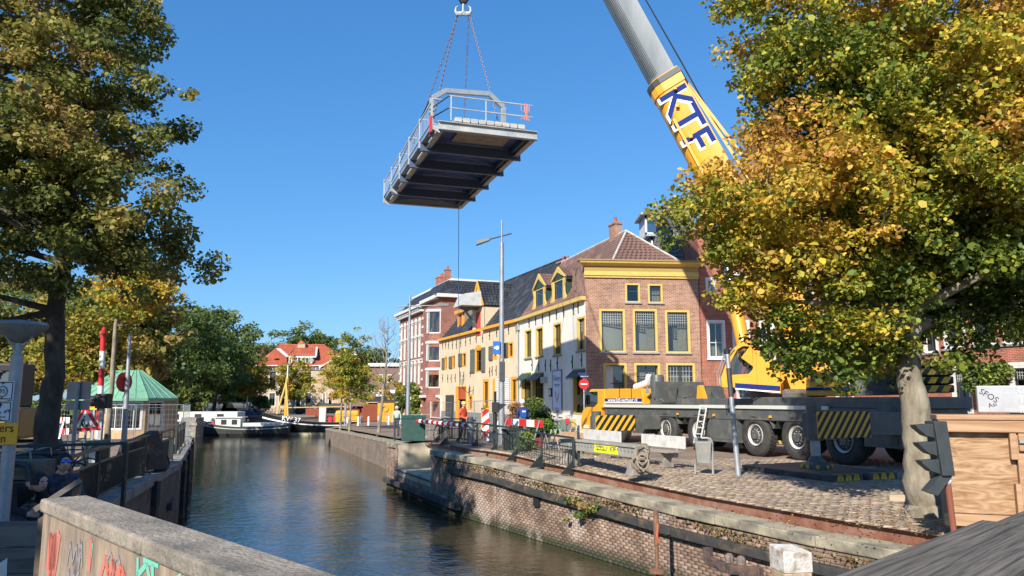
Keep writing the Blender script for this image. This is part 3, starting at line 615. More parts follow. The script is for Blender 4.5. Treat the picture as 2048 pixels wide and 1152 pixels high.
# big lime on the right
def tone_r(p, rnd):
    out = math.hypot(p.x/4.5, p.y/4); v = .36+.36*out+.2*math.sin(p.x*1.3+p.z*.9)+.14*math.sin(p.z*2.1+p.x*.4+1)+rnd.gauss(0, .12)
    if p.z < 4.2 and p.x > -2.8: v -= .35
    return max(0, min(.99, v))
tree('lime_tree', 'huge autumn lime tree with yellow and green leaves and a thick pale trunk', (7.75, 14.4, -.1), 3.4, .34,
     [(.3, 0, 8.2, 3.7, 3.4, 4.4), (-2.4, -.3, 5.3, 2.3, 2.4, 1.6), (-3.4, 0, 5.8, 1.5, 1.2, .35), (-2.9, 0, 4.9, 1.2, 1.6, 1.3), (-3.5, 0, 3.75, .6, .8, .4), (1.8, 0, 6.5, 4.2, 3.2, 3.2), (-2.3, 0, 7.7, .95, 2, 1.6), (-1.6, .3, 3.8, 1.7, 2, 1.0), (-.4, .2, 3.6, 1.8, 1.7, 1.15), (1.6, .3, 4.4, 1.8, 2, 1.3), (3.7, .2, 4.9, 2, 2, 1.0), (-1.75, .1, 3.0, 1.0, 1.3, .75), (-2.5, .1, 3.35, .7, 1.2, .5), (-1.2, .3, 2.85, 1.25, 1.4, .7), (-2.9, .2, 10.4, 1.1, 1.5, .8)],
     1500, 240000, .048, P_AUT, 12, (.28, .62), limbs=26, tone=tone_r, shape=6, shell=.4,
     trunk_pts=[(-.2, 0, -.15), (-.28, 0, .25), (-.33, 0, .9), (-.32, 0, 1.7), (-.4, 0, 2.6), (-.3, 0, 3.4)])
# big tree on the left
def tone_l(p, rnd): return max(0, min(.99, .27+.05*p.z*.6+.2*math.sin(p.x*1.7+p.z)+rnd.gauss(0, .15)))
tree('lime_tree', 'tall dark leaved lime tree on the left bank with a rough black trunk', (-8.9, 15.0, .1), 3.6, .23,
     [(-1.9, 0, 9.2, 3.3, 3.0, 6.6), (.1, 0, 6.9, 2.1, 2.4, 3.3), (1.9, 0, 8.1, 1.1, 1.0, .35), (1.7, 0, 6.9, 1.1, 1.0, .35), (1.3, 0, 9.4, .9, .9, .4), (-2.5, 0, 6.5, 3, 2.5, 3), (1.0, .4, 5.2, 1.9, 1.9, 1.8)],
     850, 135000, .046, P_DULL, 5, (.22, .5), barkm=M_barkd, limbs=24, tone=tone_l, shape=6, shell=.5, holes=.3)
# ================================================================ BUILDINGS
M_brick1 = brickmat('brown facade brick', (.36, .185, .12), (.20, .095, .065), (.47, .35, .27), .25, .08, .013, c3=(.40, .27, .2), bump=.5)
M_brick2 = brickmat('red facade brick', (.36, .10, .055), (.24, .06, .035), (.42, .26, .2), .25, .08, .012, bump=.4)
M_brick3 = brickmat('old red brick', (.30, .10, .075), (.2, .065, .05), (.36, .22, .17), .3, .1, .014, bump=.3)
M_brick4 = brickmat('buff brick', (.50, .38, .26), (.42, .31, .2), (.5, .42, .32), bump=.2)
M_brick5 = brickmat('yellow hut brick', (.52, .36, .19), (.42, .28, .14), (.5, .4, .28), bump=.4)
M_plw = mat('white plaster', (.70, .68, .61), .9, c2=(.62, .60, .53), sc=.9, bump=.35, bsc=9, c3=(.60, .56, .46), sc3=.7, streak=.4)
M_plb = mat('cream plaster', (.66, .53, .36), .9, c2=(.58, .46, .31), sc=1.1, bump=.45, bsc=8, c3=(.54, .45, .33), sc3=.8, streak=.4)
M_plinth = mat('grey plinth', (.17, .18, .17), .8, c2=(.22, .22, .2), sc=3)
M_int = mat('interior wall', (.42, .40, .35), .9, c2=(.2, .19, .17), sc=.5)
M_curt = mat('cream curtain', (.62, .58, .48), .9, c2=(.5, .46, .38), sc=5)
M_lead = mat('lead glazing bars', (.30, .31, .3), .5)
M_dkgreen = mat('dark green boards', (.018, .045, .038), .6, c2=(.03, .06, .05), sc=5)
M_shut = mat('grey green shutter', (.11, .115, .095), .7)
M_zinc = mat('zinc', (.42, .44, .45), .45, metal=.4, c2=(.35, .36, .37))
M_tbrown = mat('brown clay tile', (.17, .095, .075), .75, c2=(.115, .065, .055), sc=2.5, bump=.2, c3=(.22, .14, .115), sc3=1.5)
M_tblack = mat('glazed black tile', (.022, .023, .027), .38, c2=(.045, .046, .05), sc=3, c3=(.07, .07, .07), sc3=1.2)
M_tred = mat('red tile', (.42, .10, .045), .8, c2=(.32, .075, .04), sc=1.2, c3=(.48, .15, .07), sc3=.5)
M_ridge = mat('lime mortar ridge', (.55, .52, .48), .9, c2=(.35, .3, .27), sc=4)
def bthing(name, label, F, cat='house'): return thing(name, label, cat, F.o, F.rz)
def wall(parent, mt, x0, x1, z0, z1, holes=(), th=.28, y=0, name='wall', interior=2.5, side=None):
    xs = sorted(set([x0, x1]+[h[0] for h in holes]+[h[1] for h in holes])); zs = sorted(set([z0, z1]+[h[2] for h in holes]+[h[3] for h in holes]))
    xs = [x for x in xs if x0 <= x <= x1]; zs = [z for z in zs if z0 <= z <= z1]
    m = MB()
    for a, b_ in zip(xs, xs[1:]):
        for c, d in zip(zs, zs[1:]):
            mx, mz = (a+b_)/2, (c+d)/2
            if any(h[0] < mx < h[1] and h[2] < mz < h[3] for h in holes): continue
            m.quad((a, y, c), (b_, y, c), (b_, y, d), (a, y, d))
    for (a, b_, c, d) in holes:
        m.quad((a, y, c), (a, y, d), (a, y+th, d), (a, y+th, c)); m.quad((b_, y, d), (b_, y, c), (b_, y+th, c), (b_, y+th, d))
        m.quad((a, y, d), (b_, y, d), (b_, y+th, d), (a, y+th, d)); m.quad((b_, y, c), (a, y, c), (a, y+th, c), (b_, y+th, c))
    # side returns
    dp = side or 6
    m.quad((x0, y, z0), (x0, y, z1), (x0, y+dp, z1), (x0, y+dp, z0)); m.quad((x1, y, z1), (x1, y, z0), (x1, y+dp, z0), (x1, y+dp, z1))
    o = m.build(name, mt, parent, fix=False)
    if interior:
        q = MB(); Y = y+interior; q.quad((x0, Y, z0), (x1, Y, z0), (x1, Y, z1), (x0, Y, z1))
        for zz in zs:
            pass
        q.quad((x0, y+th+.01, z1-.02), (x1, y+th+.01, z1-.02), (x1, Y, z1-.02), (x0, Y, z1-.02))
        q.quad((x0, y+th+.01, z0+.02), (x1, y+th+.01, z0+.02), (x1, Y, z0+.02), (x0, Y, z0+.02))
        q.build('interior', M_int, parent, fix=False)
    return o
def window(parent, r, fm, fw=.09, y=.12, cols=1, rows=1, bar=.045, sash=None, sill=None, glass=None, lead=None, curtain=None, proud=.02, splits=None, hs=None, name='window', arch=False):
    """r=(x0,x1,z0,z1). outer frame fm, inner sash; children: one pane per light, sill, curtain"""
    x0, x1, z0, z1 = r; m = MB(); sash = sash or M_dk; glass = glass or M_gl
    f0 = -proud; f1 = y+.06
    m.box(x0, x0+fw, f0, f1, z0, z1); m.box(x1-fw, x1, f0, f1, z0, z1); m.box(x0+fw, x1-fw, f0, f1, z1-fw, z1); m.box(x0+fw, x1-fw, f0, f1, z0, z0+fw*.6)
    ix0, ix1, iz0, iz1 = x0+fw, x1-fw, z0+fw*.6, z1-fw
    s = .04
    m.box(ix0, ix0+s, y-.02, y+.04, iz0, iz1, 1); m.box(ix1-s, ix1, y-.02, y+.04, iz0, iz1, 1); m.box(ix0+s, ix1-s, y-.02, y+.04, iz1-s, iz1, 1); m.box(ix0+s, ix1-s, y-.02, y+.04, iz0, iz0+s, 1)
    zl = [iz0+s]+[lerp(iz0, iz1, q) for q in (hs or [i_/rows for i_ in range(1, rows)])]+[iz1-s]; xl = [ix0+s]+[lerp(ix0, ix1, q) for q in (splits or [i_/cols for i_ in range(1, cols)])]+[ix1-s]
    for z in zl[1:-1]: m.box(ix0+s, ix1-s, y-.018, y+.03, z-bar/2, z+bar/2, 1)
    for x in xl[1:-1]: m.box(x-bar/2, x+bar/2, y-.016, y+.03, iz0+s, iz1-s, 1)
    if lead:   # (zfrac0, zfrac1, ncol, nrow)
        for (a, b_, nc_, nr) in ([lead] if not isinstance(lead, list) else lead):
            za = lerp(iz0, iz1, a); zb = lerp(iz0, iz1, b_)
            for i_ in range(1, nc_): x = lerp(ix0, ix1, i_/nc_); m.box(x-.014, x+.014, y-.01, y+.012, za, zb, 2)
            for i_ in range(1, nr): z = lerp(za, zb, i_/nr); m.box(ix0+s, ix1-s, y-.008, y+.01, z-.014, z+.014, 2)
    o = m.build(name, [fm, sash, M_lead], parent)
    for a, b_ in zip(xl, xl[1:]):
        for c, d in zip(zl, zl[1:]): MB().quad((a-.01, y+.014, c-.01), (b_+.01, y+.014, c-.01), (b_+.01, y+.014, d+.01), (a-.01, y+.014, d+.01)).build('pane', glass, o, fix=False)
    if sill: MB().box(x0-.06, x1+.06, -.10, .02, z0-.09, z0-.002).build('sill', sill, o)
    if curtain:
        a, b_, top = curtain; q = MB(); k = 14; xa = lerp(ix0, ix1, a); xb = lerp(ix0, ix1, b_)
        for i_ in range(k):
            u0 = lerp(xa, xb, i_/k); u1 = lerp(xa, xb, (i_+1)/k); q.quad((u0, y+.2+.04*(i_ % 2), iz0), (u1, y+.2+.04*((i_+1) % 2), iz0), (u1, y+.2+.04*((i_+1) % 2), lerp(iz0, iz1, top)), (u0, y+.2+.04*(i_ % 2), lerp(iz0, iz1, top)))
        q.build('curtain', M_curt, o, fix=False)
    return o
def tiles(parent, A, B, C, D, tw, th, mt, name='roof_tiles', objs=False, amp=.035, clip=None, kind='stuff', base=True):
    """pantiles on quad A(bottom left) B(bottom right) C(top right) D(top left)"""
    A, B, C, D = map(Vector, (A, B, C, D)); nrm = (B-A).cross(D-A).normalized(); nu = max(1, round((B-A).length/tw)); nv = max(1, round(((D-A).length+(C-B).length)/2/th))
    m = MB(); cnt = 0; unit = None
    for j in range(nv):
        v0 = j/nv; v1 = (j+1.12)/nv; L0 = A.lerp(D, v0); R0 = B.lerp(C, v0); L1 = A.lerp(D, min(1, v1)); R1 = B.lerp(C, min(1, v1)); w_ = (R0-L0).length; n_ = max(1, round(w_/tw)); 
        for i_ in range(n_):
            pr = []
            c = L0.lerp(R0, (i_+.5)/n_)
            if clip and not clip(c): continue
            for t_, hh in ((0, amp*.2), (.22, amp), (.5, amp*.15), (.78, 0), (1, amp*.35)):
                u = (i_+t_)/n_; p = L0.lerp(R0, u)+nrm*(hh+amp*.75); q = L1.lerp(R1, u)+nrm*hh; pr.append((p, q))
            vs = [p for p, q in pr]+[q for p, q in pr]+[p-nrm*amp*.8 for p, q in pr]
            fs = [(k, k+1, k+6, k+5) for k in range(4)]+[(k+1, k, k+10, k+11) for k in range(4)]
            if objs and cnt < 290:
                MB().add([v-c for v in vs], fs).build('roof_tile', mt, parent, loc=c, fix=False); cnt += 1
            else: m.add(vs, fs)
    if m.f: 
        o = m.build(name, mt, parent, fix=False)
        if kind: o['kind'] = kind
    if base:
        dn = -nrm*.05; MB().add([A+dn, B+dn, C+dn, D+dn, A+dn*4, B+dn*4, C+dn*4, D+dn*4], [(0, 1, 2, 3), (4, 7, 6, 5), (0, 4, 5, 1), (1, 5, 6, 2), (2, 6, 7, 3), (3, 7, 4, 0)]).build('roof_deck', M_dk, parent)
def chimney(parent, x0, x1, y0, y1, z0, z1, mt, pots=1):
    o = MB().box(x0, x1, y0, y1, z0, z1).box(x0-.06, x1+.06, y0-.06, y1+.06, z1, z1+.12).build('chimney', mt, parent)
    for i_ in range(pots):
        x = lerp(x0, x1, (i_+.5)/pots); MB().lathe([(.11, 0), (.13, .05), (.1, .35), (.12, .4)], (x, (y0+y1)/2, z1+.12), 10).build('chimney_pot', M_tred, o)
def anchors(parent, pts, F, mt=None, h=.62):
    for (px, py) in pts:
        u, z = F.uv(px, py); MB().box(u-.022, u+.022, -.05, .0, z-h/2, z+h/2).box(u-.03, u+.03, -.09, -.05, z-.07, z+.07).build('wall_anchor', M_blk, parent)
# ---------------- corner house: brown brick front
FB = Frame(4.3, 45, 11.15, 45.65)
hb = bthing('brick_house', 'brown brick corner house with yellow window frames, yellow cornice and hipped tile roof', FB)
W = lambda x0, y0, x1, y1: FB.rect(x0, y0, x1, y1)
ws = [W(1250.6, 566.7, 1280, 604.5), W(1296, 568, 1325, 605.4), W(1199, 617.8, 1250.6, 704), W(1266, 618, 1315, 704.5), W(1331, 620, 1380, 705.5), W(1207, 726, 1254, 800), W(1269, 726, 1321, 800), W(1333, 726.5, 1391, 834)]
wall(hb, M_brick1, 0, 6.85, -.05, 10.0, ws, side=12)
yel = M_ochre
for r in ws[:2]: window(hb, r, yel, .1, curtain=(0, 1, 1) if r is ws[1] else None, sill=M_zinc, lead=None, rows=2, hs=[.62])
for i_, r in enumerate(ws[2:5]): window(hb, r, yel, .13, sill=M_zinc, hs=[.66], rows=2, lead=(.67, .99, 9, 5), curtain=[None, (.62, 1, .66), (.55, 1, .66)][i_])
window(hb, ws[5], yel, .13, y=.3, cols=1, rows=2, hs=[.45], curtain=(.35, .95, 1)); window(hb, ws[6], yel, .13, y=.3, cols=2, rows=3, curtain=(.05, .95, .8))
r = ws[7]; zt_ = lerp(r[2], r[3], .42); window(hb, (r[0], r[1], zt_, r[3]), yel, .12, cols=2, rows=1, bar=.12, sash=M_dk, lead=(.02, .98, 8, 5), curtain=(.1, .95, .7))
MB().box(r[0], r[0]+.12, -.02, .16, 0, zt_).build('door_jamb', yel, hb); MB().box(r[1]-.12, r[1], -.02, .16, 0, zt_).build('door_jamb', yel, hb); d_ = MB().box(r[0]+.12, r[1]-.12, .1, .16, 0, zt_).build('door', M_dkgreen, hb); MB().ball((r[1]-.3, .07, 1), .04).build('door_knob', M_chrome, d_)
zc0 = FB.uv(1300, 557)[1]; zc1 = 10.05; H = zc1-zc0
m = MB(); m.box(-.05, 6.85, -.10, -.002, zc0, zc0+H*.12); m.box(-.06, 6.87, -.16, -.003, zc0+H*.12+.003, zc0+H*.26); m.box(-.05, 6.85, -.11, -.002, zc0+H*.26+.003, zc0+H*.40); m.build('cornice', yel, hb, bevel=.012)
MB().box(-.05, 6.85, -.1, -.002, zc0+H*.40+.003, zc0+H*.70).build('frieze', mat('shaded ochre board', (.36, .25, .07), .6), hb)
MB().add([(-.1, -.12, zc0+H*.7+.003), (6.87, -.12, zc0+H*.7+.003), (7.0, -.42, zc0+H*.86), (-.35, -.42, zc0+H*.86), (-.4, -.46, zc0+H*.97), (7.05, -.46, zc0+H*.97), (-.1, .02, zc0+H*.7+.003), (6.87, .02, zc0+H*.7+.003), (7.0, .1, zc0+H*.97), (-.35, .1, zc0+H*.97)], [(0, 1, 2, 3), (3, 2, 5, 4), (4, 5, 8, 9), (0, 3, 4, 9, 6), (1, 7, 8, 5, 2)]).build('cornice_cap', yel, hb)
MB().box(-.45, 7.1, -.5, .15, zc1-.01, zc1+.07).build('gutter', mat('gutter brown', (.3, .22, .1), .7), hb)
# soldier course lintels proud of the wall
for i_, r in enumerate(ws):
    if i_ < 7:
        n_ = int((r[1]-r[0]+.3)/.075); m = MB()
        for k_ in range(n_): x = r[0]-.15+k_*(r[1]-r[0]+.3)/n_; m.box(x+.006, x+.066, -.012, .0, r[3]+.01, r[3]+.29)
        o = m.build('lintel_bricks', M_brick1, hb); o['kind'] = 'stuff'
# ---------------- white plastered side
FW = Frame(.52, 58, 4.3, 45)
hw = bthing('plastered_house', 'white plastered house side with narrow yellow framed windows and iron wall anchors', FW)
W2 = lambda x0, y0, x1, y1: FW.rect(x0, y0, x1, y1)
ww = [W2(1050, 659, 1063.5, 716), W2(1072, 653.8, 1086.5, 712.8), W2(1107, 645.4, 1123, 710.2), W2(1154.2, 633, 1171, 701.5)]
wd = [W2(1043, 745, 1063, 830), W2(1064.5, 745, 1088, 836), W2(1146, 737, 1172, 829)]
wall(hw, M_plw, 0, FW.len, -.2, 7.75, ww+wd, side=7, th=.3)
for i_, r in enumerate(ww): window(hw, r, M_ochre, .12, y=.16, cols=2, rows=2, hs=[.55], sill=M_plinth, curtain=(0, 1, .55), lead=(.56, .98, 4, 4) if i_ > 2 else None)
for r in wd: window(hw, r, mat('dull ochre', (.45, .32, .08), .7), .16, y=.22, cols=2, rows=2, hs=[.7], sash=M_dkgreen)
for r in wd:   # dark green folding awnings with a scalloped edge
    m = MB(); x0, x1 = r[0]+.05, r[1]-.05; z = r[3]
    m.add([(x0, 0, z-.05), (x1, 0, z-.05), (x1, -.5, z-.5), (x0, -.5, z-.5), (x0, 0, z-.5), (x1, 0, z-.5)], [(0, 1, 2, 3), (0, 3, 4), (1, 5, 2)])
    for k_ in range(8): a = lerp(x0, x1, k_/8); b_ = lerp(x0, x1, (k_+1)/8); m.add([(a, -.5, z-.5), (b_, -.5, z-.5), ((a+b_)/2, -.5, z-.68)], [(0, 1, 2)])
    m.build('awning', M_dkgreen, hw)
m = MB(); xs_ = 0
ph = [(h[0], h[1]) for h in wd]; cur = .02
for a, b_ in ph: m.box(cur, a-.02, -.04, -.002, -.2, .72); cur = b_+.02
pass
for a, b_ in zip([.02]+[q[1]+.02 for q in ph], [q[0]-.02 for q in ph]+[FW.len]):
    if b_ > a: MB().box(a, b_, -.04, -.002, -.2, .72).build('plinth', M_plinth, hw)
anchors(hw, [(1059, 645), (1072, 640), (1086, 637), (1100, 632), (1114, 628), (1128, 623), (1148, 618), (1157, 614)], FW, h=.75)
anchors(hw, [(1065, 730), (1078, 731), (1091.5, 731), (1102, 731), (1115.5, 726), (1145.4, 724), (1164, 720)], FW, h=.8)
MB().box(-.0, FW.len+.05, -.28, .02, 7.75, 7.97).build('gutter', M_ochre, hw)
m = MB(); m.tube([(.1, -.12, 7.6), (.1, -.12, .1)], .06, 8); m.box(-.1, .3, -.24, -.01, 7.1, 7.5); m.build('downpipe', M_zinc, hw)
pr_ = FW.rect(1106.6, 740, 1125, 824.7)
sg = thing('poster_sign', 'tall narrow pale blue poster with dark blue lettering on the white wall beside the bicycles', 'sign', FW.w(pr_[0], -.03, pr_[2]), FW.rz)
pw = pr_[1]-pr_[0]; phh = pr_[3]-pr_[2]
m = MB(); m.box(0, .07, -.05, 0, 0, phh); m.box(pw-.07, pw, -.05, 0, 0, phh); m.box(.07, pw-.07, -.05, 0, 0, .16); m.box(.07, pw-.07, -.05, 0, phh-.07, phh); m.build('frame', mat('poster frame', (.18, .2, .23), .5), sg)
MB().box(.07, pw-.07, -.03, 0, .16, phh-.07).build('poster_board', mat('poster blue white', (.55, .62, .74), .6), sg)
text('lettering', 'Fikkers', .52, mat('poster ink', (.05, .11, .24), .6), sg, (pw/2, -.034, phh*.8), sx=.58*pw/1.0*.95)
for z_, t_ in ((.66, 'schoenen & mode'), (.62, 'sinds 1895'), (.1, 'hoge der a')): text('small_print', t_, .13, MATS['poster ink'], sg, (pw/2, -.034, phh*z_), sx=pw*.75)
m = MB(); m.tube([(pw*.35, -.04, phh*.5), (pw*.4, -.04, phh*.36), (pw*.55, -.04, phh*.26)], .02, 5); m.tube([(pw*.7, -.04, phh*.45), (pw*.62, -.04, phh*.33), (pw*.5, -.04, phh*.24)], .025, 5, 1); m.build('drawing', [MATS['poster ink'], M_red], sg)
b_ = FW.rect(1100, 776.6, 1105, 793); MB().box(b_[0], b_[1], -.1, 0, b_[2], b_[3]).box(b_[0]+.06, b_[1]-.06, -.11, -.1, b_[2]+.08, b_[3]-.08, 1).build('menu_case', [M_blk, M_curt], hw)
b_ = FW.rect(1088.5, 754, 1095, 766); MB().box(b_[0], b_[1], -.3, 0, b_[2], b_[3]).build('wall_lamp_box', M_zinc, hw, bevel=.03)
# roof of the corner house and white side (built in the white house frame)
zr = 12.42; off = 3.5; ua = FW.uv(1252.7, 465.8, off)[0]; S = (zr-7.97)/off; fe = (10.12-7.97)/S
dFB = FB.o-FW.o; Lw = FW.len
def fw_local(F, x, y): p = F.w(x, y, 0)-FW.o; return p.dot(FW.x), p.dot(FW.y)
fl = fw_local(FB, 0, -.05); fr = fw_local(FB, 6.85, -.05)
# left slope: trapezoid from gutter to ridge, cut by the hip
hipx, hipy = fw_local(FB, fe*1.02, .1)
tiles(hw, (0, 0, 7.97), (Lw, 0, 7.97), (hipx, fe, 10.12), (0, fe, 10.12), .27, .3, M_tbrown)
tiles(hw, (0, fe, 10.12), (hipx, fe, 10.12), (ua, off, zr), (0, off, zr), .27, .3, M_tbrown)
ru, rv = fw_local(FB, 6.3, .1)
tiles(hb, tuple(Vector((fe*1.02, .1, 10.12))), (6.3-.6, .12, 10.12), tuple((lambda p: ((p.dot(FB.x)), p.dot(FB.y), zr))(FW.w(ua, off, 0)-FB.o)), tuple((lambda p: ((p.dot(FB.x))-.02, p.dot(FB.y), zr))(FW.w(ua, off, 0)-FB.o)), .30, .34, M_tbrown, objs=True, amp=.05)
MB().add([(0, 2*off, 7.9), (0, off, zr), (ua, off, zr), (Lw-.5, 2*off, 7.9)], [(0, 1, 2, 3)]).build('rear_roof_slope', M_tbrown, hw)
m = MB(); apx = Vector((ua, off, zr+.05))
m.tube([apx, (0, off, zr+.05)], .09, 6); m.tube([apx, (hipx, fe, 10.2)], .07, 6); p2 = fw_local(FB, 5.75, .1); m.tube([apx, (p2[0], p2[1], 10.2)], .07, 6); m.build('ridge_mortar', M_ridge, hw)
c = FW.uv(1234, 480, off)[0]; chimney(hw, c-.7, c+.25, off-.25, off+.25, zr-.6, zr+.75, M_brick1, 1)
# dormers on the white side
def gable_dormer(parent, F, px0, px1, pyb, pye, pyt, yo, depth, roofm, fm, cheek, winm, label=None, shaped=True):
    """front in plane y=yo of frame F; px0..px1 width, bottom, eave, top pixel rows"""
    xm = (px0+px1)/2; x0 = F.uv(px0, pyb, yo)[0]; x1 = F.uv(px1, pyb, yo)[0]; zb = F.uv(xm, pyb, yo)[1]; ze = F.uv(xm, pye, yo)[1]; zt_ = F.uv(xm, pyt, yo)[1]; xc = (x0+x1)/2; w_ = x1-x0
    d = MB()
    # barge boards
    t_ = .2
    for s in (-1, 1):
        xe = xc+s*w_*.56
        d.add([(xe, yo-.08, ze-.05), (xc, yo-.08, zt_), (xc, yo-.08, zt_-t_*1.9), (xe-s*t_, yo-.08, ze-.05), (xe, yo+.02, ze-.05), (xc, yo+.02, zt_), (xc, yo+.02, zt_-t_*1.9), (xe-s*t_, yo+.02, ze-.05)], [(0, 1, 2, 3), (4, 7, 6, 5), (0, 4, 5, 1), (3, 2, 6, 7), (0, 3, 7, 4)])
        if shaped:   # scrolled side boards widening at the foot
            pr = [(xc+s*w_*.36, zb), (xc+s*w_*.36, ze-.1), (xc+s*w_*.52, ze-.1), (xc+s*w_*.44, lerp(ze, zb, .35)), (xc+s*w_*.46, lerp(ze, zb, .6)), (xc+s*w_*.58, lerp(ze, zb, .8)), (xc+s*w_*.56, lerp(ze, zb, .93)), (xc+s*w_*.46, zb)]
            d.prism(pr, yo-.05, yo+.05)
    d.box(xc-w_*.36, xc+w_*.36, yo-.05, yo+.05, zb, zb+.1)
    o = d.build('dormer', fm, parent)
    g = MB(); g.prism([(xc-w_*.36, ze-.1), (xc+w_*.36, ze-.1), (xc, zt_-.4)], yo-.01, yo+.04); g.build('gable_panel', cheek, o)
    window(o, (xc-w_*.355, xc+w_*.355, zb+.1, ze-.1), winm, .07, y=yo+.06, proud=-yo+.0, cols=2, sash=M_dk)
    for s in (-1, 1): MB().box(xc+s*w_*.46-.02, xc+s*w_*.46+.02, yo+.05, yo+depth, zb-.1, ze).build('dormer_cheek', cheek, o)
    q = MB()
    for n_ in range(int(depth/.18)):
        q.box(xc+w_*.46+.02, xc+w_*.46+.035, yo+.1+n_*.18, yo+.11+n_*.18, zb-.1, ze)
    q.build('batten', cheek, o)
    hw_ = w_*.58
    tiles(o, (xc+hw_, yo+.02, ze-.05), (xc+hw_, yo+depth+.6, ze-.05), (xc, yo+depth+1.4, zt_), (xc, yo+.02, zt_), .24, .27, roofm)
    tiles(o, (xc-hw_, yo+depth+.6, ze-.05), (xc-hw_, yo+.02, ze-.05), (xc, yo+.02, zt_), (xc, yo+depth+1.4, zt_), .24, .27, roofm)
    return o
gable_dormer(hw, FW, 1067, 1091, 622, 575, 547, .35, 1.7, M_tbrown, M_ochre, M_dkgreen, M_ochre)
gable_dormer(hw, FW, 1104, 1131, 610, 557, 533, .35, 1.8, M_tbrown, M_ochre, M_dkgreen, M_ochre)
# ---------------- cream plastered house beyond it
FG = Frame(-7.2, 78, .52, 58)
hg = bthing('plastered_house', 'cream plastered old warehouse with orange window frames, grey shutters and a hoist gable', FG)
W3 = lambda x0, y0, x1, y1: FG.rect(x0, y0, x1, y1)
wu = [W3(889.6, 712.7, 894.3, 739), W3(904.8, 710, 910.3, 737), W3(924.8, 705, 932.5, 733), W3(951, 698, 963.4, 743.5), W3(986.5, 692, 994, 719), W3(1017, 684, 1026.4, 714)]
wl = [W3(912, 772, 933.5, 846), W3(937, 788, 945, 820), W3(966, 758, 977.8, 823), W3(986, 756, 1019.7, 823), W3(1022, 753, 1034, 806)]
red_ = W3(953, 624, 962, 671)
wall(hg, M_plb, 0, FG.len, -.4, 7.75, wu+wl, side=7)
for r in wu: window(hg, r, M_orange, .12, y=.12, rows=2, sash=mat('maroon sash', (.16, .03, .02), .5), cols=1, curtain=None)
for r in (wl[1], wl[2], wl[4]): window(hg, r, M_orange, .22, y=.12, rows=3, cols=2, sash=MATS['maroon sash'], curtain=(0, 1, .6))
r = wl[0]; m = MB(); m.box(r[0], r[0]+.45, -.05, .2, r[2], r[3]); m.box(r[0]+.45, r[1], -.05, .2, r[3]-.12, r[3]); m.box(r[1]-.15, r[1], -.05, .2, r[2], r[3]-.12); m.build('door_frame', M_orange, hg)
MB().box(r[0]+.45, r[1]-.15, .05, .12, r[3]-1.2, r[3]-.13).build('transom_window', mat('red transom', (.45, .09, .04), .4), hg)
r = wl[3]; m = MB(); m.box(r[0], r[0]+.5, -.04, .1, r[2], r[3]); m.build('door_frame', M_orange, hg)
for k_ in range(18):
    z = lerp(r[2], r[3], k_/18); MB().add([(r[0]+.55, -.03, z), (r[1]-.05, -.03, z), (r[1]-.05, .03, z+.17), (r[0]+.55, .03, z+.17), (r[0]+.55, .0, z-.02), (r[1]-.05, .0, z-.02)], [(0, 1, 2, 3), (4, 5, 1, 0)]).build('louvre_slat', M_white, hg, fix=False)
for (a, b_, c, d) in [(885, 716, 889.4, 739), (899, 713, 904.6, 737), (918, 707, 924.6, 733), (942, 699, 950, 745.8), (964, 695, 971, 744), (979, 692.6, 985.8, 720.7), (1008.5, 685.8, 1016.6, 714.8)]:
    r = W3(a, b_, c, d); m = MB(); m.box(r[0], r[1], -.1, -.04, r[2], r[3]); zz = r[2]+.12
    m.box(r[0]+.05, r[1]-.05, -.12, -.1, r[2]+.1, r[2]+.2); m.box(r[0]+.05, r[1]-.05, -.12, -.1, r[3]-.2, r[3]-.1); m.build('shutter', M_shut, hg)
# arch head over the centre window
r = wu[3]; xc = (r[0]+r[1])/2; hw2 = (r[1]-r[0])/2; MB().prism([(xc+hw2*math.cos(a*PI/8)*1.05, r[3]+.35*math.sin(a*PI/8)) for a in range(9)], -.05, .02).build('arched_head', M_orange, hg)
anchors(hg, [(886, 690), (892, 689), (898, 690), (905.5, 690), (913.5, 689), (922, 686), (932, 684), (941, 680), (953, 677), (966, 676), (980, 671), (994, 665), (1018, 659), (1033, 655)], FG, h=.8)
anchors(hg, [(886, 756), (896, 757), (903, 757), (911, 756), (921, 752), (928, 752), (941, 745), (980, 744), (985, 742), (993, 741), (1004, 737), (1036, 735)], FG, h=.8)
MB().box(-.05, 12.6, -.3, .02, 7.75, 7.97).build('gutter', M_orange, hg); 
g0 = FG.uv(945, 670)[0]; g1 = FG.uv(968, 670)[0]
MB().box(g1, FG.len-.01, -.3, .02, 7.75, 7.97).build('gutter', M_orange, hg)
hg.children[-2].data.materials[0] = M_orange
zr2 = 12.9; of2 = 4.0
for a, b_ in ((0, g0), (g1, FG.len)): tiles(hg, (a, 0, 7.97), (b_, 0, 7.97), (b_, of2, zr2), (a, of2, zr2), .27, .31, M_tblack)
tiles(hg, (g0, 1.6, 9.9), (g1, 1.6, 9.9), (g1, of2, zr2), (g0, of2, zr2), .27, .31, M_tblack)
MB().add([(0, 2*of2, 7.9), (0, of2, zr2), (FG.len, of2, zr2), (FG.len, 2*of2, 7.9)], [(0, 1, 2, 3)]).build('rear_roof_slope', M_tblack, hg)
MB().tube([(0, of2, zr2+.04), (FG.len, of2, zr2+.04)], .1, 6).build('ridge', M_tblack, hg)
MB().add([(0, .0, -.4), (0, 2*of2, -.4), (0, 2*of2, 7.9), (0, of2, zr2), (0, 0, 7.97)], [(0, 1, 2, 3, 4)]).add([(-.05, -.05, 7.95), (-.05, of2, zr2+.05), (.18, of2, zr2+.05), (.18, -.05, 7.95)], [(0, 1, 2, 3)], 1).build('end_gable', [M_plb, M_ridge], hg)
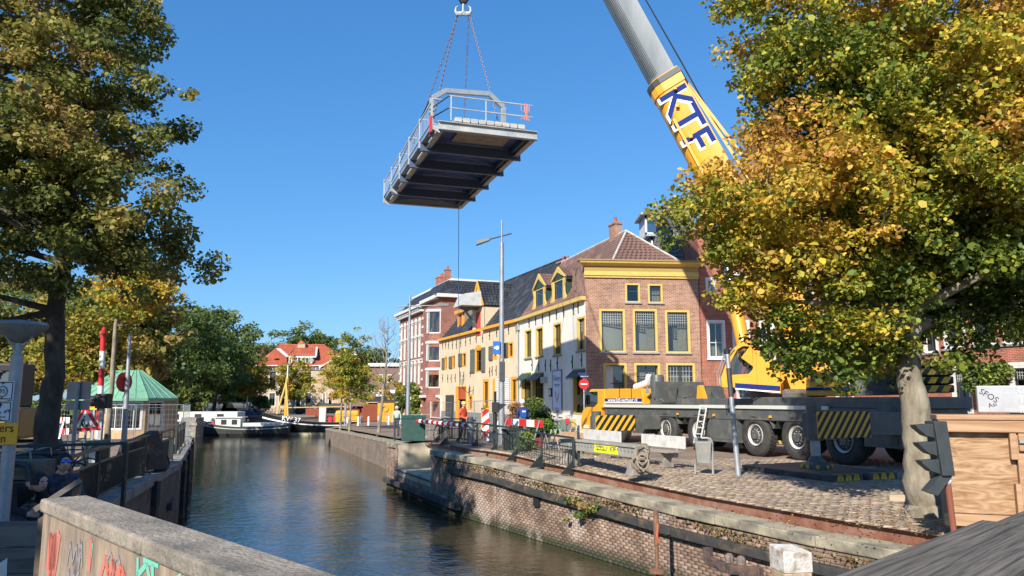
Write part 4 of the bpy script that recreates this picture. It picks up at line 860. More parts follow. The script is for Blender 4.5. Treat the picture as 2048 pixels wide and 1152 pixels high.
# gable with hoist
zt_ = FG.uv(957, 562, -.1)[1]; ze = FG.uv(957, 612)[1]; xc = (g0+g1)/2; hw2 = (g1-g0)/2
wall(hg, M_plb, g0, g1, 7.75, ze, [(red_[0], red_[1], max(7.76, red_[2]), red_[3]-.01)] if red_[3] < ze else [], side=.1, interior=None, y=-.02, name='gable_wall', th=.15)
MB().prism([(g0, ze), (g1, ze), (xc, zt_-.1)], -.02, .25).build('gable_top', M_plb, hg)
MB().box(red_[0], red_[1], -.06, .02, red_[2], red_[3]).box(red_[0]+.02, red_[0]+.06, -.075, -.06, red_[2], red_[3]).box((red_[0]+red_[1])/2-.02, (red_[0]+red_[1])/2+.02, -.075, -.06, red_[2], red_[3]).build('hatch', mat('faded red', (.55, .08, .06), .7, c2=(.45, .06, .05)), hg)
m = MB()
for s in (-1, 1): m.add([(xc+s*(hw2+.15), -.16, ze-.1), (xc, -.16, zt_+.1), (xc, -.16, zt_-.4), (xc+s*(hw2-.15), -.16, ze-.1), (xc+s*(hw2+.15), -.02, ze-.1), (xc, -.02, zt_+.1), (xc, -.02, zt_-.4), (xc+s*(hw2-.15), -.02, ze-.1)], [(0, 1, 2, 3), (4, 7, 6, 5), (0, 4, 5, 1), (3, 2, 6, 7), (0, 3, 7, 4)])
m.build('barge_board', M_orange, hg)
tiles(hg, (g1+.15, -.1, ze-.1), (g1+.15, 3.6, ze-.1), (xc, 4.4, zt_+.03), (xc, -.1, zt_+.03), .3, .33, M_tblack, amp=.06)
tiles(hg, (g0-.15, 3.6, ze-.1), (g0-.15, -.1, ze-.1), (xc, -.1, zt_+.03), (xc, 4.4, zt_+.03), .3, .33, M_tblack, amp=.06)
MB().box(g1-.03, g1, .0, 3.2, 7.75, ze-.1).build('gable_cheek', M_plb, hg); MB().box(g0, g0+.03, 0, 3.2, 7.75, ze-.1).build('gable_cheek', M_plb, hg)
# zinc hood and beam
zh0 = FG.uv(945, 610, -1)[1]; zh1 = FG.uv(945, 586, -1)[1]
m = MB(); m.add([(xc-1.1, -.1, zh1+.25), (xc+1.0, -.1, zh1+.25), (xc+1.0, -1.5, zh1), (xc-1.1, -1.5, zh1), (xc-1.3, -1.9, zh0), (xc+1.3, -1.9, zh0), (xc+1.3, -.1, zh0), (xc-1.3, -.1, zh0)], [(0, 1, 2, 3), (3, 2, 5, 4), (1, 6, 5, 2), (0, 3, 4, 7), (4, 5, 6, 7)]); m.build('hoist_hood', mat('dull zinc hood', (.45, .45, .43), .7, c2=(.36, .36, .35)), hg)
m = MB(); m.box(xc-.12, xc+.12, -1.7, .1, zh0-.25, zh0-.01); m.bar((xc, -.05, zh0-1.8), (xc, -1.3, zh0-.2), .14); m.build('hoist_beam', M_shut, hg)
# small shed dormer left of the gable
sx0 = FG.uv(916, 650, .8)[0]; sx1 = FG.uv(926, 650, .8)[0]; zb = FG.uv(918, 660, .8)[1]; ztt = FG.uv(918, 628, .8)[1]
m = MB(); m.box(sx0, sx0+.35, .75, .95, zb, ztt); m.box(sx1-.3, sx1, .75, .95, zb, ztt); m.box(sx0, sx1, .75, .95, ztt-.1, ztt); m.box(sx0-.3, sx1+.3, .5, .62, ztt, ztt+.3); m.add([(sx0-.3, .55, ztt+.25), (sx1+.3, .55, ztt+.25), (sx1+.3, 3.2, ztt+1.5), (sx0-.3, 3.2, ztt+1.5)], [(0, 1, 2, 3)])
m.build('dormer', M_orange, hg); MB().box(sx0+.35, sx1-.3, .85, .9, zb, ztt-.1).build('dormer_window', mat('brick red board', (.3, .08, .04), .7), hg.children[-1])
MB().add([(sx1-.02, .95, zb), (sx1-.02, .95, ztt), (sx1-.02, 3.0, ztt+1.3)], [(0, 1, 2)]).add([(sx0+.02, .95, zb), (sx0+.02, .95, ztt), (sx0+.02, 3.0, ztt+1.3)], [(0, 1, 2)]).build('dormer_cheek', mat('mossy slate', (.2, .2, .17), .8), hg.children[-1])
chimney(hg, FG.len-1.2, FG.len+.2, of2-.3, of2+.3, zr2-1.2, zr2-.3, M_brick1, 1)
chimney(hg, FG.len+.5, FG.len+1.4, of2-.6, of2-.1, zr2-1.4, zr2-.6, M_brick1, 1)
m = MB().box(.3, FG.len-.2, -.035, -.003, -.4, .9); 
m = MB(); cur = .0
for h in sorted(wl, key=lambda t: t[0]):
    if h[2] < .9: m.box(cur, h[0]-.02, -.035, -.003, -.4, min(.85, 3)); cur = h[1]+.02
pass
low = sorted([h for h in wl if h[2] < .9], key=lambda t: t[0])
for a, b_ in zip([.0]+[h[1]+.02 for h in low], [h[0]-.02 for h in low]+[FG.len]): MB().box(a, b_, -.035, -.003, -.4, .85).build('plinth', M_plinth, hg)
bd = FG.rect(893.6, 790, 908.4, 843); o = MB().box(bd[0], bd[1], -.14, -.06, bd[2], bd[3]).build('notice_board', M_dk, None, loc=FG.o); o.rotation_euler = (0, 0, FG.rz); tag(o, 'tall dark grey information board on the cream wall left of the orange doorway', 'notice board')
lt = thing('wall_lantern', 'old black lantern on a curved bracket between the doorway and small window', 'lantern', FG.w(FG.uv(947, 775)[0], 0, FG.uv(947, 780)[1]), FG.rz)
m = MB(); m.tube([(0, 0, 0), (-.1, -.5, -.25), (-.2, -.9, .15), (-.2, -1.0, .45)], .03, 6); m.bar((0, 0, -.4), (0, 0, .3), .05); m.build('bracket', M_blk, lt)
MB().lathe([(.1, 0), (.22, .5), (.24, .52), (.1, .72), (.04, .8), (.02, .95)], (-.2, -1.0, .45), 6).build('lamp_head', mat('lantern glass', (.35, .33, .25), .2), lt)
# ---------------- row beyond: ornate facade and bay window block
FY = Frame(-13.8, 95, -7.2, 78)
ub = FY.uv(846, 700)[0]; LY = FY.len; base = -.5
ho = bthing('ornate_house', 'tall red brick row house with many white arched windows and white bands', FY)
holes = []
for fl_, (zb, zt_) in enumerate(((-.0, 2.6), (3.6, 5.9), (6.6, 8.8), (9.0, 10.6))):
    for k_ in range(6):
        x = .5+k_*(ub-.8)/6; holes.append((x, x+.95, zb, zt_))
wall(ho, M_brick3, 0, ub, base, 12.0, holes, side=8)
for h in holes: window(ho, h, M_white, .14, y=.1, cols=2, rows=2, hs=[.62], sash=M_white, glass=M_gl, curtain=(0, 1, .9))
for h in holes:
    if h[2] > 0: MB().prism([((h[0]+h[1])/2+.56*math.cos(a*PI/6), h[3]+.02+.42*math.sin(a*PI/6)) for a in range(7)]+[(h[0], h[3]+.0)], -.07, -.0).build('arched_head', M_white, ho)
m = MB()
for z in (3.2, 6.25, 8.9, 2.7): m.box(0, ub, -.08, -.0, z, z+.14)
for i_ in range(12):
    for x in (0, ub-.5): m.box(x, x+.5, -.06, 0, .2+i_*.95, .45+i_*.95)
m.build('white_band', M_white, ho)
m = MB(); m.box(-.3, ub, -.7, .1, 12.0, 12.3); m.box(-.2, ub, -.4, .0, 11.55, 11.75)
for k_ in range(14): x = k_*ub/14+.1; m.box(x, x+.22, -.55, -.02, 11.75, 11.99)
m.build('cornice', M_white, ho)
tiles(ho, (0, -.2, 12.3), (ub, -.2, 12.3), (ub, 1.4, 14.2), (0.8, 1.4, 14.2), .4, .4, M_tblack)
MB().box(.6, LY-.9, 1.3, 8, 14.2, 14.42).build('flat_roof_edge', M_white, ho)
chimney(ho, ub-2.4, ub-1.2, 2, 3, 14.5, 15.6, M_brick2, 2); chimney(ho, ub+1.0, ub+1.6, 2, 2.6, 14.5, 16.0, M_brick2, 1)
hy = bthing('bay_window_house', 'red brick block with stacked white bay windows next to the cream warehouse', FY)
bx0 = FY.uv(852, 700, -1)[0]; bx1 = LY-.15
wall(hy, M_brick3, ub, LY, base, 12.25, [(ub+.4, ub+1.3, 0, 2.2)], side=9)
wall_ = MB().box(ub, LY+.02, -.5, .2, 12.25, 12.6).box(LY-.6, LY+.5, -.5, 8.6, 12.25, 12.6).build('cornice', M_white, hy)
tiles(hy, (LY+.3, -.3, 12.6), (LY+.3, 9, 12.6), (LY-1.0, 9, 14.2), (LY-1.0, 1.0, 14.2), .4, .4, M_tblack); tiles(hy, (ub, -.3, 12.6), (LY+.3, -.3, 12.6), (LY-1, 1.0, 14.2), (ub, 1.0, 14.2), .4, .4, M_tblack)
bays = [(FY.uv(862, y0, -1)[1], FY.uv(862, y1, -1)[1]) for y0, y1 in ((666, 622), (722, 686), (776, 740))]
for (z0, z1) in bays:
    b_ = MB(); c = (bx0, bx0+.5, bx1-.6, bx1)
    b_.prism([(c[0], 0), (c[1], -1.05), (c[2], -1.05), (c[3], 0)], z0-1.35, z0, 'z'); o = b_.build('bay_window', M_brick3, hy)
    f = MB(); f.prism([(c[0]-.12, 0), (c[1]-.08, -1.2), (c[2]+.08, -1.2), (c[3]+.12, 0)], z1, z1+.25, 'z'); f.prism([(c[0]-.05, 0), (c[1], -1.12), (c[2], -1.12), (c[3]+.05, 0)], z0, z0+.12, 'z')
    P = [(c[0], 0), (c[1], -1.05), (c[2], -1.05), (c[3], 0)]
    for i_ in range(3):
        a, d = P[i_], P[i_+1]; n_ = [1, 4, 1][i_]
        for k_ in range(n_+1): t = k_/n_; x = lerp(a[0], d[0], t); y = lerp(a[1], d[1], t); f.bar((x, y, z0), (x, y, z1), .14)
    f.build('window_frame', M_white, o)
    for i_ in range(3): a, d = P[i_], P[i_+1]; MB().quad((a[0], a[1]+.03, z0), (d[0], d[1]+.03, z0), (d[0], d[1]+.03, z1), (a[0], a[1]+.03, z1)).build('pane', M_gl, o, fix=False)
    MB().box(c[1], c[2], -.8, -.75, z0, z0+.5).box(c[2]-1.2, c[2]-.5, -.6, -.55, z0, z1).build('curtain', M_curt, o)
r = FY.rect(862, 795, 883, 836); wall2 = window(hy, (r[0], r[1], r[2], r[3]), M_white, .12, y=.05, cols=4, rows=2, sash=M_white, proud=.12)
MB().box(ub, LY, -.35, -.0, FY.uv(865, 795)[1], FY.uv(865, 790)[1]).build('shop_cornice', M_white, hy)
# stepped anchors of red brick on the side wall; climbing plant
def foliage_patch(name, label, blobs, n_, size, pal, seed, cat='plant', mt=None, stem=None, shape=4):
    rng = np.random.default_rng(seed); rn = random.Random(seed)
    cl = [(b[0], b[1], b[2], b[3], rn.random()) for b in blobs]; V, lo, per, col = leaf_cloud(cl, n_, size, pal, rng, shape=shape)
    zmin = min(b[2]-b[3]*.6 for b in blobs); xm = sum(b[0] for b in blobs)/len(blobs); ym = sum(b[1] for b in blobs)/len(blobs)
    if stem:
        t = thing(name, label, cat, (xm, ym, stem)); V = V-np.array([xm, ym, stem]); npmesh('foliage', V, lo, per, col, mt or M_leafd, t)
        m = MB()
        for b in blobs: m.tube([(rn.gauss(0, .05), rn.gauss(0, .05), 0), ((b[0]-xm)*.5, (b[1]-ym)*.5, (b[2]-stem)*.6), (b[0]-xm, b[1]-ym, b[2]-stem)], [.025, .018, .008], 5)
        m.build('stem', M_bark, t); return t
    o = npmesh(name, V, lo, per, col, mt or M_leafd); return tag(o, label, cat)
for (px, y0, y1, wdt, lb) in ((803, 770, 865, .8, 'dark green climbing plant on the white end wall of the row'), (829, 770, 850, .8, 'yellow green climbing plant on the red brick facade by the bay windows')):
    bl = []; rn = random.Random(px)
    for k_ in range(26):
        py = lerp(y0, y1, k_/26); u, z = FY.uv(px+rn.uniform(-7, 7), py, -.3); p = FY.w(u, -.3, z); bl.append((p.x, p.y, p.z, rn.uniform(.35, wdt)))
    foliage_patch('climbing_plant', lb, bl, 5000, .13, P_GRN+[(.16, .2, .03)], px, stem=-.5)
# ---------------- red brick neighbour right of the corner house, with black roof and glazed roof boxes
F2 = Frame(11.16, 45.67, 17.2, 46.3)
h2 = bthing('brick_house', 'bright red brick house with white windows and an arched doorway behind the crane', F2)
R2 = lambda a, b_, c, d: F2.rect(a, b_, c, d)
hr = [R2(1414, 640, 1451, 717), R2(1465, 640, 1500, 717), R2(1411, 555, 1432, 585), R2(1465, 545, 1497, 590), R2(1519, 640, 1550, 717), R2(1473, 772, 1500, 800)]
dr = R2(1424, 780, 1451, 850)
wall(h2, M_brick2, .01, 6.0, -.1, 12.2, hr+[dr], side=8)
for h in hr: window(h2, h, M_white, .17, y=.1, cols=2, rows=2, hs=[.42], sash=M_white, sill=M_white, curtain=(0, 1, .35))
xc = (dr[0]+dr[1])/2; hw2 = (dr[1]-dr[0])/2
m = MB()
for k_ in range(17):
    a = PI*k_/16; m.bar((xc+math.cos(a)*hw2*1.0, -.02, dr[3]-.5+math.sin(a)*hw2), (xc+math.cos(a)*hw2*1.5, -.02, dr[3]-.5+math.sin(a)*hw2*1.5), .16, .1)
o = m.build('arch_bricks', M_brick2, h2); o['kind'] = 'stuff'
MB().prism([(xc-hw2, 0), (xc+hw2, 0)]+[(xc+hw2*math.cos(a*PI/8), dr[3]-.5+hw2*math.sin(a*PI/8)) for a in range(9)], .1, .15).build('door', M_blk, h2)
# gable above and black roof plane to the left of it
gx0 = F2.uv(1399, 470)[0]; MB().prism([(.3, 12.2), (6, 12.2), (6, 15), (3.3, 16.2), (1.2, 14.0)], 0, .3).build('gable_wall', M_brick2, h2)
M_trib = mat('weathered grey tile', (.10, .095, .09), .8, c2=(.15, .14, .125), sc=2, c3=(.07, .065, .06))
tiles(h2, (-2.3, 2.4, 10.6), (1.0, 2.4, 10.6), (1.9, 7.0, 15.6), (.2, 7.0, 15.6), .4, .42, M_trib, amp=.07)
m = MB(); m.bar((-2.4, 2.3, 10.5), (.6, 2.3, 10.5), .25, .2); m.bar((1.0, 2.3, 10.7), (1.9, 6.9, 15.7), .25, .12); m.build('verge_board', M_zinc, h2)
def roofbox(px0, px1, py0, py1, y, dpt, lab):
    a = aty(px0, py1, y); b_ = aty(px1, py0, y); w_ = b_.x-a.x; h = b_.z-a.z; t = thing('roof_lantern', lab, 'roof window', (a.x, y, a.z))
    m = MB()
    for x in (0, w_*.4, w_*.7, w_-.1): m.box(x, x+.12, 0, .12, 0, h)
    m.box(0, w_, 0, .12, 0, .18); m.box(0, w_, 0, .12, h-.18, h); m.box(w_*.7, w_, .02, .1, 0, h); m.box(0, .1, .12, dpt, 0, h); m.box(w_-.02, w_+.02, .12, dpt, 0, h)
    m.build('frame', M_white, t); MB().quad((0, .06, 0), (w_, .06, 0), (w_, .06, h), (0, .06, h)).build('pane', M_gld, t, fix=False)
    MB().box(-.35, w_+.3, -.35, dpt, h, h+.14).build('roof', M_zinc, t)
roofbox(1291, 1333, 431, 470, 51.5, 2.5, 'upper white glazed roof box above the corner house, with dark flat roof')
roofbox(1303, 1348, 474, 512, 50.2, 3.0, 'lower white roof box with one window beside the black tiled roof')
# ---------------- right hand red brick row
F3 = Frame(16.6, 52.5, 26.5, 27)
h3 = bthing('brick_house', 'red brick house row at the right edge with tall white windows', F3)
def R3(a, b_, c, d): return F3.rect(a, b_, c, d)
hh = [R3(1939, 593, 1989, 691), R3(2001, 585, 2052, 688), R3(1885, 600, 1929, 697), R3(1939, 500, 1989, 560), R3(2003, 490, 2052, 556), R3(1886, 510, 1929, 572), R3(1904, 732, 1944, 826), R3(2021, 724, 2075, 822), R3(1845, 640, 1876, 706)]
wd_ = [(1.5, 2.9), (4.2, 5.6), (6.9, 8.3)]
for (a, b_) in wd_:
    for (c, d) in ((.3, 3.0), (4.2, 6.4), (7.4, 9.2)): hh.append((a, b_, c, d))
wall(h3, M_brick2, 0, F3.len, -.1, 12.5, hh, side=8)
M_blind = mat('lilac blind', (.42, .36, .42), .8, c2=(.36, .31, .37), sc=4)
for i_, h in enumerate(hh):
    o = window(h3, h, M_white, .16, y=.14, cols=2, rows=2, hs=[.68], sash=M_dk, sill=M_zinc, lead=(.7, .99, 8, 4), glass=M_gl)
    if i_ < 6: MB().box(h[0]+.25, h[1]-.25, .24, .26, h[2]+.1, lerp(h[2], h[3], .66)).build('blind', M_blind, o)
m = MB(); m.box(-.1, F3.len, -.3, .1, 12.5, 12.9)
for z in (3.4, 7.0): m.box(0, F3.len, -.02, -.0, z, z+.12)
m.build('cornice', M_white, h3)
tiles(h3, (0, 0, 12.9), (F3.len, 0, 12.9), (F3.len, 4, 16.5), (0, 4, 16.5), .4, .42, M_tblack)
bl = []; rn = random.Random(9)
for k_ in range(40):
    u, z = F3.uv(rn.uniform(1948, 2015), rn.uniform(735, 780), -.4); p = F3.w(u, -.4-rn.random()*.3, z); bl.append((p.x, p.y, p.z, rn.uniform(.3, .6)))
foliage_patch('climbing_shrub', 'bright green climbing shrub on the red brick wall above the grey sign', bl, 6500, .09, P_GRN+[(.14, .2, .03), (.22, .25, .04)], 77, stem=0)
# low white shop front seen under the tree
F5 = Frame(16.7, 46.4, 17.3, 51); 
# ---------------- far brick building with red hipped roof
def farp(px, py, Y): return aty(px, py, Y)
YF = 135
FA = Frame(farp(513, 800, YF).x, YF, farp(702, 800, YF).x, YF)
ha = bthing('school_building', 'buff brick building with red tiled hipped roof and white dormers across the harbour', FA, 'building')
RA = lambda a, b_, c, d: FA.rect(a, b_, c, d)
LA = FA.len; zE = FA.uv(600, 732)[1]; zR = FA.uv(620, 691, 6)[1]
hf = [RA(538, 741, 553, 774), RA(560, 743, 570, 756), RA(612, 744, 624, 774), RA(646, 745, 652, 755)]
for a, b_ in ((537, 551), (557, 570), (591, 602), (610, 623), (645, 651), (656, 665)): hf.append(RA(a, 785, b_, 814))
wall(ha, M_brick4, 0, LA, -.6, zE, hf, side=10)
for h in hf: window(ha, h, M_white, .12, y=.12, cols=2, rows=2, hs=[.6], sash=M_dk, lead=(.62, .98, 5, 3), sill=M_white)
m = MB(); m.box(-.1, LA+.1, -.15, -.01, zE-.75, zE-.02)
o = m.build('painted_band', mat('slate blue band', (.12, .13, .17), .7), ha)
m = MB()
for k_ in range(26): m.box(k_*LA/26, k_*LA/26+.1, -.2, -.15, zE-.7, zE-.05)
m.box(-.6, LA+.6, -.5, .0, zE-.02, zE+.15); m.build('eaves_trim', M_white, ha)
dy_ = 6
a0 = (-.5, -.45, zE+.15); b0 = (LA+.5, -.45, zE+.15); xr0 = FA.uv(558, 691, dy_)[0]; xr1 = FA.uv(650, 693, dy_)[0]
tiles(ha, a0, b0, (xr1, dy_, zR), (xr0, dy_, zR), .45, .45, M_tred, amp=.05)
tiles(ha, (-.5, 12, zE+.15), a0, (xr0, dy_, zR), (xr0, dy_+.1, zR), .6, .5, M_tred); tiles(ha, b0, (LA+.5, 12, zE+.15), (xr1, dy_+.1, zR), (xr1, dy_, zR), .6, .5, M_tred)
MB().tube([(xr0, dy_, zR+.1), (xr1, dy_, zR+.1)], .15, 6).build('ridge', M_tred, ha)
# wide dormer with sloping red roof and white verge
d0 = FA.uv(578, 730, .6)[0]; d1 = FA.uv(628, 730, .6)[0]; zd = FA.uv(600, 712, .6)[1]
o = MB().box(d0, d1, .5, 3.2, zE+.2, zd-.12).build('dormer', mat('slate dormer', (.2, .2, .24), .7), ha)
tiles(ha, (d0-.3, .2, zd-.1), (d1+.4, .2, zd-.1), (d1-.6, 4.6, zR-.5), (d0+.2, 4.6, zR-.5), .45, .45, M_tred, amp=.05)
m = MB(); m.box(d0-.35, d1+.45, .1, .25, zd-.28, zd-.05); m.bar((d1+.4, .2, zd), (d1-.6, 4.5, zR-.4), .3, .15); m.add([(d0-.3, .15, zd-.2), (d0-.2, 4.6, zR-.4), (FA.uv(573, 727, .2)[0], .1, zE+.2)], [(0, 1, 2)]); m.bar((FA.uv(557, 700, 4)[0], 3.9, zR-.7), (FA.uv(576, 727, 0)[0], -.1, zd-.2), .7, .1)
m.build('white_verge', M_white, o)
for a, b_ in ((579, 585), (596, 603), (604, 611), (612, 619), (621, 626)): h = FA.rect(a, 714.5, b_, 727); window(o, (h[0], h[1], h[2], h[3]), M_white, .1, y=-.45, cols=1, sash=M_white, proud=.5, glass=M_gld)
hx = FA.rect(545, 721, 554, 727); MB().box(hx[0], hx[1], 1.0, 1.5, hx[2]+.1, hx[3]+.4).build('skylight', M_gld, ha)
# side gable at right
gx = FA.uv(672, 735, -.6)[0]; g0_ = FA.uv(642, 732, -.6)[0]; zg = FA.uv(672, 707, -.6)[1]
m = MB(); m.prism([(g0_, zE-.6), (LA+1.0, zE-.6), (LA+1.0, zg-1.2), (LA-.8, zg)], -.6, .2); m.build('gable_wall', M_brick4, ha)
m = MB(); m.bar((g0_-.3, -.75, zE-.3), (LA-.8, -.75, zg+.2), .25, .25); m.bar((LA-.8, -.75, zg+.2), (LA+1.8, -.75, zg-.4), .25, .25); m.build('white_gable_trim', M_white, ha)
tiles(ha, (g0_-.2, -.7, zE-.1), (LA-.8, -.7, zg+.25), (LA-.8, 5, zg+.25), (g0_-.2, 5, zE-.1), .45, .45, M_tred)
for px in (525, 607, 684, 697):
    c = FA.uv(px, 690, 6 if px < 650 else 3); tp = {525: 703, 607: 688, 684: 701, 697: 707}[px]; z1 = FA.uv(px, tp, 5)[1]; o = MB().box(c[0]-.65, c[0]+.65, 4.6, 5.6, z1-2.2, z1).build('chimney', M_brick4 if px < 650 else M_brick2, ha); MB().prism([(c[0]-.75, z1), (c[0]+.75, z1), (c[0], z1+.6)], 4.5, 5.7).build('chimney_cap', M_tred, o)
# ---------------- brown row at the harbour's right end, behind the bare tree
YB = 128; FC = Frame(farp(693, 800, YB).x, YB+1, farp(812, 800, YB).x, YB)
hc = bthing('brick_house', 'dull brown brick building with white awnings behind the wooden houseboat', FC)
zt_ = FC.uv(760, 733)[1]; hcl = [FC.rect(a, b_, c, d) for a, b_, c, d in ((757, 749, 766, 765), (775, 749, 783, 765), (742, 771, 750, 785), (756, 780, 768, 798), (779, 780, 790, 798), (716, 775, 724, 800), (704, 775, 711, 800))]
wall(hc, mat('mauve brown brick', (.22, .13, .11), .9, c2=(.16, .1, .09), sc=3), 0, FC.len, -.6, zt_, hcl, side=8)
for i_, h in enumerate(hcl):
    o = window(hc, h, M_white, .12, y=.1, rows=2, sash=M_dk)
    if i_ in (3, 4): MB().add([(h[0], 0, h[3]), (h[1], 0, h[3]), (h[1]+.1, -1.0, h[3]-1.1), (h[0]-.1, -1.0, h[3]-1.1)], [(0, 1, 2, 3)]).build('awning', M_wht, o)
MB().box(FC.uv(737, 740)[0], FC.len, -.4, 8, zt_, zt_+.55).build('white_fascia', M_white, hc)
# ---------------- bridge keeper's hut with green copper roof
hx0 = onz(246, 868, -.05); cxh, cyh = -20.7, 42.5
hut = thing('bridge_keeper_hut', 'small yellow brick bridge keeper hut with pale green copper roof and white windows', 'hut', (cxh, cyh, -.05), -.32); hut.scale = (.86, .86, 1)
A_ = 2.05; EH = 2.1
F_ = [(-A_, -A_*.9), (A_*.62, -A_*.9), (A_, -A_*.45), (A_, A_*.9), (-A_, A_*.9)]
def face(a, b_, z0, z1, holes, parent, mt):
    L_ = math.hypot(b_[0]-a[0], b_[1]-a[1]); xs = sorted(set([0, L_]+[h[0] for h in holes]+[h[1] for h in holes])); zs = sorted(set([z0, z1]+[h[2] for h in holes]+[h[3] for h in holes])); m = MB()
    for p, q in zip(xs, xs[1:]):
        for c, d in zip(zs, zs[1:]):
            if any(h[0] < (p+q)/2 < h[1] and h[2] < (c+d)/2 < h[3] for h in holes): continue
            m.quad((p, 0, c), (q, 0, c), (q, 0, d), (p, 0, d))
    o = m.build('wall', mt, parent, fix=False, loc=(a[0], a[1], 0), rot=(0, 0, math.atan2(b_[1]-a[1], b_[0]-a[0])))
    for h in holes: window(o, h, M_white, .1, y=.05, cols=2, rows=2, hs=[.78], sash=M_white, glass=M_gld)
face(F_[0], F_[1], 0, EH, [(2.0, 3.35, .45, 2.0)], hut, M_brick5); face(F_[1], F_[2], 0, EH, [(.06, 1.06, .45, 2.0)], hut, M_brick5); face(F_[2], F_[3], 0, EH, [(.2, 1.5, .45, 2.0)], hut, M_brick5); face(F_[3], F_[4], 0, EH, [], hut, M_brick5); face(F_[4], F_[0], 0, EH, [], hut, M_brick5)
M_cop = mat('green copper', (.15, .34, .22), .6, c2=(.20, .41, .28), sc=1.5, c3=(.12, .27, .18), sc3=3)
E_ = A_+.45; rb = [(-E_, -E_*.92), (E_*.62, -E_*.92), (E_, -E_*.5), (E_, E_*.5), (E_*.62, E_*.92), (-E_, E_*.92)]; tr = [(-1.0, -.3), (.35, -.3), (.5, -.15), (.5, .15), (.35, .3), (-1.0, .3)]
m = MB(); zt2 = EH+1.5
vs = [(x, y, EH) for x, y in rb]+[(x, y, zt2) for x, y in tr]+[(x, y, EH-.14) for x, y in rb]
m.add(vs, [(i_, (i_+1) % 6, (i_+1) % 6+6, i_+6) for i_ in range(6)]+[(6, 7, 8, 9, 10, 11)]+[(i_+12, (i_+1) % 6+12, (i_+1) % 6, i_) for i_ in range(6)]+[(17, 16, 15, 14, 13, 12)]); roof = m.build('roof', M_cop, hut)
m = MB()
for i_ in range(6):
    a = Vector(vs[i_]); b_ = Vector(vs[(i_+1) % 6]); c = Vector(vs[(i_+1) % 6+6]); d = Vector(vs[i_+6]); n_ = max(1, round((b_-a).length/.6))
    for k_ in range(n_): p = a.lerp(b_, k_/n_); q = d.lerp(c, k_/n_); up = Vector((0, 0, .015)); m.bar(p+up, q+up, .03, .04)
m.build('standing_seam', M_cop, roof)
MB().prism([(-A_, -A_*.8), (A_*.6, -A_*.8), (A_*.9, 0), (A_*.9, A_*.8), (-A_, A_*.8)], .0, .05, 'z').build('floor', M_int, hut)
# ---------------- unused builder of an unseen house, added to shade the left bank
def shade_house(name, label, x0, x1, y0, y1, h):
    t = thing(name, label, 'house', (x0, y0, .3)); w_ = x1-x0; d = y1-y0; m = MB().box(0, w_, 0, d, 0, h); m.build('wall', M_brick3, t)
    m = MB(); m.prism([(0-.3, h), (w_+.3, h), (w_/2, h+3)], -.2, d+.2); m.build('roof', M_tblack, t)
    m = MB()
    for s in range(int(h//3)):
        for k_ in range(int(w_//2)): m.box(.6+k_*2, 1.6+k_*2, d, d+.05, 1+s*3, 2.6+s*3)
    m.build('window', M_white, t)
# ================================================================ MOBILE CRANE
FK = Frame(7.27-.38*9.76, 30.6+.925*9.76, 7.27+.38*9.6, 30.6-.925*9.6)   # near side of the carrier, front (left) to rear (right)
KL = FK.len; ck = thing('mobile_crane', 'yellow and dark grey six axle mobile crane with its boom raised over the canal', 'crane', FK.o, FK.rz)
K = lambda px, py, off=0: FK.uv(px, py, off)
WD = 2.9
def kx(px): return K(px, 800)[0]
def poly(pts, off=0): return [K(px, py, off) for px, py in pts]
M_haz1 = mat('hazard yellow', (.75, .42, .03), .5)
def tyre(parent, x, y, r=.75, w_=.42, flip=False):
    n_ = 36; m = MB(); s = -1
    prof = [(.36*r/.7, .10), (r*.62, .0), (r*.86, .0), (r*.97, .05), (r, .10), (r, w_-.05), (r*.9, w_), (r*.5, w_)]
    M = Matrix.Rotation(-PI/2, 4, 'X').to_3x3()
    m.lathe([(a, b) for a, b in prof], (x, y, r), n_, 0, M)
    for k_ in range(n_):     # tread lugs
        a = 2*PI*k_/n_; c, s_ = math.cos(a), math.sin(a)
        for (u0, u1, da) in ((.09, .2, 0), (.22, .37, .09)):
            a2 = a+da; c, s_ = math.cos(a2), math.sin(a2); m.bar((x+c*(r-.01), y+u0, r+s_*(r-.01)), (x+c*(r+.022), y+u0, r+s_*(r+.022)), .085, .01) if False else m.add([(x+math.cos(a2+da2)*rr, y+uu, r+math.sin(a2+da2)*rr) for rr in (r-.01, r+.02) for uu in (u0, u1) for da2 in (-.05, .05)], [(4, 5, 7, 6), (0, 4, 6, 2), (1, 3, 7, 5), (0, 1, 5, 4), (2, 6, 7, 3)])
    t_ = m.build('wheel', M_rub, parent, smooth=True)
    q = MB(); q.lathe([(.05, .10), (.15, .08), (.16, .13), (.22, .17), (.30, .14), (.34, .05), (.375, .03), (.38, .09), (.36, .12)], (x, y, r), 24, 0, M); 
    for k_ in range(10): a = 2*PI*k_/10; q.lathe([(.018, 0), (.018, .05)], (x+.2*math.cos(a), y+.08, r+.2*math.sin(a)), 6, 0, M)
    q.build('rim', M_rim, t_, smooth=True)
    MB().lathe([(.14, 0), (.145, .06), (.1, .09)], (x, y+.02, r), 14, 0, M).build('hub', M_craneg, t_, smooth=True)
wpx = [1231, 1326, 1391, 1503, 1586, 1677]
for px in wpx:
    for yy in (.05, WD-.47): tyre(ck, kx(px), yy)
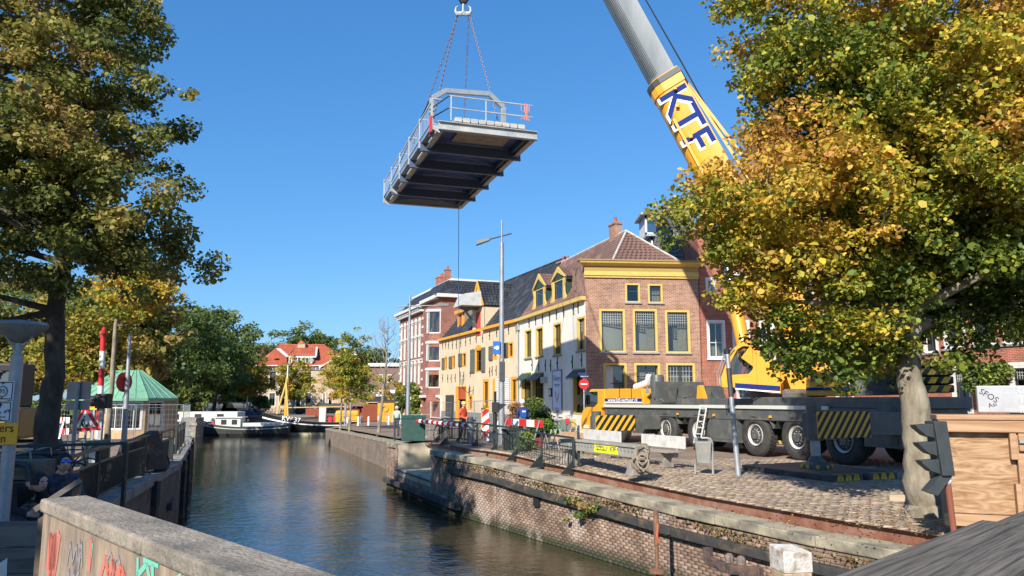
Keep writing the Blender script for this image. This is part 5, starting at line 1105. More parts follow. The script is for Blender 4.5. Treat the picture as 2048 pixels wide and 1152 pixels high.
# carrier chassis: side profile
wx = [kx(p) for p in wpx]
m = MB(); m.box(kx(1207), KL-.3, .05, WD-.05, 1.25, 1.72); m.box(kx(1345), kx(1700), .25, WD-.2, 1.72, 2.02); m.box(kx(1500), KL-.1, .12, WD-.1, 1.723, 2.06)
m.box(kx(1215), KL-.5, .9, 2.0, .55, 1.25)
m.build('chassis', M_craneg, ck, bevel=.02)
m = MB(); m.bar((kx(1208), .0, 1.68), (kx(1400), .0, 1.70), .1, .13); m.box(kx(1400), kx(1655), -.02, .06, 1.66, 1.78); m.build('side_rail', mat('pale grey rail', (.55, .56, .50), .5), ck)
# mud guards and lockers between the wheels
def locker(a, b_, z0, z1, nm='locker', y0=.02, y1=.5, slope=0):
    m = MB(); x0, x1 = kx(a), kx(b_); m.prism([(x0+slope, z0), (x1-slope, z0), (x1, z1), (x0, z1)], y0, y1)
    m.box(x0+.12, x1-.12, y0-.015, y0, z0+.1, z1-.14); m.box(x1-.3, x1-.22, y0-.03, y0-.015, (z0+z1)/2, (z0+z1)/2+.1); m.build(nm, M_craneg, ck, bevel=.012)
locker(1416, 1471, .42, 1.24, slope=.0); locker(1262, 1290, .5, 1.24); locker(1640, 1668, .75, 1.24); locker(1722, 1796, .62, 1.5); locker(1750, 1798, 1.503, 1.9)
for px in wpx:
    x = kx(px); m = MB(); m.box(x-.98, x+.98, .02, .75, 1.28, 1.34)
    for s in (-1, 1): m.add([(x+s*.82, .03, 1.28), (x+s*1.0, .03, 1.0), (x+s*1.0, .75, 1.0), (x+s*.82, .75, 1.28)], [(0, 1, 2, 3)])
    m.build('mudguard', M_craneg, ck)
for a in (1353, 1425, 1537): MB().box(kx(a), kx(a)+.12, -.03, .01, 1.36, 1.44).build('side_marker', M_orange, ck)
# driver's cab
P_ = poly([(1160, 858), (1158, 842), (1161, 822), (1167, 815), (1172, 786), (1177, 778.5), (1204, 778), (1206, 812), (1198, 818), (1196, 858)])
cb = MB().prism(P_, .1, WD-.1).build('driver_cab', M_yel, ck, bevel=.05)
gp = poly([(1172.5, 784), (1194.5, 783), (1194.5, 806), (1188, 813), (1169.5, 812.5)], .07); MB().prism(gp, .06, .095).build('side_window', M_gld, cb)
fx = P_[3][0]; tx = P_[4][0]; MB().quad((P_[3][0]-.02, .3, P_[3][1]+.03), (P_[4][0]-.02, .3, P_[4][1]), (P_[4][0]-.02, WD-.3, P_[4][1]), (P_[3][0]-.02, WD-.3, P_[3][1]+.03)).build('windscreen', M_gld, cb, fix=False)
m = MB(); m.tube([(tx, .1, 2.35), (tx-.3, -.15, 2.25), (tx-.32, -.15, 1.7), (tx-.1, .05, 1.65)], .02, 6); m.box(tx-.42, tx-.34, -.3, -.02, 1.72, 2.2); m.build('mirror', M_blk, cb, bevel=.01)
MB().box(P_[0][0]-.03, P_[0][0]+.05, .25, .7, .62, .78).box(P_[0][0]+.2, P_[0][0]+.75, .06, .1, .55, .72).build('headlight', mat('lamp glass', (.7, .6, .4), .2), cb)
MB().box(kx(1183), kx(1197), .05, .12, .98, 1.2).build('flag_sticker', M_blue, cb)
# engine bay (yellow) with blue stripe and address
b_ = MB().prism(poly([(1206, 808), (1205, 779), (1210, 777.5), (1277, 777), (1281, 790), (1283, 809)]), .12, WD-.12).build('engine_cover', M_yel, ck, bevel=.03)
z0 = K(1240, 802.5)[1]; z1 = K(1240, 797)[1]; x0 = kx(1206); x1 = kx(1279)
MB().box(x0, x1, .09, .118, z0, z1).build('blue_stripe', M_blue, b_); MB().box(x0, x1, .09, .118, z0-.07, z0-.03).build('white_stripe', M_wht, b_)
text('web_address', 'www.ktf-verhuur.nl', .26, M_wht, b_, (lerp(x0, x1, .5), .085, (z0+z1)/2-.01), sx=1.3)
m = MB()
for px in (1235, 1259): m.box(kx(px)-.012, kx(px)+.012, .1, .119, z1+.02, z1+.6)
m.build('panel_joint', M_blk, b_)
# dark machinery behind the cab
rn = random.Random(4); m = MB(); x0 = kx(1284); x1 = kx(1378)
m.box(x0, x1, .4, WD-.4, 1.72, 2.0); m.box(kx(1303), kx(1308), .2, WD-.3, 1.75, 2.75); m.box(kx(1338), kx(1356), .5, 2.3, 1.95, 2.55)
for k_ in range(13): x = lerp(kx(1310), kx(1338), k_/13); m.bar((x, .35, 1.85), (x+.12, .35, 2.5), .04, .06)
m.lathe([(.28, 0), (.3, 1.2), (.26, 1.3)], (kx(1292), .6, 1.75), 14); m.box(kx(1312), kx(1336), .4, 1.9, 2.0, 2.42)
for k_ in range(16): x = rn.uniform(x0, x1); y = rn.uniform(.3, 1.4); z = rn.uniform(1.8, 2.4); m.tube([(x, y, z), (x+rn.uniform(-.4, .4), y+rn.uniform(-.2, .2), z+rn.uniform(-.1, .3)), (x+rn.uniform(-.9, .9), y, z-rn.uniform(0, .3))], .035, 6)
o = m.build('machinery', M_craneg, ck, smooth=True); o['kind'] = 'stuff'
MB().prism(poly([(1364, 797), (1366, 771), (1370, 770), (1378, 797)]), .7, .9).build('lifting_bracket', M_yel, ck)
MB().prism(poly([(1301, 772), (1307, 787), (1297, 787)], .3), .12, .14).build('warning_triangle', M_zinc, ck)
m = MB(); m.tube([(kx(1250), .6, 2.55), (kx(1262), .6, 2.62), (kx(1274), .6, 2.75), (kx(1277), .6, 3.05)], .16, 12); m.build('air_intake', mat('white duct', (.7, .7, .66), .5), ck, smooth=True)
# outriggers with hazard striped beams, jacks and mats
def hazard(parent, x, y0, y1, z0, z1, n_):
    """striped plate on the face x of a beam running in y; y0 outer end"""
    m = MB(); m.box(x-.03, x, y0, y1, z0, z1); o = m.build('hazard_panel', M_haz1, parent, bevel=.01); s = MB(); w_ = (y1-y0)/n_/2; sl = (z1-z0)*.75
    for k_ in range(-2, n_+1):
        a = y0+(k_*2+.4)*w_
        pts = [(a, z0), (a+w_, z0), (a+w_+sl, z1), (a+sl, z1)]; cl = []
        # clip to the panel
        def clipy(ps, lim, keep):
            out = []
            for i_ in range(len(ps)):
                p, q = ps[i_], ps[(i_+1) % len(ps)]; pi_ = keep(p[0]); qi = keep(q[0])
                if pi_: out.append(p)
                if pi_ != qi: t = (lim-p[0])/(q[0]-p[0]); out.append((lim, p[1]+(q[1]-p[1])*t))
            return out
        pts = clipy(pts, y0, lambda v: v >= y0-1e-9); pts = clipy(pts, y1, lambda v: v <= y1+1e-9) if pts else []
        if len(pts) > 2: s.prism(pts, x, x+.004, 'x')
    s.build('black_stripe', M_blk, o)
def outrigger(x, ext, z0, z1, matrect, n_, y_in=.05, hw_=.28, side=-1):
    yo = -ext if side < 0 else WD+ext
    m = MB(); m.box(x-hw_, x+hw_, min(yo, y_in), max(yo, WD-y_in) if side > 0 else 1.0, z0, z1); m.build('outrigger_beam', M_craneg, ck, bevel=.02)
    if side < 0: hazard(ck, x+hw_+.036, yo-.05, yo+ext*.60, z0-.03, z1+.03, n_)
    j = MB(); j.lathe([(.2, z0-.1), (.2, z1+.2)], (x, yo+.15*-side, 0), 16); j.lathe([(.13, .45), (.13, z0-.08)], (x, yo+.15*-side, 0), 16, 1); j.lathe([(.2, .34), (.2, .4), (.14, .5)], (x, yo+.15*-side, 0), 16); j.build('jack', [M_craneg, M_steel], ck, smooth=True)
xf = 9.76-3.04; xr = 9.76+9.14
outrigger(xf, 3.0, .74, 1.3, None, 6); outrigger(xr, 3.0, 1.0, 1.64, None, 8, hw_=.3); outrigger(xf, 2.6, .8, 1.25, None, 5, side=1); outrigger(xr, 2.6, .8, 1.25, None, 5, side=1)
M_mat = mat('black outrigger mat', (.035, .037, .036), .7, c2=(.09, .09, .08), sc=4, bump=.3)
def padmat(label, x, y, L_, Wm, h, rot=0, parts=1):
    p = FK.w(x, y, 0); t = thing('outrigger_mat', label, 'ground mat', (p.x, p.y, .01), FK.rz+rot, 'outrigger mats under the crane jacks')
    for i_ in range(parts):
        a = -L_/2+i_*L_/parts+.01; b_ = -L_/2+(i_+1)*L_/parts-.01
        o = MB().prism([(a+.1, -Wm/2), (b_-.1, -Wm/2), (b_, -Wm/2+.25), (b_, Wm/2-.25), (b_-.1, Wm/2), (a+.1, Wm/2), (a, Wm/2-.25), (a, -Wm/2+.25)], 0, h, 'z').build('mat_board', M_mat, t, bevel=.02)
        s = MB()
        for (cx, cy, dx) in ((a+.25, -Wm/2, 1), (b_-.25, -Wm/2, -1)):
            for k_ in range(3): x_ = cx+dx*k_*.26; s.add([(x_-.06, cy-.004, .02), (x_+.06, cy-.004, .02), (x_+.06+.06*dx, cy-.004, h+.003), (x_-.06+.06*dx, cy-.004, h+.003), (x_-.06+.1*dx, cy+.16, h+.003), (x_+.06+.1*dx, cy+.16, h+.003)], [(0, 1, 2, 3), (3, 2, 5, 4)])
        s.build('yellow_mark', M_haz1, o, fix=False)
    return t
padmat('big black crane mat with yellow corner marks under the rear jack', xr, -2.9, 2.3, 3.4, .17, PI/2+.0, 2)
padmat('black crane mat with yellow stripes behind the left white bench', xf, -2.9, 1.6, 2.2, .16, PI/2)
padmat('crane mat on the far side of the crane front, near the corner house', xf, WD+2.5, 1.6, 1.6, .16, PI/2); padmat('crane mat on the far side of the crane rear', xr, WD+2.5, 1.6, 1.6, .16, PI/2)
for x in (xf, xr):
    for y in (-2.85, WD+2.45):
        m = MB(); m.lathe([(.36, .17), (.36, .26), (.25, .34)], (x, y, .015), 18); o = m.build('jack_foot', M_craneg, ck)
        if y < 0:
            s = MB()
            for k_ in range(9): a = 2*PI*k_/9; s.bar((x+.37*math.cos(a), y+.37*math.sin(a), .19), (x+.37*math.cos(a), y+.37*math.sin(a), .28), .12, .02)
            s.build('yellow_mark', M_haz1, o)
# access ladder
p0 = K(1408, 812, -.1); m = MB(); x = p0[0]
for s in (-.2, .2): m.bar((x+s, -.12, 1.75), (x+s-.05, -.45, .33), .05, .03)
for k_ in range(6): t = (k_+.5)/6; m.bar((x-.2-.05*t, lerp(-.12, -.45, t), lerp(1.75, .33, t)), (x+.2-.05*t, lerp(-.12, -.45, t), lerp(1.75, .33, t)), .05, .03)
m.build('ladder', M_white, ck)
# ---- superstructure
FS = Frame(9.12, 26.85, 9.12+.905, 26.85-.426)
S_ = lambda px, py, off=0: FS.uv(px, py, off)
def sp(pts, off=0): return [S_(a, b, off) for a, b in pts]
ss = bpy.data.objects.new('superstructure', None); COL.objects.link(ss); ss.parent = ck
ss.matrix_local = (Matrix.Translation(FK.o) @ Matrix.Rotation(FK.rz, 4, 'Z')).inverted() @ (Matrix.Translation(FS.o) @ Matrix.Rotation(FS.rz, 4, 'Z'))
cabp = sp([(1440, 774), (1437.5, 757), (1451, 717), (1466, 698), (1480, 685), (1492, 681), (1512, 688), (1514, 770), (1500, 776)])
glp = sp([(1457, 750), (1460, 726), (1474, 699), (1485.5, 692), (1506, 693), (1506, 738), (1497.5, 748)])
def ring_prism(m, outer, inner, y0, y1, mi=0):
    """plate with a hole: bridge outer and inner polygons by nearest matching of a resampled outline"""
    def res(P, n_):
        P = [Vector(p) for p in P]; L_ = [(P[(i_+1) % len(P)]-P[i_]).length for i_ in range(len(P))]; T_ = sum(L_); out = []
        for k_ in range(n_):
            s = T_*k_/n_; i_ = 0
            while s > L_[i_]: s -= L_[i_]; i_ += 1
            out.append(P[i_].lerp(P[(i_+1) % len(P)], s/L_[i_]))
        return out
    c = sum((Vector(p) for p in inner), Vector((0, 0)))/len(inner)
    n_ = 48; I = res(inner, n_); I.sort(key=lambda p: math.atan2(p.y-c.y, p.x-c.x)); O = []
    oo = [Vector(p) for p in outer]
    for p in I:
        d = (p-c).normalized(); best = None
        for i_ in range(len(oo)):
            a, b_ = oo[i_], oo[(i_+1) % len(oo)]; e = b_-a; den = d.x*e.y-d.y*e.x
            if abs(den) < 1e-9: continue
            t = ((a.x-c.x)*e.y-(a.y-c.y)*e.x)/den; u = ((a.x-c.x)*d.y-(a.y-c.y)*d.x)/den
            if t > 0 and -2e-3 <= u <= 1+2e-3 and (best is None or t > best): best = t
        O.append(c+d*(best or 1))
    for i_ in range(n_):
        j = (i_+1) % n_
        m.add([(O[i_].x, y0, O[i_].y), (O[j].x, y0, O[j].y), (I[j].x, y0, I[j].y), (I[i_].x, y0, I[i_].y), (O[i_].x, y1, O[i_].y), (O[j].x, y1, O[j].y), (I[j].x, y1, I[j].y), (I[i_].x, y1, I[i_].y)], [(0, 1, 2, 3), (7, 6, 5, 4), (0, 4, 5, 1), (3, 2, 6, 7)], mi)
m = MB(); ring_prism(m, cabp, glp, 0, .07); ring_prism(m, cabp, glp, .93, 1.0)
for i_ in (1, 2, 3): a, b_ = cabp[i_], cabp[i_+1]
a, b_ = cabp[4], cabp[5]; m.add([(a[0], 0, a[1]), (b_[0], 0, b_[1]), (b_[0], 1, b_[1]), (a[0], 1, a[1])], [(0, 1, 2, 3)])
a, b_ = cabp[5], cabp[6]; m.add([(a[0], 0, a[1]), (b_[0], 0, b_[1]), (b_[0], 1, b_[1]), (a[0], 1, a[1])], [(0, 1, 2, 3)])
a, b_ = cabp[0], cabp[1]; c = cabp[8]; m.add([(a[0], 0, a[1]), (b_[0], 0, b_[1]), (b_[0], 1, b_[1]), (a[0], 1, a[1])], [(0, 1, 2, 3)]); m.add([(a[0], 0, a[1]), (c[0], 0, c[1]), (c[0], 1, c[1]), (a[0], 1, a[1])], [(0, 1, 2, 3)])
m.build('operator_cab', M_yel, ss, bevel=.0)
MB().prism(glp, .03, .035).build('side_window', glassmat('cab glass', (.7, .74, .72), .06), ss); MB().prism(glp, .96, .965).build('side_window', M_gld, ss)
m = MB()
for i_ in (1, 2, 3): a, b_ = cabp[i_], cabp[i_+1]; m.add([(a[0], .04, a[1]), (b_[0], .04, b_[1]), (b_[0], .96, b_[1]), (a[0], .96, a[1])], [(0, 1, 2, 3)])
m.build('windscreen', MATS['cab glass'], ss)
m = MB(); f = sp([(1436, 772), (1434, 750), (1446, 716), (1462, 696)], -.12); m.tube([(x, -.12, z) for x, z in f], .025, 6); m.tube([(x+.1, -.1, z) for x, z in f], .02, 6); m.build('grab_rail', M_steel, ss)
bodyp = sp([(1512, 784), (1513, 700), (1530, 708), (1558, 730), (1560, 784)])
m = MB(); m.prism(sp([(1500, 777), (1512, 700), (1530, 706), (1560, 735), (1562, 788), (1545, 788)], .05), .05, 1.1); m.build('cab_rear_body', M_yel, ss, bevel=.02)
m = MB(); m.prism(sp([(1560, 790), (1562, 740), (1600, 705), (1640, 700), (1660, 735), (1662, 792)], 1.15), 1.15, 2.3); m.build('turntable_frame', M_yel, ss, bevel=.03)
m = MB(); m.prism(sp([(1612, 792), (1612, 744), (1668, 740), (1690, 746), (1702, 792)], .1), .1, 1.1); eb = m.build('engine_housing', M_yel, ss, bevel=.03)
m = MB(); m.prism(sp([(1470, 774.5), (1470, 766), (1560, 772), (1560, 780)], -.01), -.012, -.004); m.build('blue_stripe', M_blue, ss); MB().prism(sp([(1612, 781), (1612, 775), (1696, 774), (1699, 780)], .08), .07, .09).build('blue_stripe', M_blue, ss)
m = MB(); m.prism(sp([(1470, 778.5), (1470, 776), (1560, 783), (1560, 786)], -.01), -.012, -.004); m.build('white_stripe', M_wht, ss)
kp = S_(1634, 756, .08); text('company_letters', 'KTF', .42, M_blue, ss, (kp[0]+.2, .07, kp[1]), sx=1.2)
m = MB(); p = S_(1560, 792, 1.5); m.lathe([(1.25, 2.06), (1.25, 2.2), (1.1, 2.35)], (S_(1560, 795, 1.7)[0], 1.7, 0), 28); m.build('slew_ring', M_craneg, ss, smooth=True)
# ballast at the rear
pc0 = S_(1845, 786, .0); pc1 = S_(1903, 718, .0)
for k_ in range(4):
    z0 = lerp(pc0[1], pc1[1], k_/4)+.015; z1 = lerp(pc0[1], pc1[1], (k_+1)/4)-.015; o = MB().box(pc0[0]-1.0, pc1[0], -.2, 3.6, z0, z1).build('counterweight', M_blk if k_ % 2 else M_dk, ss, bevel=.04)
    s = MB()
    for j in range(4): x = pc1[0]-.25-j*.36; s.add([(x-.12, -.203, z0+.02), (x+.08, -.203, z0+.02), (x+.2, -.203, z1-.02), (x, -.203, z1-.02)], [(0, 1, 2, 3)])
    s.build('yellow_stripe', M_haz1, o, fix=False)
m = MB(); m.prism(sp([(1700, 792), (1700, 748), (1850, 735), (1850, 788)], .8), .8, 2.6); m.build('ballast_frame', M_craneg, ss); 
m = MB(); m.lathe([(.42, -1.0), (.42, -.95), (.3, -.94), (.3, .3), (.42, .31), (.42, .36)], (S_(1740, 740, 1.7)[0], 1.7, 3.1), 20, 0, Matrix.Rotation(PI/2, 3, 'X')); m.build('winch_drum', M_steel, ss, smooth=True)
# ---- boom (world coordinates, parented to the superstructure frame)
INV = (Matrix.Translation(FS.o) @ Matrix.Rotation(FS.rz, 4, 'Z')).inverted()
BF = Vector((10.9, 27.9, 3.5)); BT = Vector((-2.28, 34.0, 35.5)); bd_ = (BT-BF).normalized(); bs = Vector((bd_.y, -bd_.x, 0)).normalized(); bu = bs.cross(bd_).normalized()
if bu.z < 0: bu = -bu
def bsec(s0, s1, w_, h, n_=14, round_=True):
    """U shaped boom box: flat top, rounded underside"""
    L_ = (BT-BF).length; prof = [(-w_/2, h*.5), (w_/2, h*.5), (w_/2, -h*.1)]
    for k_ in range(1, 7): a = k_/7*PI; prof.append((w_/2*math.cos(a), -h*.1-h*.42*math.sin(a)))
    prof.append((-w_/2, -h*.1)); m = MB(); n0 = len(prof); vs = []
    for s in (s0, s1):
        c = BF+bd_*L_*s
        for a, b_ in prof: vs.append(c+bs*a+bu*b_)
    m.add(vs, [tuple(range(n0)), tuple(reversed(range(n0, 2*n0)))]+[(i_, i_+n0, (i_+1) % n0+n0, (i_+1) % n0) for i_ in range(n0)]); return m.xf(INV)
def BP(s, a, b_): return BF+bd_*(BT-BF).length*s+bs*a+bu*b_
bm = bsec(-.02, .355, 1.22, 1.42).build('boom_base_section', M_yel, ss, smooth=True)
M_boomg = mat('grey telescopic boom', (.13, .15, .165), .5, metal=.1, c2=(.20, .22, .235), sc=1.5, streak=.2)
for (a, b_, w_, h) in ((.35, .62, 1.04, 1.22), (.61, .8, .9, 1.05), (.79, 1.0, .76, .9)): bsec(a, b_, w_, h).build('telescopic_section', M_boomg, ss, smooth=True)
for (s, w_, h) in ((.349, 1.36, 1.56), (.62, 1.14, 1.32), (.8, .98, 1.14)): bsec(s-.003, s+.004, w_, h).build('boom_collar', M_dk if s < .36 else M_dk, ss)
bsec(.335, .346, 1.3, 1.5).build('boom_collar', M_yel, ss)
side = -1 if bs.y > 0 else 1   # side facing the camera
m = MB()
m.bar(BP(.06, side*.64, -.35), BP(.3, side*.64, -.35), .06, .1)
for s, q in ((.31, .0), (.27, -.1), (.2, .1), (.33, .25)): m.bar(BP(s, side*.62, q), BP(s, side*.78, q), .14, .1)
m.xf(INV).build('bracket', M_yel, ss)
m = MB()
for k_ in range(7): m.tube([BP(.36, side*(.525), -.1-.06*k_), BP(.615, side*(.525), -.1-.06*k_)], .012, 4)
m.xf(INV).build('boom_rib', M_dk, ss)
m = MB()
for b_ in (.9, 1.35): m.bar(BP(.335, side*.1, .75), BP(.15, side*.1, b_+.2), .1)
m.xf(INV).build('guy_strut', M_yel, ss)
m = MB(); m.tube([BP(.02, 0, .9), BP(.36, 0, .95), BP(1.0, 0, .75)], .018, 5); m.tube([BP(.02, .2, .9), BP(.36, .2, .92), BP(1.0, .2, .75)], .018, 5); m.xf(INV).build('hoist_cable', M_blk, ss)
# letters along the boom side: plane spanned by boom direction (down) and bu
def boomtext(ch, s, size, mt, dz, lift):
    o = text('boom_letter', ch, size, mt, ss, (0, 0, 0), off=.045 if mt is M_wht else .02); n_ = bs*side; down = -bd_; 
    up_ = n_.cross(down).normalized()        # text x along down, y = n x x
    M = Matrix((down, up_, n_)).transposed().to_4x4(); M.translation = BP(s, side*(.612+lift), dz); o.parent = ss; o.matrix_local = INV @ M
    o.scale = (1.25, 1.15, 1); return o
for i_, ch in enumerate('KTF'):
    s = .318-.027*i_
    boomtext(ch, s, 1.4, M_wht, -.02, .001).location += Vector((0, 0, -.05)); boomtext(ch, s, 1.4, M_blue, .03, .008)
# luffing cylinder
ca = aty(1490, 705, 27.6); cbm = BP(.175, side*.1, -.75)
m = MB(); m.tube([ca, ca.lerp(cbm, .5)], .24, 16); m.tube([ca.lerp(cbm, .5), cbm], .15, 16, 1); m.xf(INV).build('luffing_cylinder', [M_yel, M_chrome], ss, smooth=True)
m = MB(); m.bar(ca, ca+Vector((1.2, -.3, -1.0)), .7, .5); m.xf(INV).build('cylinder_mount', M_yel, ss); MB().bar(cbm, BP(.2, 0, -.5), .5, .4).xf(INV).build('cylinder_mount', M_yel, ss)
m = MB(); m.bar(BP(-.02, 0, -.1), Vector((11.3, 27.6, 2.3)), .9, 1.6); m.bar(BP(-.01, 0, 0), BP(.03, 0, -.4), 1.3, 1.6); m.xf(INV).build('boom_foot', M_yel, ss, bevel=.05)
# boom head sheaves
m = MB(); 
for a in (-.25, 0, .25): m.tube([BP(1.0, a-.06, -.1), BP(1.0, a+.06, -.1)], .45, 16)
m.xf(INV).build('sheave', M_dk, ss)
# ================================================================ HOOK, CHAINS AND LIFTED BRIDGE DECK
HK = Vector((-2.28, 34.0, 20.35))
hk = thing('hook_block', 'black and yellow hook block with twin hook above the lifted bridge deck', 'crane hook', HK)
m = MB(); m.box(-.32, .32, -.2, .2, .35, 1.3); m.add([(-.3, -.2, .35), (.3, -.2, .35), (.12, -.1, .0), (-.12, -.1, .0), (-.3, .2, .35), (.3, .2, .35), (.12, .1, .0), (-.12, .1, .0)], [(0, 1, 2, 3), (4, 7, 6, 5), (0, 3, 7, 4), (1, 5, 6, 2), (3, 2, 6, 7)]); m.build('block', M_blk, hk, bevel=.03)
MB().box(-.36, -.325, -.22, .22, .4, 1.2).box(.325, .36, -.22, .22, .4, 1.2).build('cheek_plate', M_yel, hk)
m = MB(); m.tube([(0, 0, .05), (0, 0, -.45)], .06, 8)
for s in (-1, 1): m.tube([(0, 0, -.42), (s*.12, 0, -.56), (s*.28, 0, -.54), (s*.36, 0, -.38), (s*.33, 0, -.2), (s*.24, 0, -.12)], [.09, .09, .085, .07, .05, .03], 8)
m.bar((-.28, 0, -.5), (.28, 0, -.5), .12, .14); m.build('twin_hook', M_steel, hk, smooth=True)
m = MB()
for x in (-.2, .0, .2): m.tube([(x, 0, 1.2), (x*1.5, .05, 15.3)], .014, 4)
m.build('hoist_rope', M_blk, hk)
SD = .875; DK0 = Vector((-3.23, 33.36, 0))*SD; DKR = Vector((1.1, 34.78, 0))*SD; DKF = Vector((-7.6, 46.73, 0))*SD; ZB = 2+12*SD
ux = (DKR-DK0).normalized(); DW = (DKR-DK0).length; DL = (DKF-DK0).length; rzd = math.atan2(ux.y, ux.x)
dk = thing('bridge_deck', 'dark steel bridge deck with grey railings hanging from chains above the canal', 'bridge deck', (DK0.x, DK0.y, ZB), rzd)
M_dsteel = mat('grey bridge steel', (.42, .44, .44), .6, c2=(.3, .32, .32), sc=3, c3=(.5, .48, .44), sc3=1.5)
M_under = mat('sky tinted bridge underside', (.04, .10, .3), .6, c2=(.06, .12, .34), sc=3)  # blue of the sky's reflection put into the base colour
M_dplank = woodmat('bridge planks', (.35, .34, .31), (.52, .5, .45), (1, 10, 10))
m = MB(); m.box(.16, DW-.16, .2, DL-.1, .34, .38); m.build('deck_plate', M_under, dk)
def ibeam(m, p, q, h, w_, z):   # simple I beam between plan points
    a = Vector((*p, z)); b_ = Vector((*q, z)); m.bar(a+Vector((0, 0, .02)), b_+Vector((0, 0, .02)), w_, .03); m.bar(a+Vector((0, 0, h-.02)), b_+Vector((0, 0, h-.02)), w_, .03); m.bar(a+Vector((0, 0, h/2)), b_+Vector((0, 0, h/2)), .03, h-.07)
m = MB(); ibeam(m, (-.05, .1), (DW+.1, .1), .36, .22, 0); m.build('end_beam', M_dsteel, dk)
m = MB(); ibeam(m, (0, DL), (DW, DL), .4, .2, 0); m.build('end_beam', M_dsteel, dk)
for x in (.06, DW-.06): m = MB(); ibeam(m, (x, .22), (x, DL-.12), .45, .2, -.02); m.build('edge_girder', M_dsteel, dk)
nb_ = 5
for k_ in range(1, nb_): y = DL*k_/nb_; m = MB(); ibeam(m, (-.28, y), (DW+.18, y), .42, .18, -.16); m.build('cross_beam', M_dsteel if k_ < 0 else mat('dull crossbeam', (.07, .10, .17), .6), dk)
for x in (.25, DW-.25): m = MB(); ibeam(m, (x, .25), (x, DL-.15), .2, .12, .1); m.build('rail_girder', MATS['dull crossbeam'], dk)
for k_ in range(nb_):
    y = DL*(k_+.35)/nb_
    for x in ((1.3, 2.5) if k_ else ()): MB().box(x-.14, x+.14, y-.45, y+.35, .25, .30).build('under_plate', mat('worn grey plate', (.16, .17, .18), .7), dk)
MB().box(.95, DW-.8, .55, 2.0, .25, .31).build('hatch_panel', mat('bare board', (.36, .32, .27), .8, c2=(.25, .22, .19), sc=3), dk)
m = MB()
for k_ in range(1, nb_): y = DL*k_/nb_; m.bar((.3, y+.1, .2), (DW-.3, y+DL/nb_-.2, .2), .06, .04); m.bar((DW-.3, y+.1, .2), (.3, y+DL/nb_-.2, .2), .06, .04)
m.build('wind_brace', M_under, dk)
for k_ in range(9): x = lerp(.78, DW-.55, k_/8); MB().box(x-.14, x+.14, .12, DL-.2, .44, .62).build('deck_plank', M_dplank, dk, bevel=.01)
MB().box(.2, DW-.1, .2, DL-.2, .385, .435).build('plank_bearer', M_blk, dk)
# left walkway brackets, toe board and railing with spindles
m = MB(); m.box(-.26, .0, .1, DL, .2, .24); m.build('walkway_edge', M_dsteel, dk)
for k_ in range(nb_*1+1): y = min(DL-.05, .15+k_*(DL-.2)/nb_); m = MB(); m.prism([(-.3, .02), (.02, -.12), (.02, .25), (-.3, .25)], y-.03, y+.03); m.box(-.34, -.28, y-.04, y+.04, .0, 1.28); m.box(-.34, .06, y-.03, y+.03, 1.25, 1.29); m.build('railing_post', M_dsteel, dk)
m = MB(); m.box(-.33, -.28, .1, DL, 1.14, 1.19); m.box(-.33, -.28, .1, DL, .32, .36)
m.build('railing_rail', M_dsteel, dk)
m = MB(); k_ = 0
while .2+k_*.28 < DL-.1: y = .2+k_*.28; m.box(-.31, -.30, y-.008, y+.008, .36, 1.14); k_ += 1
o = m.build('railing_bars', M_dsteel, dk); o['kind'] = 'stuff'
# near end safety rail
for z in (1.02, 1.52): m = MB(); m.tube([(.42, .25, z), (DW-.05, .25, z)], .03, 8); m.build('end_rail', M_dsteel, dk)
for x in (.5, 1.95): m = MB(); m.tube([(x, .25, .5), (x, .25, 1.52)], .028, 8); m.build('end_rail_post', M_dsteel, dk)
m = MB(); m.tube([(.42, .25, 1.52), (-.2, 1.2, 1.2)], .025, 6); m.tube([(.42, .25, 1.02), (-.2, 1.0, .75)], .025, 6); m.build('rail_return', M_rail, dk)
# portal frame
PF = [(-.08, .1), (-.08, 1.72), (.48, 2.12), (2.38, 2.22), (3.0, 1.72), (3.0, .4)]
m = MB()
for a, b_ in zip(PF, PF[1:]): m.bar((a[0], 1.25, a[1]), (b_[0], 1.25, b_[1]), .2, .16, up=(0, 1, 0))
m.build('portal_frame', mat('galvanised portal', (.34, .36, .37), .5, metal=.3, c2=(.27, .29, .3), sc=4), dk, bevel=.01)
m = MB(); m.tube([(-.15, 1.25, 1.7), (-.3, DL*.5, .9), (-.3, DL-.2, .25)], .025, 6); m.build('side_stay', M_blk, dk)
m = MB(); rn = random.Random(2)
for k_ in range(9): x = DW-.32+rn.gauss(0, .06); m.tube([(x, .22, 1.56), (x+rn.gauss(0, .03), .2, 1.25), (DW-.32+rn.gauss(0, .02), .2, 1.1), (x+rn.gauss(0, .06), .2, .85)], .018, 5)
tag(m.build('rope_bundle', mat('faded red rope', (.55, .22, .16), .9), None, loc=dk.location, rot=(0, 0, rzd)), 'faded red rope knotted around the end rail of the hanging bridge deck', 'rope')
tag(MB().box(-.36, -.3, .1, .35, -.1, .55).build('red_strap', mat('red strap cloth', (.6, .03, .05), .8), None, loc=dk.location, rot=(0, 0, rzd)), 'bright red strap wrapped round the near left corner post of the hanging deck', 'strap')
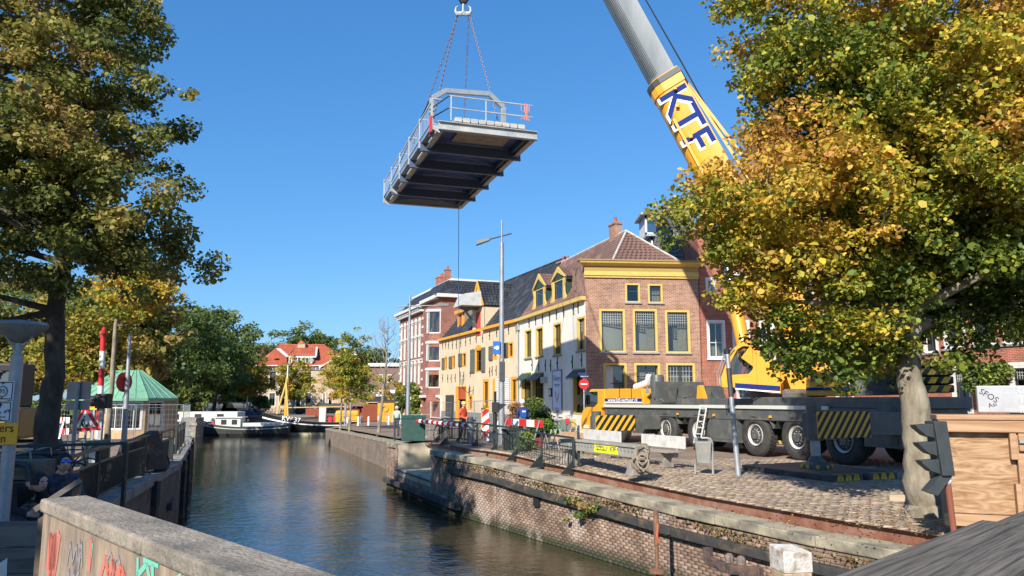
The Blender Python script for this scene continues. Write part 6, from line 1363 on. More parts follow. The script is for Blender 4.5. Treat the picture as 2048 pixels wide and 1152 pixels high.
# chains
def chain(p, q, label, parent=None):
    p = Vector(p); q = Vector(q); L_ = (q-p).length; n_ = int(L_/.15); d = (q-p).normalized(); a = d.cross(Vector((0, 0, 1))).normalized(); b_ = a.cross(d)
    m = MB()
    for i_ in range(n_):
        c = p+d*(L_*(i_+.5)/n_); e = a if i_ % 2 else b_; r = .036; h = .052; pts = [c+d*h*math.cos(t)*1.5+e*r*math.sin(t) for t in [k_*PI/3 for k_ in range(6)]]; m.tube(pts+[pts[0]], .014, 4, cap=False)
    o = MB(); m2 = m; m2.xf(Matrix.Translation(-p)); tag(m2.build('lifting_chain', mat('reddish chain steel', (.22, .17, .17), .5, metal=.4), None, loc=p), label, 'chain', 'lifting chains of the bridge deck')
def DP(x, y, z): return Vector((DK0.x, DK0.y, ZB))+ux*x+Vector((-ux.y, ux.x, 0))*y+Vector((0, 0, z))
hL = HK+Vector((-.3, 0, -.6)); hR = HK+Vector((.3, 0, -.6))
chain(hL, DP(.02, 1.9, .5), 'near left chain from the hook down past the portal frame'); chain(hL+Vector((.03, .05, 0)), DP(.02, DL-3.8, .5), 'far left chain from the hook to the middle of the deck edge')
chain(hR, DP(DW-.9, 1.6, .45), 'near right chain passing the bent corner of the portal frame'); chain(hR+Vector((-.04, .05, 0)), DP(DW-.95, DL-3.8, .45), 'far right chain crossing behind the portal crossbar')
# tag line from the far end of the deck
a = DP(DW-.1, DL, 0); m = MB(); m.tube([(0, 0, 0), (0, .3, -4), (.12, .8, -a.z+1.4)], .016, 5); tag(m.build('tag_line', mat('dark blue rope', (.03, .06, .15), .8), None, loc=a), 'thin dark blue rope hanging straight down from the far end of the bridge deck', 'rope')
# ================================================================ STREET FURNITURE, RIGHT BANK
# quayside railing
RP = [(878.5, 896, 34.2), (895.6, 901, 32.6), (918, 906, 31.0), (954, 916, 28.4), (993, 927, 26.2), (1036, 935, 24.5), (1084, 945, 22.9), (1147, 951, 21.6)]
rpts = []
for px, py, D in RP:
    d = ray(px, py); x = d.x/d.y*D; rpts.append(Vector((x, D, max(zcf(D), gz(x, D)-.15))))
def railing(label, pts, h, group=None, foot=True, mid=.72, bars=.125, mt=None, name='quay_railing'):
    mt = mt or M_rail; t = thing(name, label, 'railing', pts[0], 0, group); o0 = pts[0]
    for i_, p in enumerate(pts):
        q = p-o0; m = MB(); m.box(q.x-.035, q.x+.035, q.y-.035, q.y+.035, q.z, q.z+h)
        if foot: m.add([(q.x-.02, q.y, q.z), (q.x-.38, q.y-.2, q.z), (q.x-.02, q.y, q.z+.38), (q.x+.02, q.y-.03, q.z), (q.x-.36, q.y-.24, q.z), (q.x+.02, q.y-.03, q.z+.38)], [(0, 1, 2), (3, 5, 4), (0, 3, 4, 1), (1, 4, 5, 2)])
        m.build('post', mt, t)
    m = MB(); bb = MB()
    for a, b_ in zip(pts, pts[1:]):
        a = a-o0; b_ = b_-o0; Z = lambda p, z: p+Vector((0, 0, z))
        m.bar(Z(a, h-.02), Z(b_, h-.02), .06, .05); m.bar(Z(a, h*mid), Z(b_, h*mid), .035, .03); m.bar(Z(a, .1), Z(b_, .1), .035, .03)
        if bars:
            n_ = max(2, round((b_-a).length/bars))
            for k_ in range(1, n_): p = a.lerp(b_, k_/n_); bb.bar(Z(p, .1), Z(p, h*mid), .016)
    m.build('rails', mt, t)
    if bars: o = bb.build('bars', mt, t); o['kind'] = 'stuff'
    return t
railing('long green black quay railing with triangular feet along the sunlit right quay wall', rpts, .98)
e = rpts[-1]; railing('short return of the quay railing at its near end, beside the long concrete bench beam', [e+Vector((.16, .1, .12)), e+Vector((.22, .9, .17))], .9, foot=False)
a = onz(788, 882, .05); b_ = onz(818, 877, .1); 
railing('short black railing left of the green cabinet on the old bridge abutment', [Vector((-5.35, 35.9, .1)), Vector((-4.9, 36.1, .12)), Vector((-4.45, 36.3, .14))], 1.0, foot=False)
railing('low black railing running back beside the barrier boom at the abutment', [Vector((-3.1, 34.9, .15)), Vector((-2.2, 36.5, .1))], 1.0, foot=False, bars=.2)
# far quay edge railing with white posts
t = thing('harbour_railing', 'grey tube railing with short white posts at the end of the far quay', 'railing', (-15.4, 70, -.5))
m = MB(); ps_ = [(0, .5), (.1, 4), (.3, 8), (2.5, 11), (6, 11), (10, 11)]
for a, b_ in zip(ps_, ps_[1:]):
    for z in (.45, .9): m.bar((a[0], a[1], z), (b_[0], b_[1], z), .04)
m.build('rails', M_steel, t)
for (x, y) in ps_: MB().box(x-.05, x+.05, y-.05, y+.05, 0, .95).build('post', M_steel, t)
for k_ in range(6):
    o = MB().lathe([(.09, 0), (.09, .8), (.06, .85)], (0, 0, 0), 8).build('bollard', M_wht, None, loc=(-15.0+k_*.8, 71.5+k_*.9, -.47)); tag(o, 'short white bollard at the far quay end, %s from the left' % ('first', 'second', 'third', 'fourth', 'fifth', 'sixth')[k_], 'bollard', 'white bollards at the far quay end')
M_lh = mat('grey lamp housing', (.16, .17, .17), .6)
# ---- lamp posts
def post_obj(name, label, cat, px, py, z, r0, r1, top, group=None):
    p = onz(px, py, z); return thing(name, label, cat, p, 0, group), p
D1 = 29.5; p1 = aty(1003, 860, D1); p1.z = gz(p1.x, D1)
t = thing('street_lamp', 'tall grey lamp post with one lamp arm and a blue sign halfway up', 'street lamp', p1)
zt_ = aty(1003, 440, D1).z-p1.z; zc_ = aty(1003, 470, D1).z-p1.z
m = MB(); m.tube([(0, 0, 0), (0, 0, 3.6), (.0, 0, zt_-.9)], [.125, .1, .075], 12); m.tube([(0, 0, zt_-.9), (0, 0, zt_)], .035, 8); m.build('pole', M_steel, t, smooth=True)
m = MB(); m.tube([(-.85, 0, zc_-.28), (-.3, 0, zc_-.12), (.38, 0, zc_+.06)], .028, 8); m.build('arm', M_dk, t)
m = MB(); m.add([(-1.0, -.14, zc_-.42), (-.45, -.1, zc_-.22), (-.45, .1, zc_-.22), (-1.0, .14, zc_-.42), (-.95, -.1, zc_-.22), (-.5, -.06, zc_-.1), (-.5, .06, zc_-.1), (-.95, .1, zc_-.22)], [(0, 1, 2, 3), (7, 6, 5, 4), (0, 4, 5, 1), (3, 2, 6, 7), (0, 3, 7, 4), (1, 5, 6, 2)]); m.build('lamp_head', M_lh, t, bevel=.03)
zs0 = aty(996, 709, D1).z-p1.z; zs1 = aty(996, 683, D1).z-p1.z
o = MB().box(-.33, -.05, -.17, -.12, zs0, zs1).build('blue_sign', M_sblue, t); m = MB(); cx = -.19; cz = (zs0+zs1)/2
m.lathe([(.0, 0), (.075, 0), (.075, .004), (0, .004)], (cx+.02, -.172, cz), 16, 0, Matrix.Rotation(PI/2, 3, 'X')); m.box(cx-.1, cx-.04, -.176, -.171, cz-.03, cz+.03); m.build('emblem', M_wht, o)
MB().box(-.05, .18, .1, .14, zs0-.1, zs1-.05).build('sign_back', M_dk, t)
text('orange_symbols', 'P', .2, M_orange, t, (-.2, -.14, zs0-.14)); text('orange_symbols', 'P', .2, M_orange, t, (-.06, -.14, zs0-.1))
MB().box(-.07, .13, -.14, -.1, 2.35, 3.1).build('cabinet', M_dk, t, bevel=.02)
# dark traffic light on its own post
p = aty(990, 860, 27.5); p.z = gz(p.x, 27.5); t = thing('traffic_light', 'dark pedestrian traffic light post standing just left of the tall lamp post', 'traffic light', p)
m = MB(); m.tube([(0, 0, 0), (0, 0, 1.2)], .075, 10); m.tube([(0, 0, 1.2), (0, 0, 1.95)], .05, 10); m.build('pole', M_blk, t); 
zz = aty(990, 807, 27.5).z-p.z; o = MB().box(-.11, .14, -.12, .12, zz-.32, zz+.05).build('signal_box', M_blk, t, bevel=.02); MB().prism([(.14, zz-.0), (.42, zz-.02), (.14, zz-.26)], -.1, .1).build('visor', M_blk, o)
# far lamp mast with yard and flagpole style mast
def mast(name, label, px, pyb, pyt, D, r, arms, mt=None, group=None, cat='lamp post', lean=0):
    p = aty(px, pyb, D); p.z = -.5 if D > 60 else gz(p.x, D); t = thing(name, label, cat, p, 0, group); h = aty(px, pyt, D).z-p.z
    m = MB(); m.tube([(0, 0, 0), (lean*.5, 0, h*.5), (lean, 0, h)], [r, r*.85, r*.35], 10); m.build('pole', mt or M_steel, t, smooth=True); s = FPX/D
    for (xa, xb, py_) in arms:
        z = aty(px, py_, D).z-p.z; MB().tube([((xa-px)/s, 0, z-.04), (0, 0, z), ((xb-px)/s, 0, z+.03)], .03, 6).build('arm', mt or M_steel, t)
        if xb-px > 25: MB().box((xb-px)/s-.3, (xb-px)/s+.25, -.1, .1, z-.02, z+.12).build('lamp_head', M_lh, t, bevel=.02)
    return t
mast('lamp_post', 'tall grey mast with long crossbar and lamp in front of the ornate brick row', 815, 858, 590, 38, .11, [(788, 884, 612)])
mast('lamp_post', 'slim pale mast with thin crossbar among the young trees on the far quay', 690, 852, 674, 72, .12, [(677, 706, 689)])
# ---- green cabinet, barrier boom, beacon
p = aty(828, 880, 35.4); p.z = gz(p.x, 35.4); t = thing('utility_cabinet', 'dark green steel cabinet with sloping lids on the abutment, barrier boom resting on it', 'cabinet', p, .1)
m = MB(); m.box(-.55, .5, -.3, .3, 0, .98); m.build('body', mat('cabinet green', (.018, .06, .05), .5, c2=(.03, .08, .065), sc=4), t, bevel=.02)
for x0, x1 in ((-.58, -.04), (-.02, .53)): MB().add([(x0, -.33, .985), (x1, -.33, .985), (x1, .33, .985), (x0, .33, .985), (x0, -.1, 1.13), (x1, -.1, 1.13), (x1, .33, 1.13), (x0, .33, 1.13)], [(0, 1, 5, 4), (4, 5, 6, 7), (1, 2, 6, 5), (0, 4, 7, 3), (3, 7, 6, 2), (0, 3, 2, 1)]).build('lid', MATS['cabinet green'], t)
a = aty(836, 842, 34.9); b_ = aty(938, 851.5, 30.5)
def boom(label, a, b_, r, n_, name='barrier_boom'):
    t = thing(name, label, 'barrier', a); d = b_-a; m = [MB(), MB()]
    for k_ in range(n_): m[k_ % 2].tube([d*(k_/n_), d*((k_+1)/n_)], r, 10)
    for i_, c in enumerate((M_red, M_wht)):
        o = m[i_].build('red_band' if i_ == 0 else 'white_band', c, t, smooth=True); o['kind'] = 'stuff'
    return t
boom('red and white striped barrier boom lying level above the quay railing', a, b_, .095, 19)
p = aty(940, 905, 30.4); p.z = gz(p.x, 30.4); o = MB().lathe([(.13, 0), (.13, .95), (.1, 1.0)], (0, 0, 0), 14).build('boom_rest_post', M_steel, None, loc=p); tag(o, 'grey round steel post under the tip of the barrier boom', 'post')
p = aty(969, 880, 29); p.z = gz(p.x, 29); t = thing('traffic_beacon', 'yellow framed beacon board with diagonal red and white stripes left of the lamp post', 'traffic beacon', p)
m = MB(); m.box(-.13, -.09, -.03, .03, 0, 1.35); m.box(-.13, .16, -.03, .03, 1.3, 1.35); m.lathe([(.06, 1.35), (.07, 1.5), (.02, 1.55)], (0, 0, 0), 10); m.build('yellow_frame', M_haz1, t); o = MB().box(-.09, .16, -.02, .02, .15, 1.3).build('board', M_wht, t); m = MB()
for k_ in range(3): z = .2+k_*.4; m.add([(-.088, -.023, z), (.158, -.023, z+.2), (.158, -.023, z+.4), (-.088, -.023, z+.2)], [(0, 1, 2, 3)])
m.build('red_stripe', M_red, o, fix=False)
# ---- red and white barrier boards by the bushes
def board_barrier(label, pa, pb, D, zt_, n_=5, h=.24, legs=True, low=None, group='red and white road barriers'):
    a = aty(*pa, D[0]); b_ = aty(*pb, D[1]); p = Vector((a.x, a.y, gz(a.x, a.y))); t = thing('road_barrier', label, 'barrier', p, math.atan2(b_.y-a.y, b_.x-a.x), group); L_ = math.hypot(b_.x-a.x, b_.y-a.y)
    for (z, hh) in [(zt_, h)]+([(low, h)] if low else []):
        for k_ in range(n_): MB().box(L_*k_/n_, L_*(k_+1)/n_-.002, -.02, .02, z-hh, z).build('board_field', M_red if k_ % 2 == 0 else M_wht, t)
    if legs:
        for x in (.2, L_-.2):
            m = MB()
            for s in (-1, 1): m.bar((x, s*.03, zt_), (x, s*.35, 0), .05, .03)
            m.build('leg', M_zinc, t)
    return t
board_barrier('red and white barrier board with low second board in front of the green bushes', (1011, 862), (1086, 880), (29.5, 26.5), .98, low=.35)
# ---- temporary mesh fence
def mesh_fence(label, pts, h, group='temporary mesh fence panels', step=.16, tone=None):
    for i_, (a, b_) in enumerate(zip(pts, pts[1:])):
        t = thing('mesh_fence', label[i_] if isinstance(label, list) else label, 'fence', a, math.atan2(b_.y-a.y, b_.x-a.x), group); L_ = math.hypot(b_.x-a.x, b_.y-a.y)-.06; dz = b_.z-a.z
        m = MB(); m.tube([(0, 0, .05), (0, 0, h), (L_, 0, h+dz), (L_, 0, .05+dz), (0, 0, .05)], .02, 6); m.build('frame', tone or M_steel, t)
        m = MB(); k_ = 1
        while k_*step < L_: m.bar((k_*step, 0, .08), (k_*step, 0, h), .006); k_ += 1
        for k_ in range(1, 8): m.bar((0, 0, h*k_/8), (L_, 0, h*k_/8), .006)
        o = m.build('wire_mesh', tone or M_steel, t); o['kind'] = 'stuff'
        MB().box(-.12, .12, -.3, .3, 0, .12).build('foot_block', M_conc, t)
G = lambda x, y: Vector((x, y, gz(x, y)))
mesh_fence(['mesh fence panel at the far left of the works, before the bay window house', 'second mesh fence panel, between dark notice board and orange doorway', 'third mesh fence panel, crossing in front of the small orange window', 'last mesh fence panel, next to the tall lamp post'], [G(-4.6, 44), G(-3.2, 42), G(-1.9, 39.6), G(-.8, 36.8), G(.2, 33.5)], 1.9)
# ---- litter bins, planters, bushes
p = aty(1021, 915, 26.2); p.z = gz(p.x, 26.2); t = thing('wheelie_bin', 'black ribbed bin behind the quay railing below the barrier boards', 'bin', p)
m = MB(); m.prism([(-.24, 0), (.24, 0), (.28, .66), (-.28, .66)], -.24, .24); m.build('body', M_rail, t, bevel=.02); m = MB()
for k_ in range(6): m.box(-.25+k_*.09, -.22+k_*.09, -.3, -.28, .08, .6)
m.build('rib', M_rail, t); MB().box(-.3, .3, -.28, .28, .66, .71).build('lid', M_blk, t)
def bush(name, label, spots, D, size, n_, pal, seed, z0=None, cat='bush', leafm=None):
    bl = []; rn = random.Random(seed)
    for (px, py, r) in spots: q = aty(px, py, D+rn.uniform(-.5, .5)); bl.append((q.x, q.y, q.z, r))
    xm = sum(b_[0] for b_ in bl)/len(bl); return foliage_patch(name, label, bl, n_, size, pal, seed, cat, leafm, stem=gz(xm, D))
bush('bush', 'dark green dense bush against the white house between the awnings and the worker', [(1060, 830, .65), (1075, 825, .6), (1052, 815, .5), (1068, 808, .5), (1085, 838, .5), (1062, 845, .7), (1078, 848, .6)], 34, .05, 9000, P_GRN, 31)
bush('bush', 'light green low bush with small leaves right of the worker in blue', [(1072, 852, .4), (1085, 850, .42), (1097, 856, .38), (1104, 862, .3), (1088, 862, .4), (1070, 864, .38)], 30.5, .045, 7000, [(.06, .12, .02), (.1, .19, .03), (.16, .26, .04)], 32)
bush('bush', 'reddish brown thin rose bush left of the worker in blue', [(1030, 815, .35), (1036, 828, .4), (1026, 840, .4), (1034, 850, .4)], 33, .045, 2200, [(.1, .11, .03), (.2, .1, .04), (.26, .12, .06)], 33)
bush('flowering_plant', 'leafy rose plant with yellow flowers growing behind the railing', [(1045, 880, .28), (1055, 872, .25), (1060, 888, .3), (1050, 900, .3), (1064, 905, .25), (1040, 895, .2)], 25.6, .05, 2600, [(.05, .09, .02), (.09, .14, .03), (.12, .18, .04), (.5, .42, .08)], 34, cat='plant')
for i_, (px, py, w_, lb) in enumerate(((1150, 945, .0, 'dried brown and green weed tuft hanging over the fender beam'),)): pass
bl = []; rn = random.Random(7)
for k_ in range(14): y = rn.uniform(19.1, 20.9); bl.append((wallx(y)-.3+rn.gauss(0, .05), y, zcf(y)-.35-abs(rn.gauss(0, .22)), rn.uniform(.08, .2)))
foliage_patch('weed_tuft', 'green hanging weed tuft growing over the dark fender beam near the railing end', bl, 1500, .035, [(.06, .1, .02), (.12, .16, .04), (.28, .14, .06), (.2, .18, .06)], 71)
# ---- benches, beam, bin, leaning pole
def bench(label, pxl, pxr, pyt, pyb, D, yaw_px):
    a = aty(pxl, pyt, D[0]); b_ = aty(pxr, pyt+yaw_px, D[1]); z = gz(a.x, a.y); t = thing('park_bench', label, 'bench', (a.x, a.y, z), math.atan2(b_.y-a.y, b_.x-a.x), 'white slatted benches facing the canal'); L_ = math.hypot(b_.x-a.x, b_.y-a.y)
    MB().bar((0, .02, .66), (L_, .02, .66), .05, .34).build('backrest', M_benchw, t, bevel=.01)
    for y in (-.15, -.34, -.53): MB().box(.0, L_, y-.08, y+.08, .40, .44).build('seat_slat', M_benchs, t, bevel=.008)
    for x in (.35, L_-.35): m = MB(); m.prism([(-.5, .0), (-.3, .0), (-.2, .25), (-.0, .25), (.06, .45), (.1, .8), (.05, .8), (-.02, .4), (-.58, .4), (-.58, .34), (-.42, .3)], x-.04, x+.04, 'x'); m.box(x-.1, x+.1, -.52, -.2, -.0, .12); m.build('leg', M_conc, t)
    return t
M_benchw = mat('worn white bench paint', (.62, .60, .57), .6, c2=(.5, .48, .45), sc=4, c3=(.4, .37, .33), sc3=3); M_benchs = woodmat('grey bench slats', (.2, .18, .16), (.34, .31, .27))
bench('white park bench on the left, nearer the crane front and partly behind the concrete beam', 1167, 1241, 890, 0, (26.2, 23.8), 5)
bench('white park bench on the right, beside the steel litter bin', 1283, 1370, 899, 0, (23.4, 21.6), 7)
a = aty(1132, 905, 22.6); b_ = aty(1284, 925, 18.9); z = gz(a.x, a.y); t = thing('beam_bench', 'long grey concrete beam on two blocks with a yellow label and knotted rope', 'bench', (a.x, a.y, z), math.atan2(b_.y-a.y, b_.x-a.x)); L_ = math.hypot(b_.x-a.x, b_.y-a.y)
M_bm = mat('grey steel beam', (.33, .32, .27), .7, c2=(.25, .24, .2), sc=2, c3=(.42, .4, .33), sc3=3)
m = MB(); m.box(0, L_, -.22, .22, .66, .72); m.box(0, L_, -.18, .18, .42, .66); m.build('beam', M_bm, t, bevel=.01); m = MB(); k_ = 0
while .15+k_*.17 < L_: m.box(.13+k_*.17, .17+k_*.17, -.205, -.18, .56, .62); k_ += 1
o = m.build('bolt_heads', M_steel, t); o['kind'] = 'stuff'
for x in (.25, L_-.22): MB().prism([(-.26, 0), (.26, 0), (.1, .42), (-.1, .42)], x-.16, x+.16, 'x').build('support_block', M_conc, t, bevel=.02)
o = MB().box(L_*.50, L_*.80, -.19, -.182, .45, .655).build('yellow_label', mat('label yellow', (.8, .8, .02), .5), t); text('label_text', 'KTF', .17, M_blk, o, (L_*.745, -.193, .56), depth=.002); text('label_text', 'TEL 050-5032', .065, M_blk, o, (L_*.57, -.193, .6), depth=.002); text('label_text', 'HIJSEN & TRANSPORT', .055, M_blk, o, (L_*.60, -.193, .52), depth=.002)
m = MB(); rn = random.Random(6)
for k_ in range(9): c = Vector((rn.gauss(0, .05), rn.gauss(0, .06), rn.gauss(0, .1))); m.tube([c+Vector((.14*math.cos(a_), .1*math.sin(a_)*math.cos(k_), .17*math.sin(a_))) for a_ in [j*PI/5 for j in range(11)]], .022, 5, cap=False)
q = t.matrix_basis @ Vector((L_+.04, -.05, .42)); tag(m.build('knotted_rope', mat('old rope', (.30, .25, .19), .95, c2=(.2, .16, .12), sc=9), None, loc=q), 'old grey brown rope coiled over the right end of the concrete beam', 'rope')
p = onz(1413, 951, gz(5.2, 20)); t = thing('litter_bin', 'tilted grey steel litter bin hung in a tube hoop frame right of the benches', 'bin', p, -.1)
m = MB(); m.tube([(-.28, 0, 0), (-.28, 0, .3)], .025, 8); m.tube([(.17, 0, 0), (.17, 0, .85), (.13, 0, .93), (.03, 0, .95), (-.1, 0, .95)], .03, 8); m.build('hoop', M_zinc, t, smooth=True)
m = MB(); m.add([(-.24, -.13, .3), (.09, -.13, .3), (.14, -.15, .86), (-.28, -.15, .86), (-.24, .13, .3), (.09, .13, .3), (.14, .15, .95), (-.26, .15, .97)], [(0, 1, 2, 3), (4, 7, 6, 5), (0, 4, 5, 1), (3, 2, 6, 7), (0, 3, 7, 4), (1, 5, 6, 2)]); m.build('bin_body', mat('dull steel bin', (.3, .3, .27), .6, metal=.3, c2=(.22, .22, .2), sc=4), t, bevel=.02); MB().add([(-.2, -.08, .89), (.06, -.08, .89), (.05, .08, .945), (-.19, .08, .945)], [(0, 1, 2, 3)]).build('opening', M_blk, t)
pb = onz(1477, 953, gz(6, 20)); pt = aty(1454, 700, pb.y+.3); t = thing('leaning_pole', 'leaning grey metal pole in front of the crane operator cab', 'pole', pb); q = pt-pb
m = MB(); m.tube([(0, 0, 0), q*.5, q], [.075, .065, .06], 12); m.tube([q*.62, q*.85], .07, 12, 1); m.build('pole', [M_steel, M_dk], t, smooth=True); MB().lathe([(.085, 0), (.09, .1), (.05, .14)], q-Vector((0, 0, .1)), 12).build('pole_cap', M_blk, t)
# ---- timber decking in front of the white house, yellow posts, no entry sign, cycles
pd = onz(1175, 874, 0.02); t = thing('timber_ramp', 'low orange plywood decking laid in front of the white and brown houses', 'decking', (0, 0, 0))
M_ply = woodmat('orange plywood', (.50, .28, .12), (.62, .38, .19), (2, 5, 5))
a_, b2 = onz(1102, 878, .02), onz(1190, 889, .02); c_, d_ = onz(1200, 872, .02), onz(1112, 866, .02)
for k_ in range(8):
    A1 = a_.lerp(b2, k_/8); B1 = a_.lerp(b2, (k_+1)/8-.004); C1 = d_.lerp(c_, (k_+1)/8-.004); D1_ = d_.lerp(c_, k_/8); up = Vector((0, 0, .12)); MB().add([A1, B1, C1, D1_, A1+up, B1+up, C1+up, D1_+up], [(0, 3, 2, 1), (4, 5, 6, 7), (0, 1, 5, 4), (1, 2, 6, 5), (2, 3, 7, 6), (3, 0, 4, 7)]).build('plywood_sheet', M_ply, t)
for px in (1147, 1167):
    p = FW.w(FW.uv(px, 850, -.5)[0], -.5, .0); t = thing('yellow_post', 'short yellow post on a white foot by the wall, %s' % ('left of two' if px == 1147 else 'right of two'), 'post', p, FW.rz)
    MB().box(-.12, .12, -.12, .12, 0, .85).build('post', M_ochre, t, bevel=.01); MB().box(-.17, .17, -.17, .17, 0, .22).build('foot', M_white, t, bevel=.01)
Dn = 41.5; p = aty(1169, 860, Dn); p.z = 0; zc_ = aty(1169, 768, Dn).z; t = thing('no_entry_sign', 'round red no entry sign on a post above the crane cab', 'road sign', p)
m = MB(); m.tube([(0, 0, 0), (0, 0, zc_+.6)], .04, 8); m.build('pole', M_zinc, t); RX = Matrix.Rotation(PI/2, 3, 'X'); MB().lathe([(0, 0), (.27, 0), (.27, .03), (0, .03)], (0, -.05, zc_), 28, 0, RX).build('disc', mat('sign red', (.55, .015, .02), .45), t); MB().box(-.17, .17, -.09, -.081, zc_-.035, zc_+.035).build('white_bar', M_wht, t)
o = MB().box(-.2, .24, -.1, -.07, zc_+.33, zc_+.48).build('street_name_plate', mat('navy plate', (.02, .03, .13), .4), t); text('name', 'Hoge der A', .085, M_wht, o, (.02, -.102, zc_+.405), depth=.001); MB().box(-.3, .1, -.06, -.03, zc_+.49, zc_+.6).build('street_name_plate', MATS['navy plate'], t)
def wheel_ring(m, c, ax, r, t_=.02, n_=22, mi=0):
    ax = Vector(ax).normalized(); a = ax.cross(Vector((0, 0, 1))).normalized(); b_ = a.cross(ax); m.tube([Vector(c)+a*(r*math.cos(k_*2*PI/n_))+b_*(r*math.sin(k_*2*PI/n_)) for k_ in range(n_+1)], t_, 5, mi, cap=False)
def bicycle(label, p, rz, col, lean=.08, group='bicycles', frame=None):
    t = thing('bicycle', label, 'bicycle', p, rz, group); t.rotation_euler = (lean, 0, rz)
    for x in (-.52, .52):
        m = MB(); wheel_ring(m, (x, 0, .35), (0, 1, 0), .33, .018); w_ = m.build('wheel', M_rub, t); m = MB()
        for k_ in range(9): a = k_*PI/9; m.tube([(x+.32*math.cos(a), 0, .35+.32*math.sin(a)), (x-.32*math.cos(a), 0, .35-.32*math.sin(a))], .003, 3, cap=False)
        m.lathe([(.03, -.04), (.03, .04)], (x, 0, .35), 8, 0, Matrix.Rotation(PI/2, 3, 'X')); m.build('spokes', M_steel, w_)
    m = MB(); S1 = (-.12, 0, .86); BB = (-.05, 0, .3); H = (.4, 0, .92); H2 = (.43, 0, .8)
    for a, b_ in ((BB, S1), (BB, H2), (S1, (.4, 0, .86)), (BB, (-.52, 0, .35)), ((-.12, 0, .72), (-.52, 0, .35)), (H, (.52, 0, .35))): m.tube([a, b_], .017, 6)
    m.build('frame', col, t); m = MB(); m.tube([(.4, 0, .92), (.38, 0, 1.05)], .013, 6); m.tube([(.22, -.28, 1.05), (.38, -.12, 1.08), (.38, .12, 1.08), (.22, .28, 1.05)], .014, 6); m.build('handlebar', M_steel, t)
    MB().prism([(-.28, .95), (-.24, .99), (-.02, .95), (-.02, .92), (-.2, .9)], -.06, .06).build('saddle', M_blk, t, bevel=.02); MB().box(-.72, -.3, -.07, .07, .72, .74).build('rack', M_blk, t)
    m = MB(); m.tube([(-.82, 0, .5), (-.7, 0, .68), (-.52, 0, .73), (-.34, 0, .68)], .02, 5); m.build('mudguard', M_blk, t)
    return t
b0 = FW.w(FW.uv(1113, 850, -.9)[0], -.9, 0); bicycle('old grey bicycle leaning on the white wall below the poster', b0, FW.rz+.1, M_zinc)
b0 = FW.w(FW.uv(1127, 855, -1.3)[0], -1.3, 0); bicycle('green bicycle with an orange front bag right of the grey one', b0, FW.rz+.9, mat('bicycle green', (.03, .25, .1), .4)); 
t = thing('cargo_bag', 'small orange red bag on the green bicycle by the white wall', 'bag', b0+Vector((.2, -.2, .6))); MB().box(-.12, .12, -.06, .06, 0, .3).build('bag_body', M_red, t, bevel=.03); MB().tube([(-.06, 0, .3), (0, 0, .38), (.06, 0, .3)], .01, 5).build('bag_handle', M_blk, t)
for i_, (x, y, rz) in enumerate(((-1.9, 37.2, 1.9), (-1.3, 38.2, 2.1), (-.2, 38.6, .4), (-3.4, 37.8, 1.2))):
    bicycle(['black bicycle parked under the barrier boom, nearest the cabinet', 'black bicycle just behind the first one under the barrier boom', 'black bicycle parked by the small orange window of the cream house', 'dark bicycle leaning near the green cabinet'][i_], G(x, y), rz, M_blk)
for (px, py, D, lb) in ((1106, 905, 27.5, 'white and grey trestle leg standing by the light green bush, left one'), (1116, 900, 27.8, 'white and grey trestle leg by the light green bush, right one')):
    p = aty(px, 898, D); p.z = 0; t = thing('trestle', lb, 'trestle', p)
    for s in (-1, 1): MB().bar((s*.28, 0, 0), (s*.05, 0, .95), .05, .04).build('leg', M_zinc, t)
    MB().bar((-.2, 0, .4), (.2, 0, .4), .03).build('brace', M_zinc, t)
# ---- posts and piles in the water
p = aty(1580, 1092, 9.3); ht = 2.2; t = thing('mooring_pile', 'square timber mooring pile with its top painted white, in front of the quay wall', 'pile', (p.x, p.y, p.z-ht), .15)
MB().box(-.17, .17, -.17, .17, 0, ht-.26).build('timber', woodmat('pile timber', (.35, .24, .14), (.5, .37, .24), (9, 9, 1)), t, bevel=.02); MB().add([(-.175, -.175, ht-.26), (.175, -.175, ht-.26), (.175, .175, ht-.26), (-.175, .175, ht-.26), (-.175, -.175, ht-.03), (.175, -.175, ht-.05), (.175, .175, ht-.02), (-.175, .175, ht), (.02, 0, ht+.02)], [(0, 1, 5, 4), (1, 2, 6, 5), (2, 3, 7, 6), (3, 0, 4, 7), (4, 5, 8), (5, 6, 8), (6, 7, 8), (7, 4, 8)]).build('white_cap', mat('worn white paint', (.62, .6, .56), .8, c2=(.45, .4, .34), sc=7, bump=.5, c3=(.3, .24, .18), sc3=9), t, bevel=.012)
q = aty(1330, 1030, 16.2); t = thing('rusty_pipe', 'thin rusty iron pipe with a flange running down the brick quay wall', 'pipe', (q.x-.22, q.y-.2, WATER-.3)); zt_ = q.z-WATER+.3+.12
m = MB(); m.tube([(0, 0, 0), (0, 0, zt_-.7), (.0, 0, zt_-.66)], .04, 8); m.tube([(0, 0, zt_-.66), (0, 0, zt_)], .055, 8); m.lathe([(.04, 0), (.17, .02), (.17, .07), (.04, .1)], (0, 0, .72), 12); m.build('pipe', mat('rusted iron', (.13, .07, .05), .85, c2=(.25, .12, .07), sc=9, bump=.3), t)
MB().tube([(.03, -.05, zt_-.25), (.0, -.07, zt_-.5), (.05, -.06, zt_-.62)], .02, 5).build('orange_tie', mat('orange twine', (.5, .12, .04), .8), t)
q = aty(1500, 1130, 12.9); d45 = math.atan2(-.83, .55); t = thing('fender_bracket', 'rusty black steel fender bracket bolted on the brick wall left of the white topped pile', 'bracket', (q.x-.2, q.y, q.z), d45)
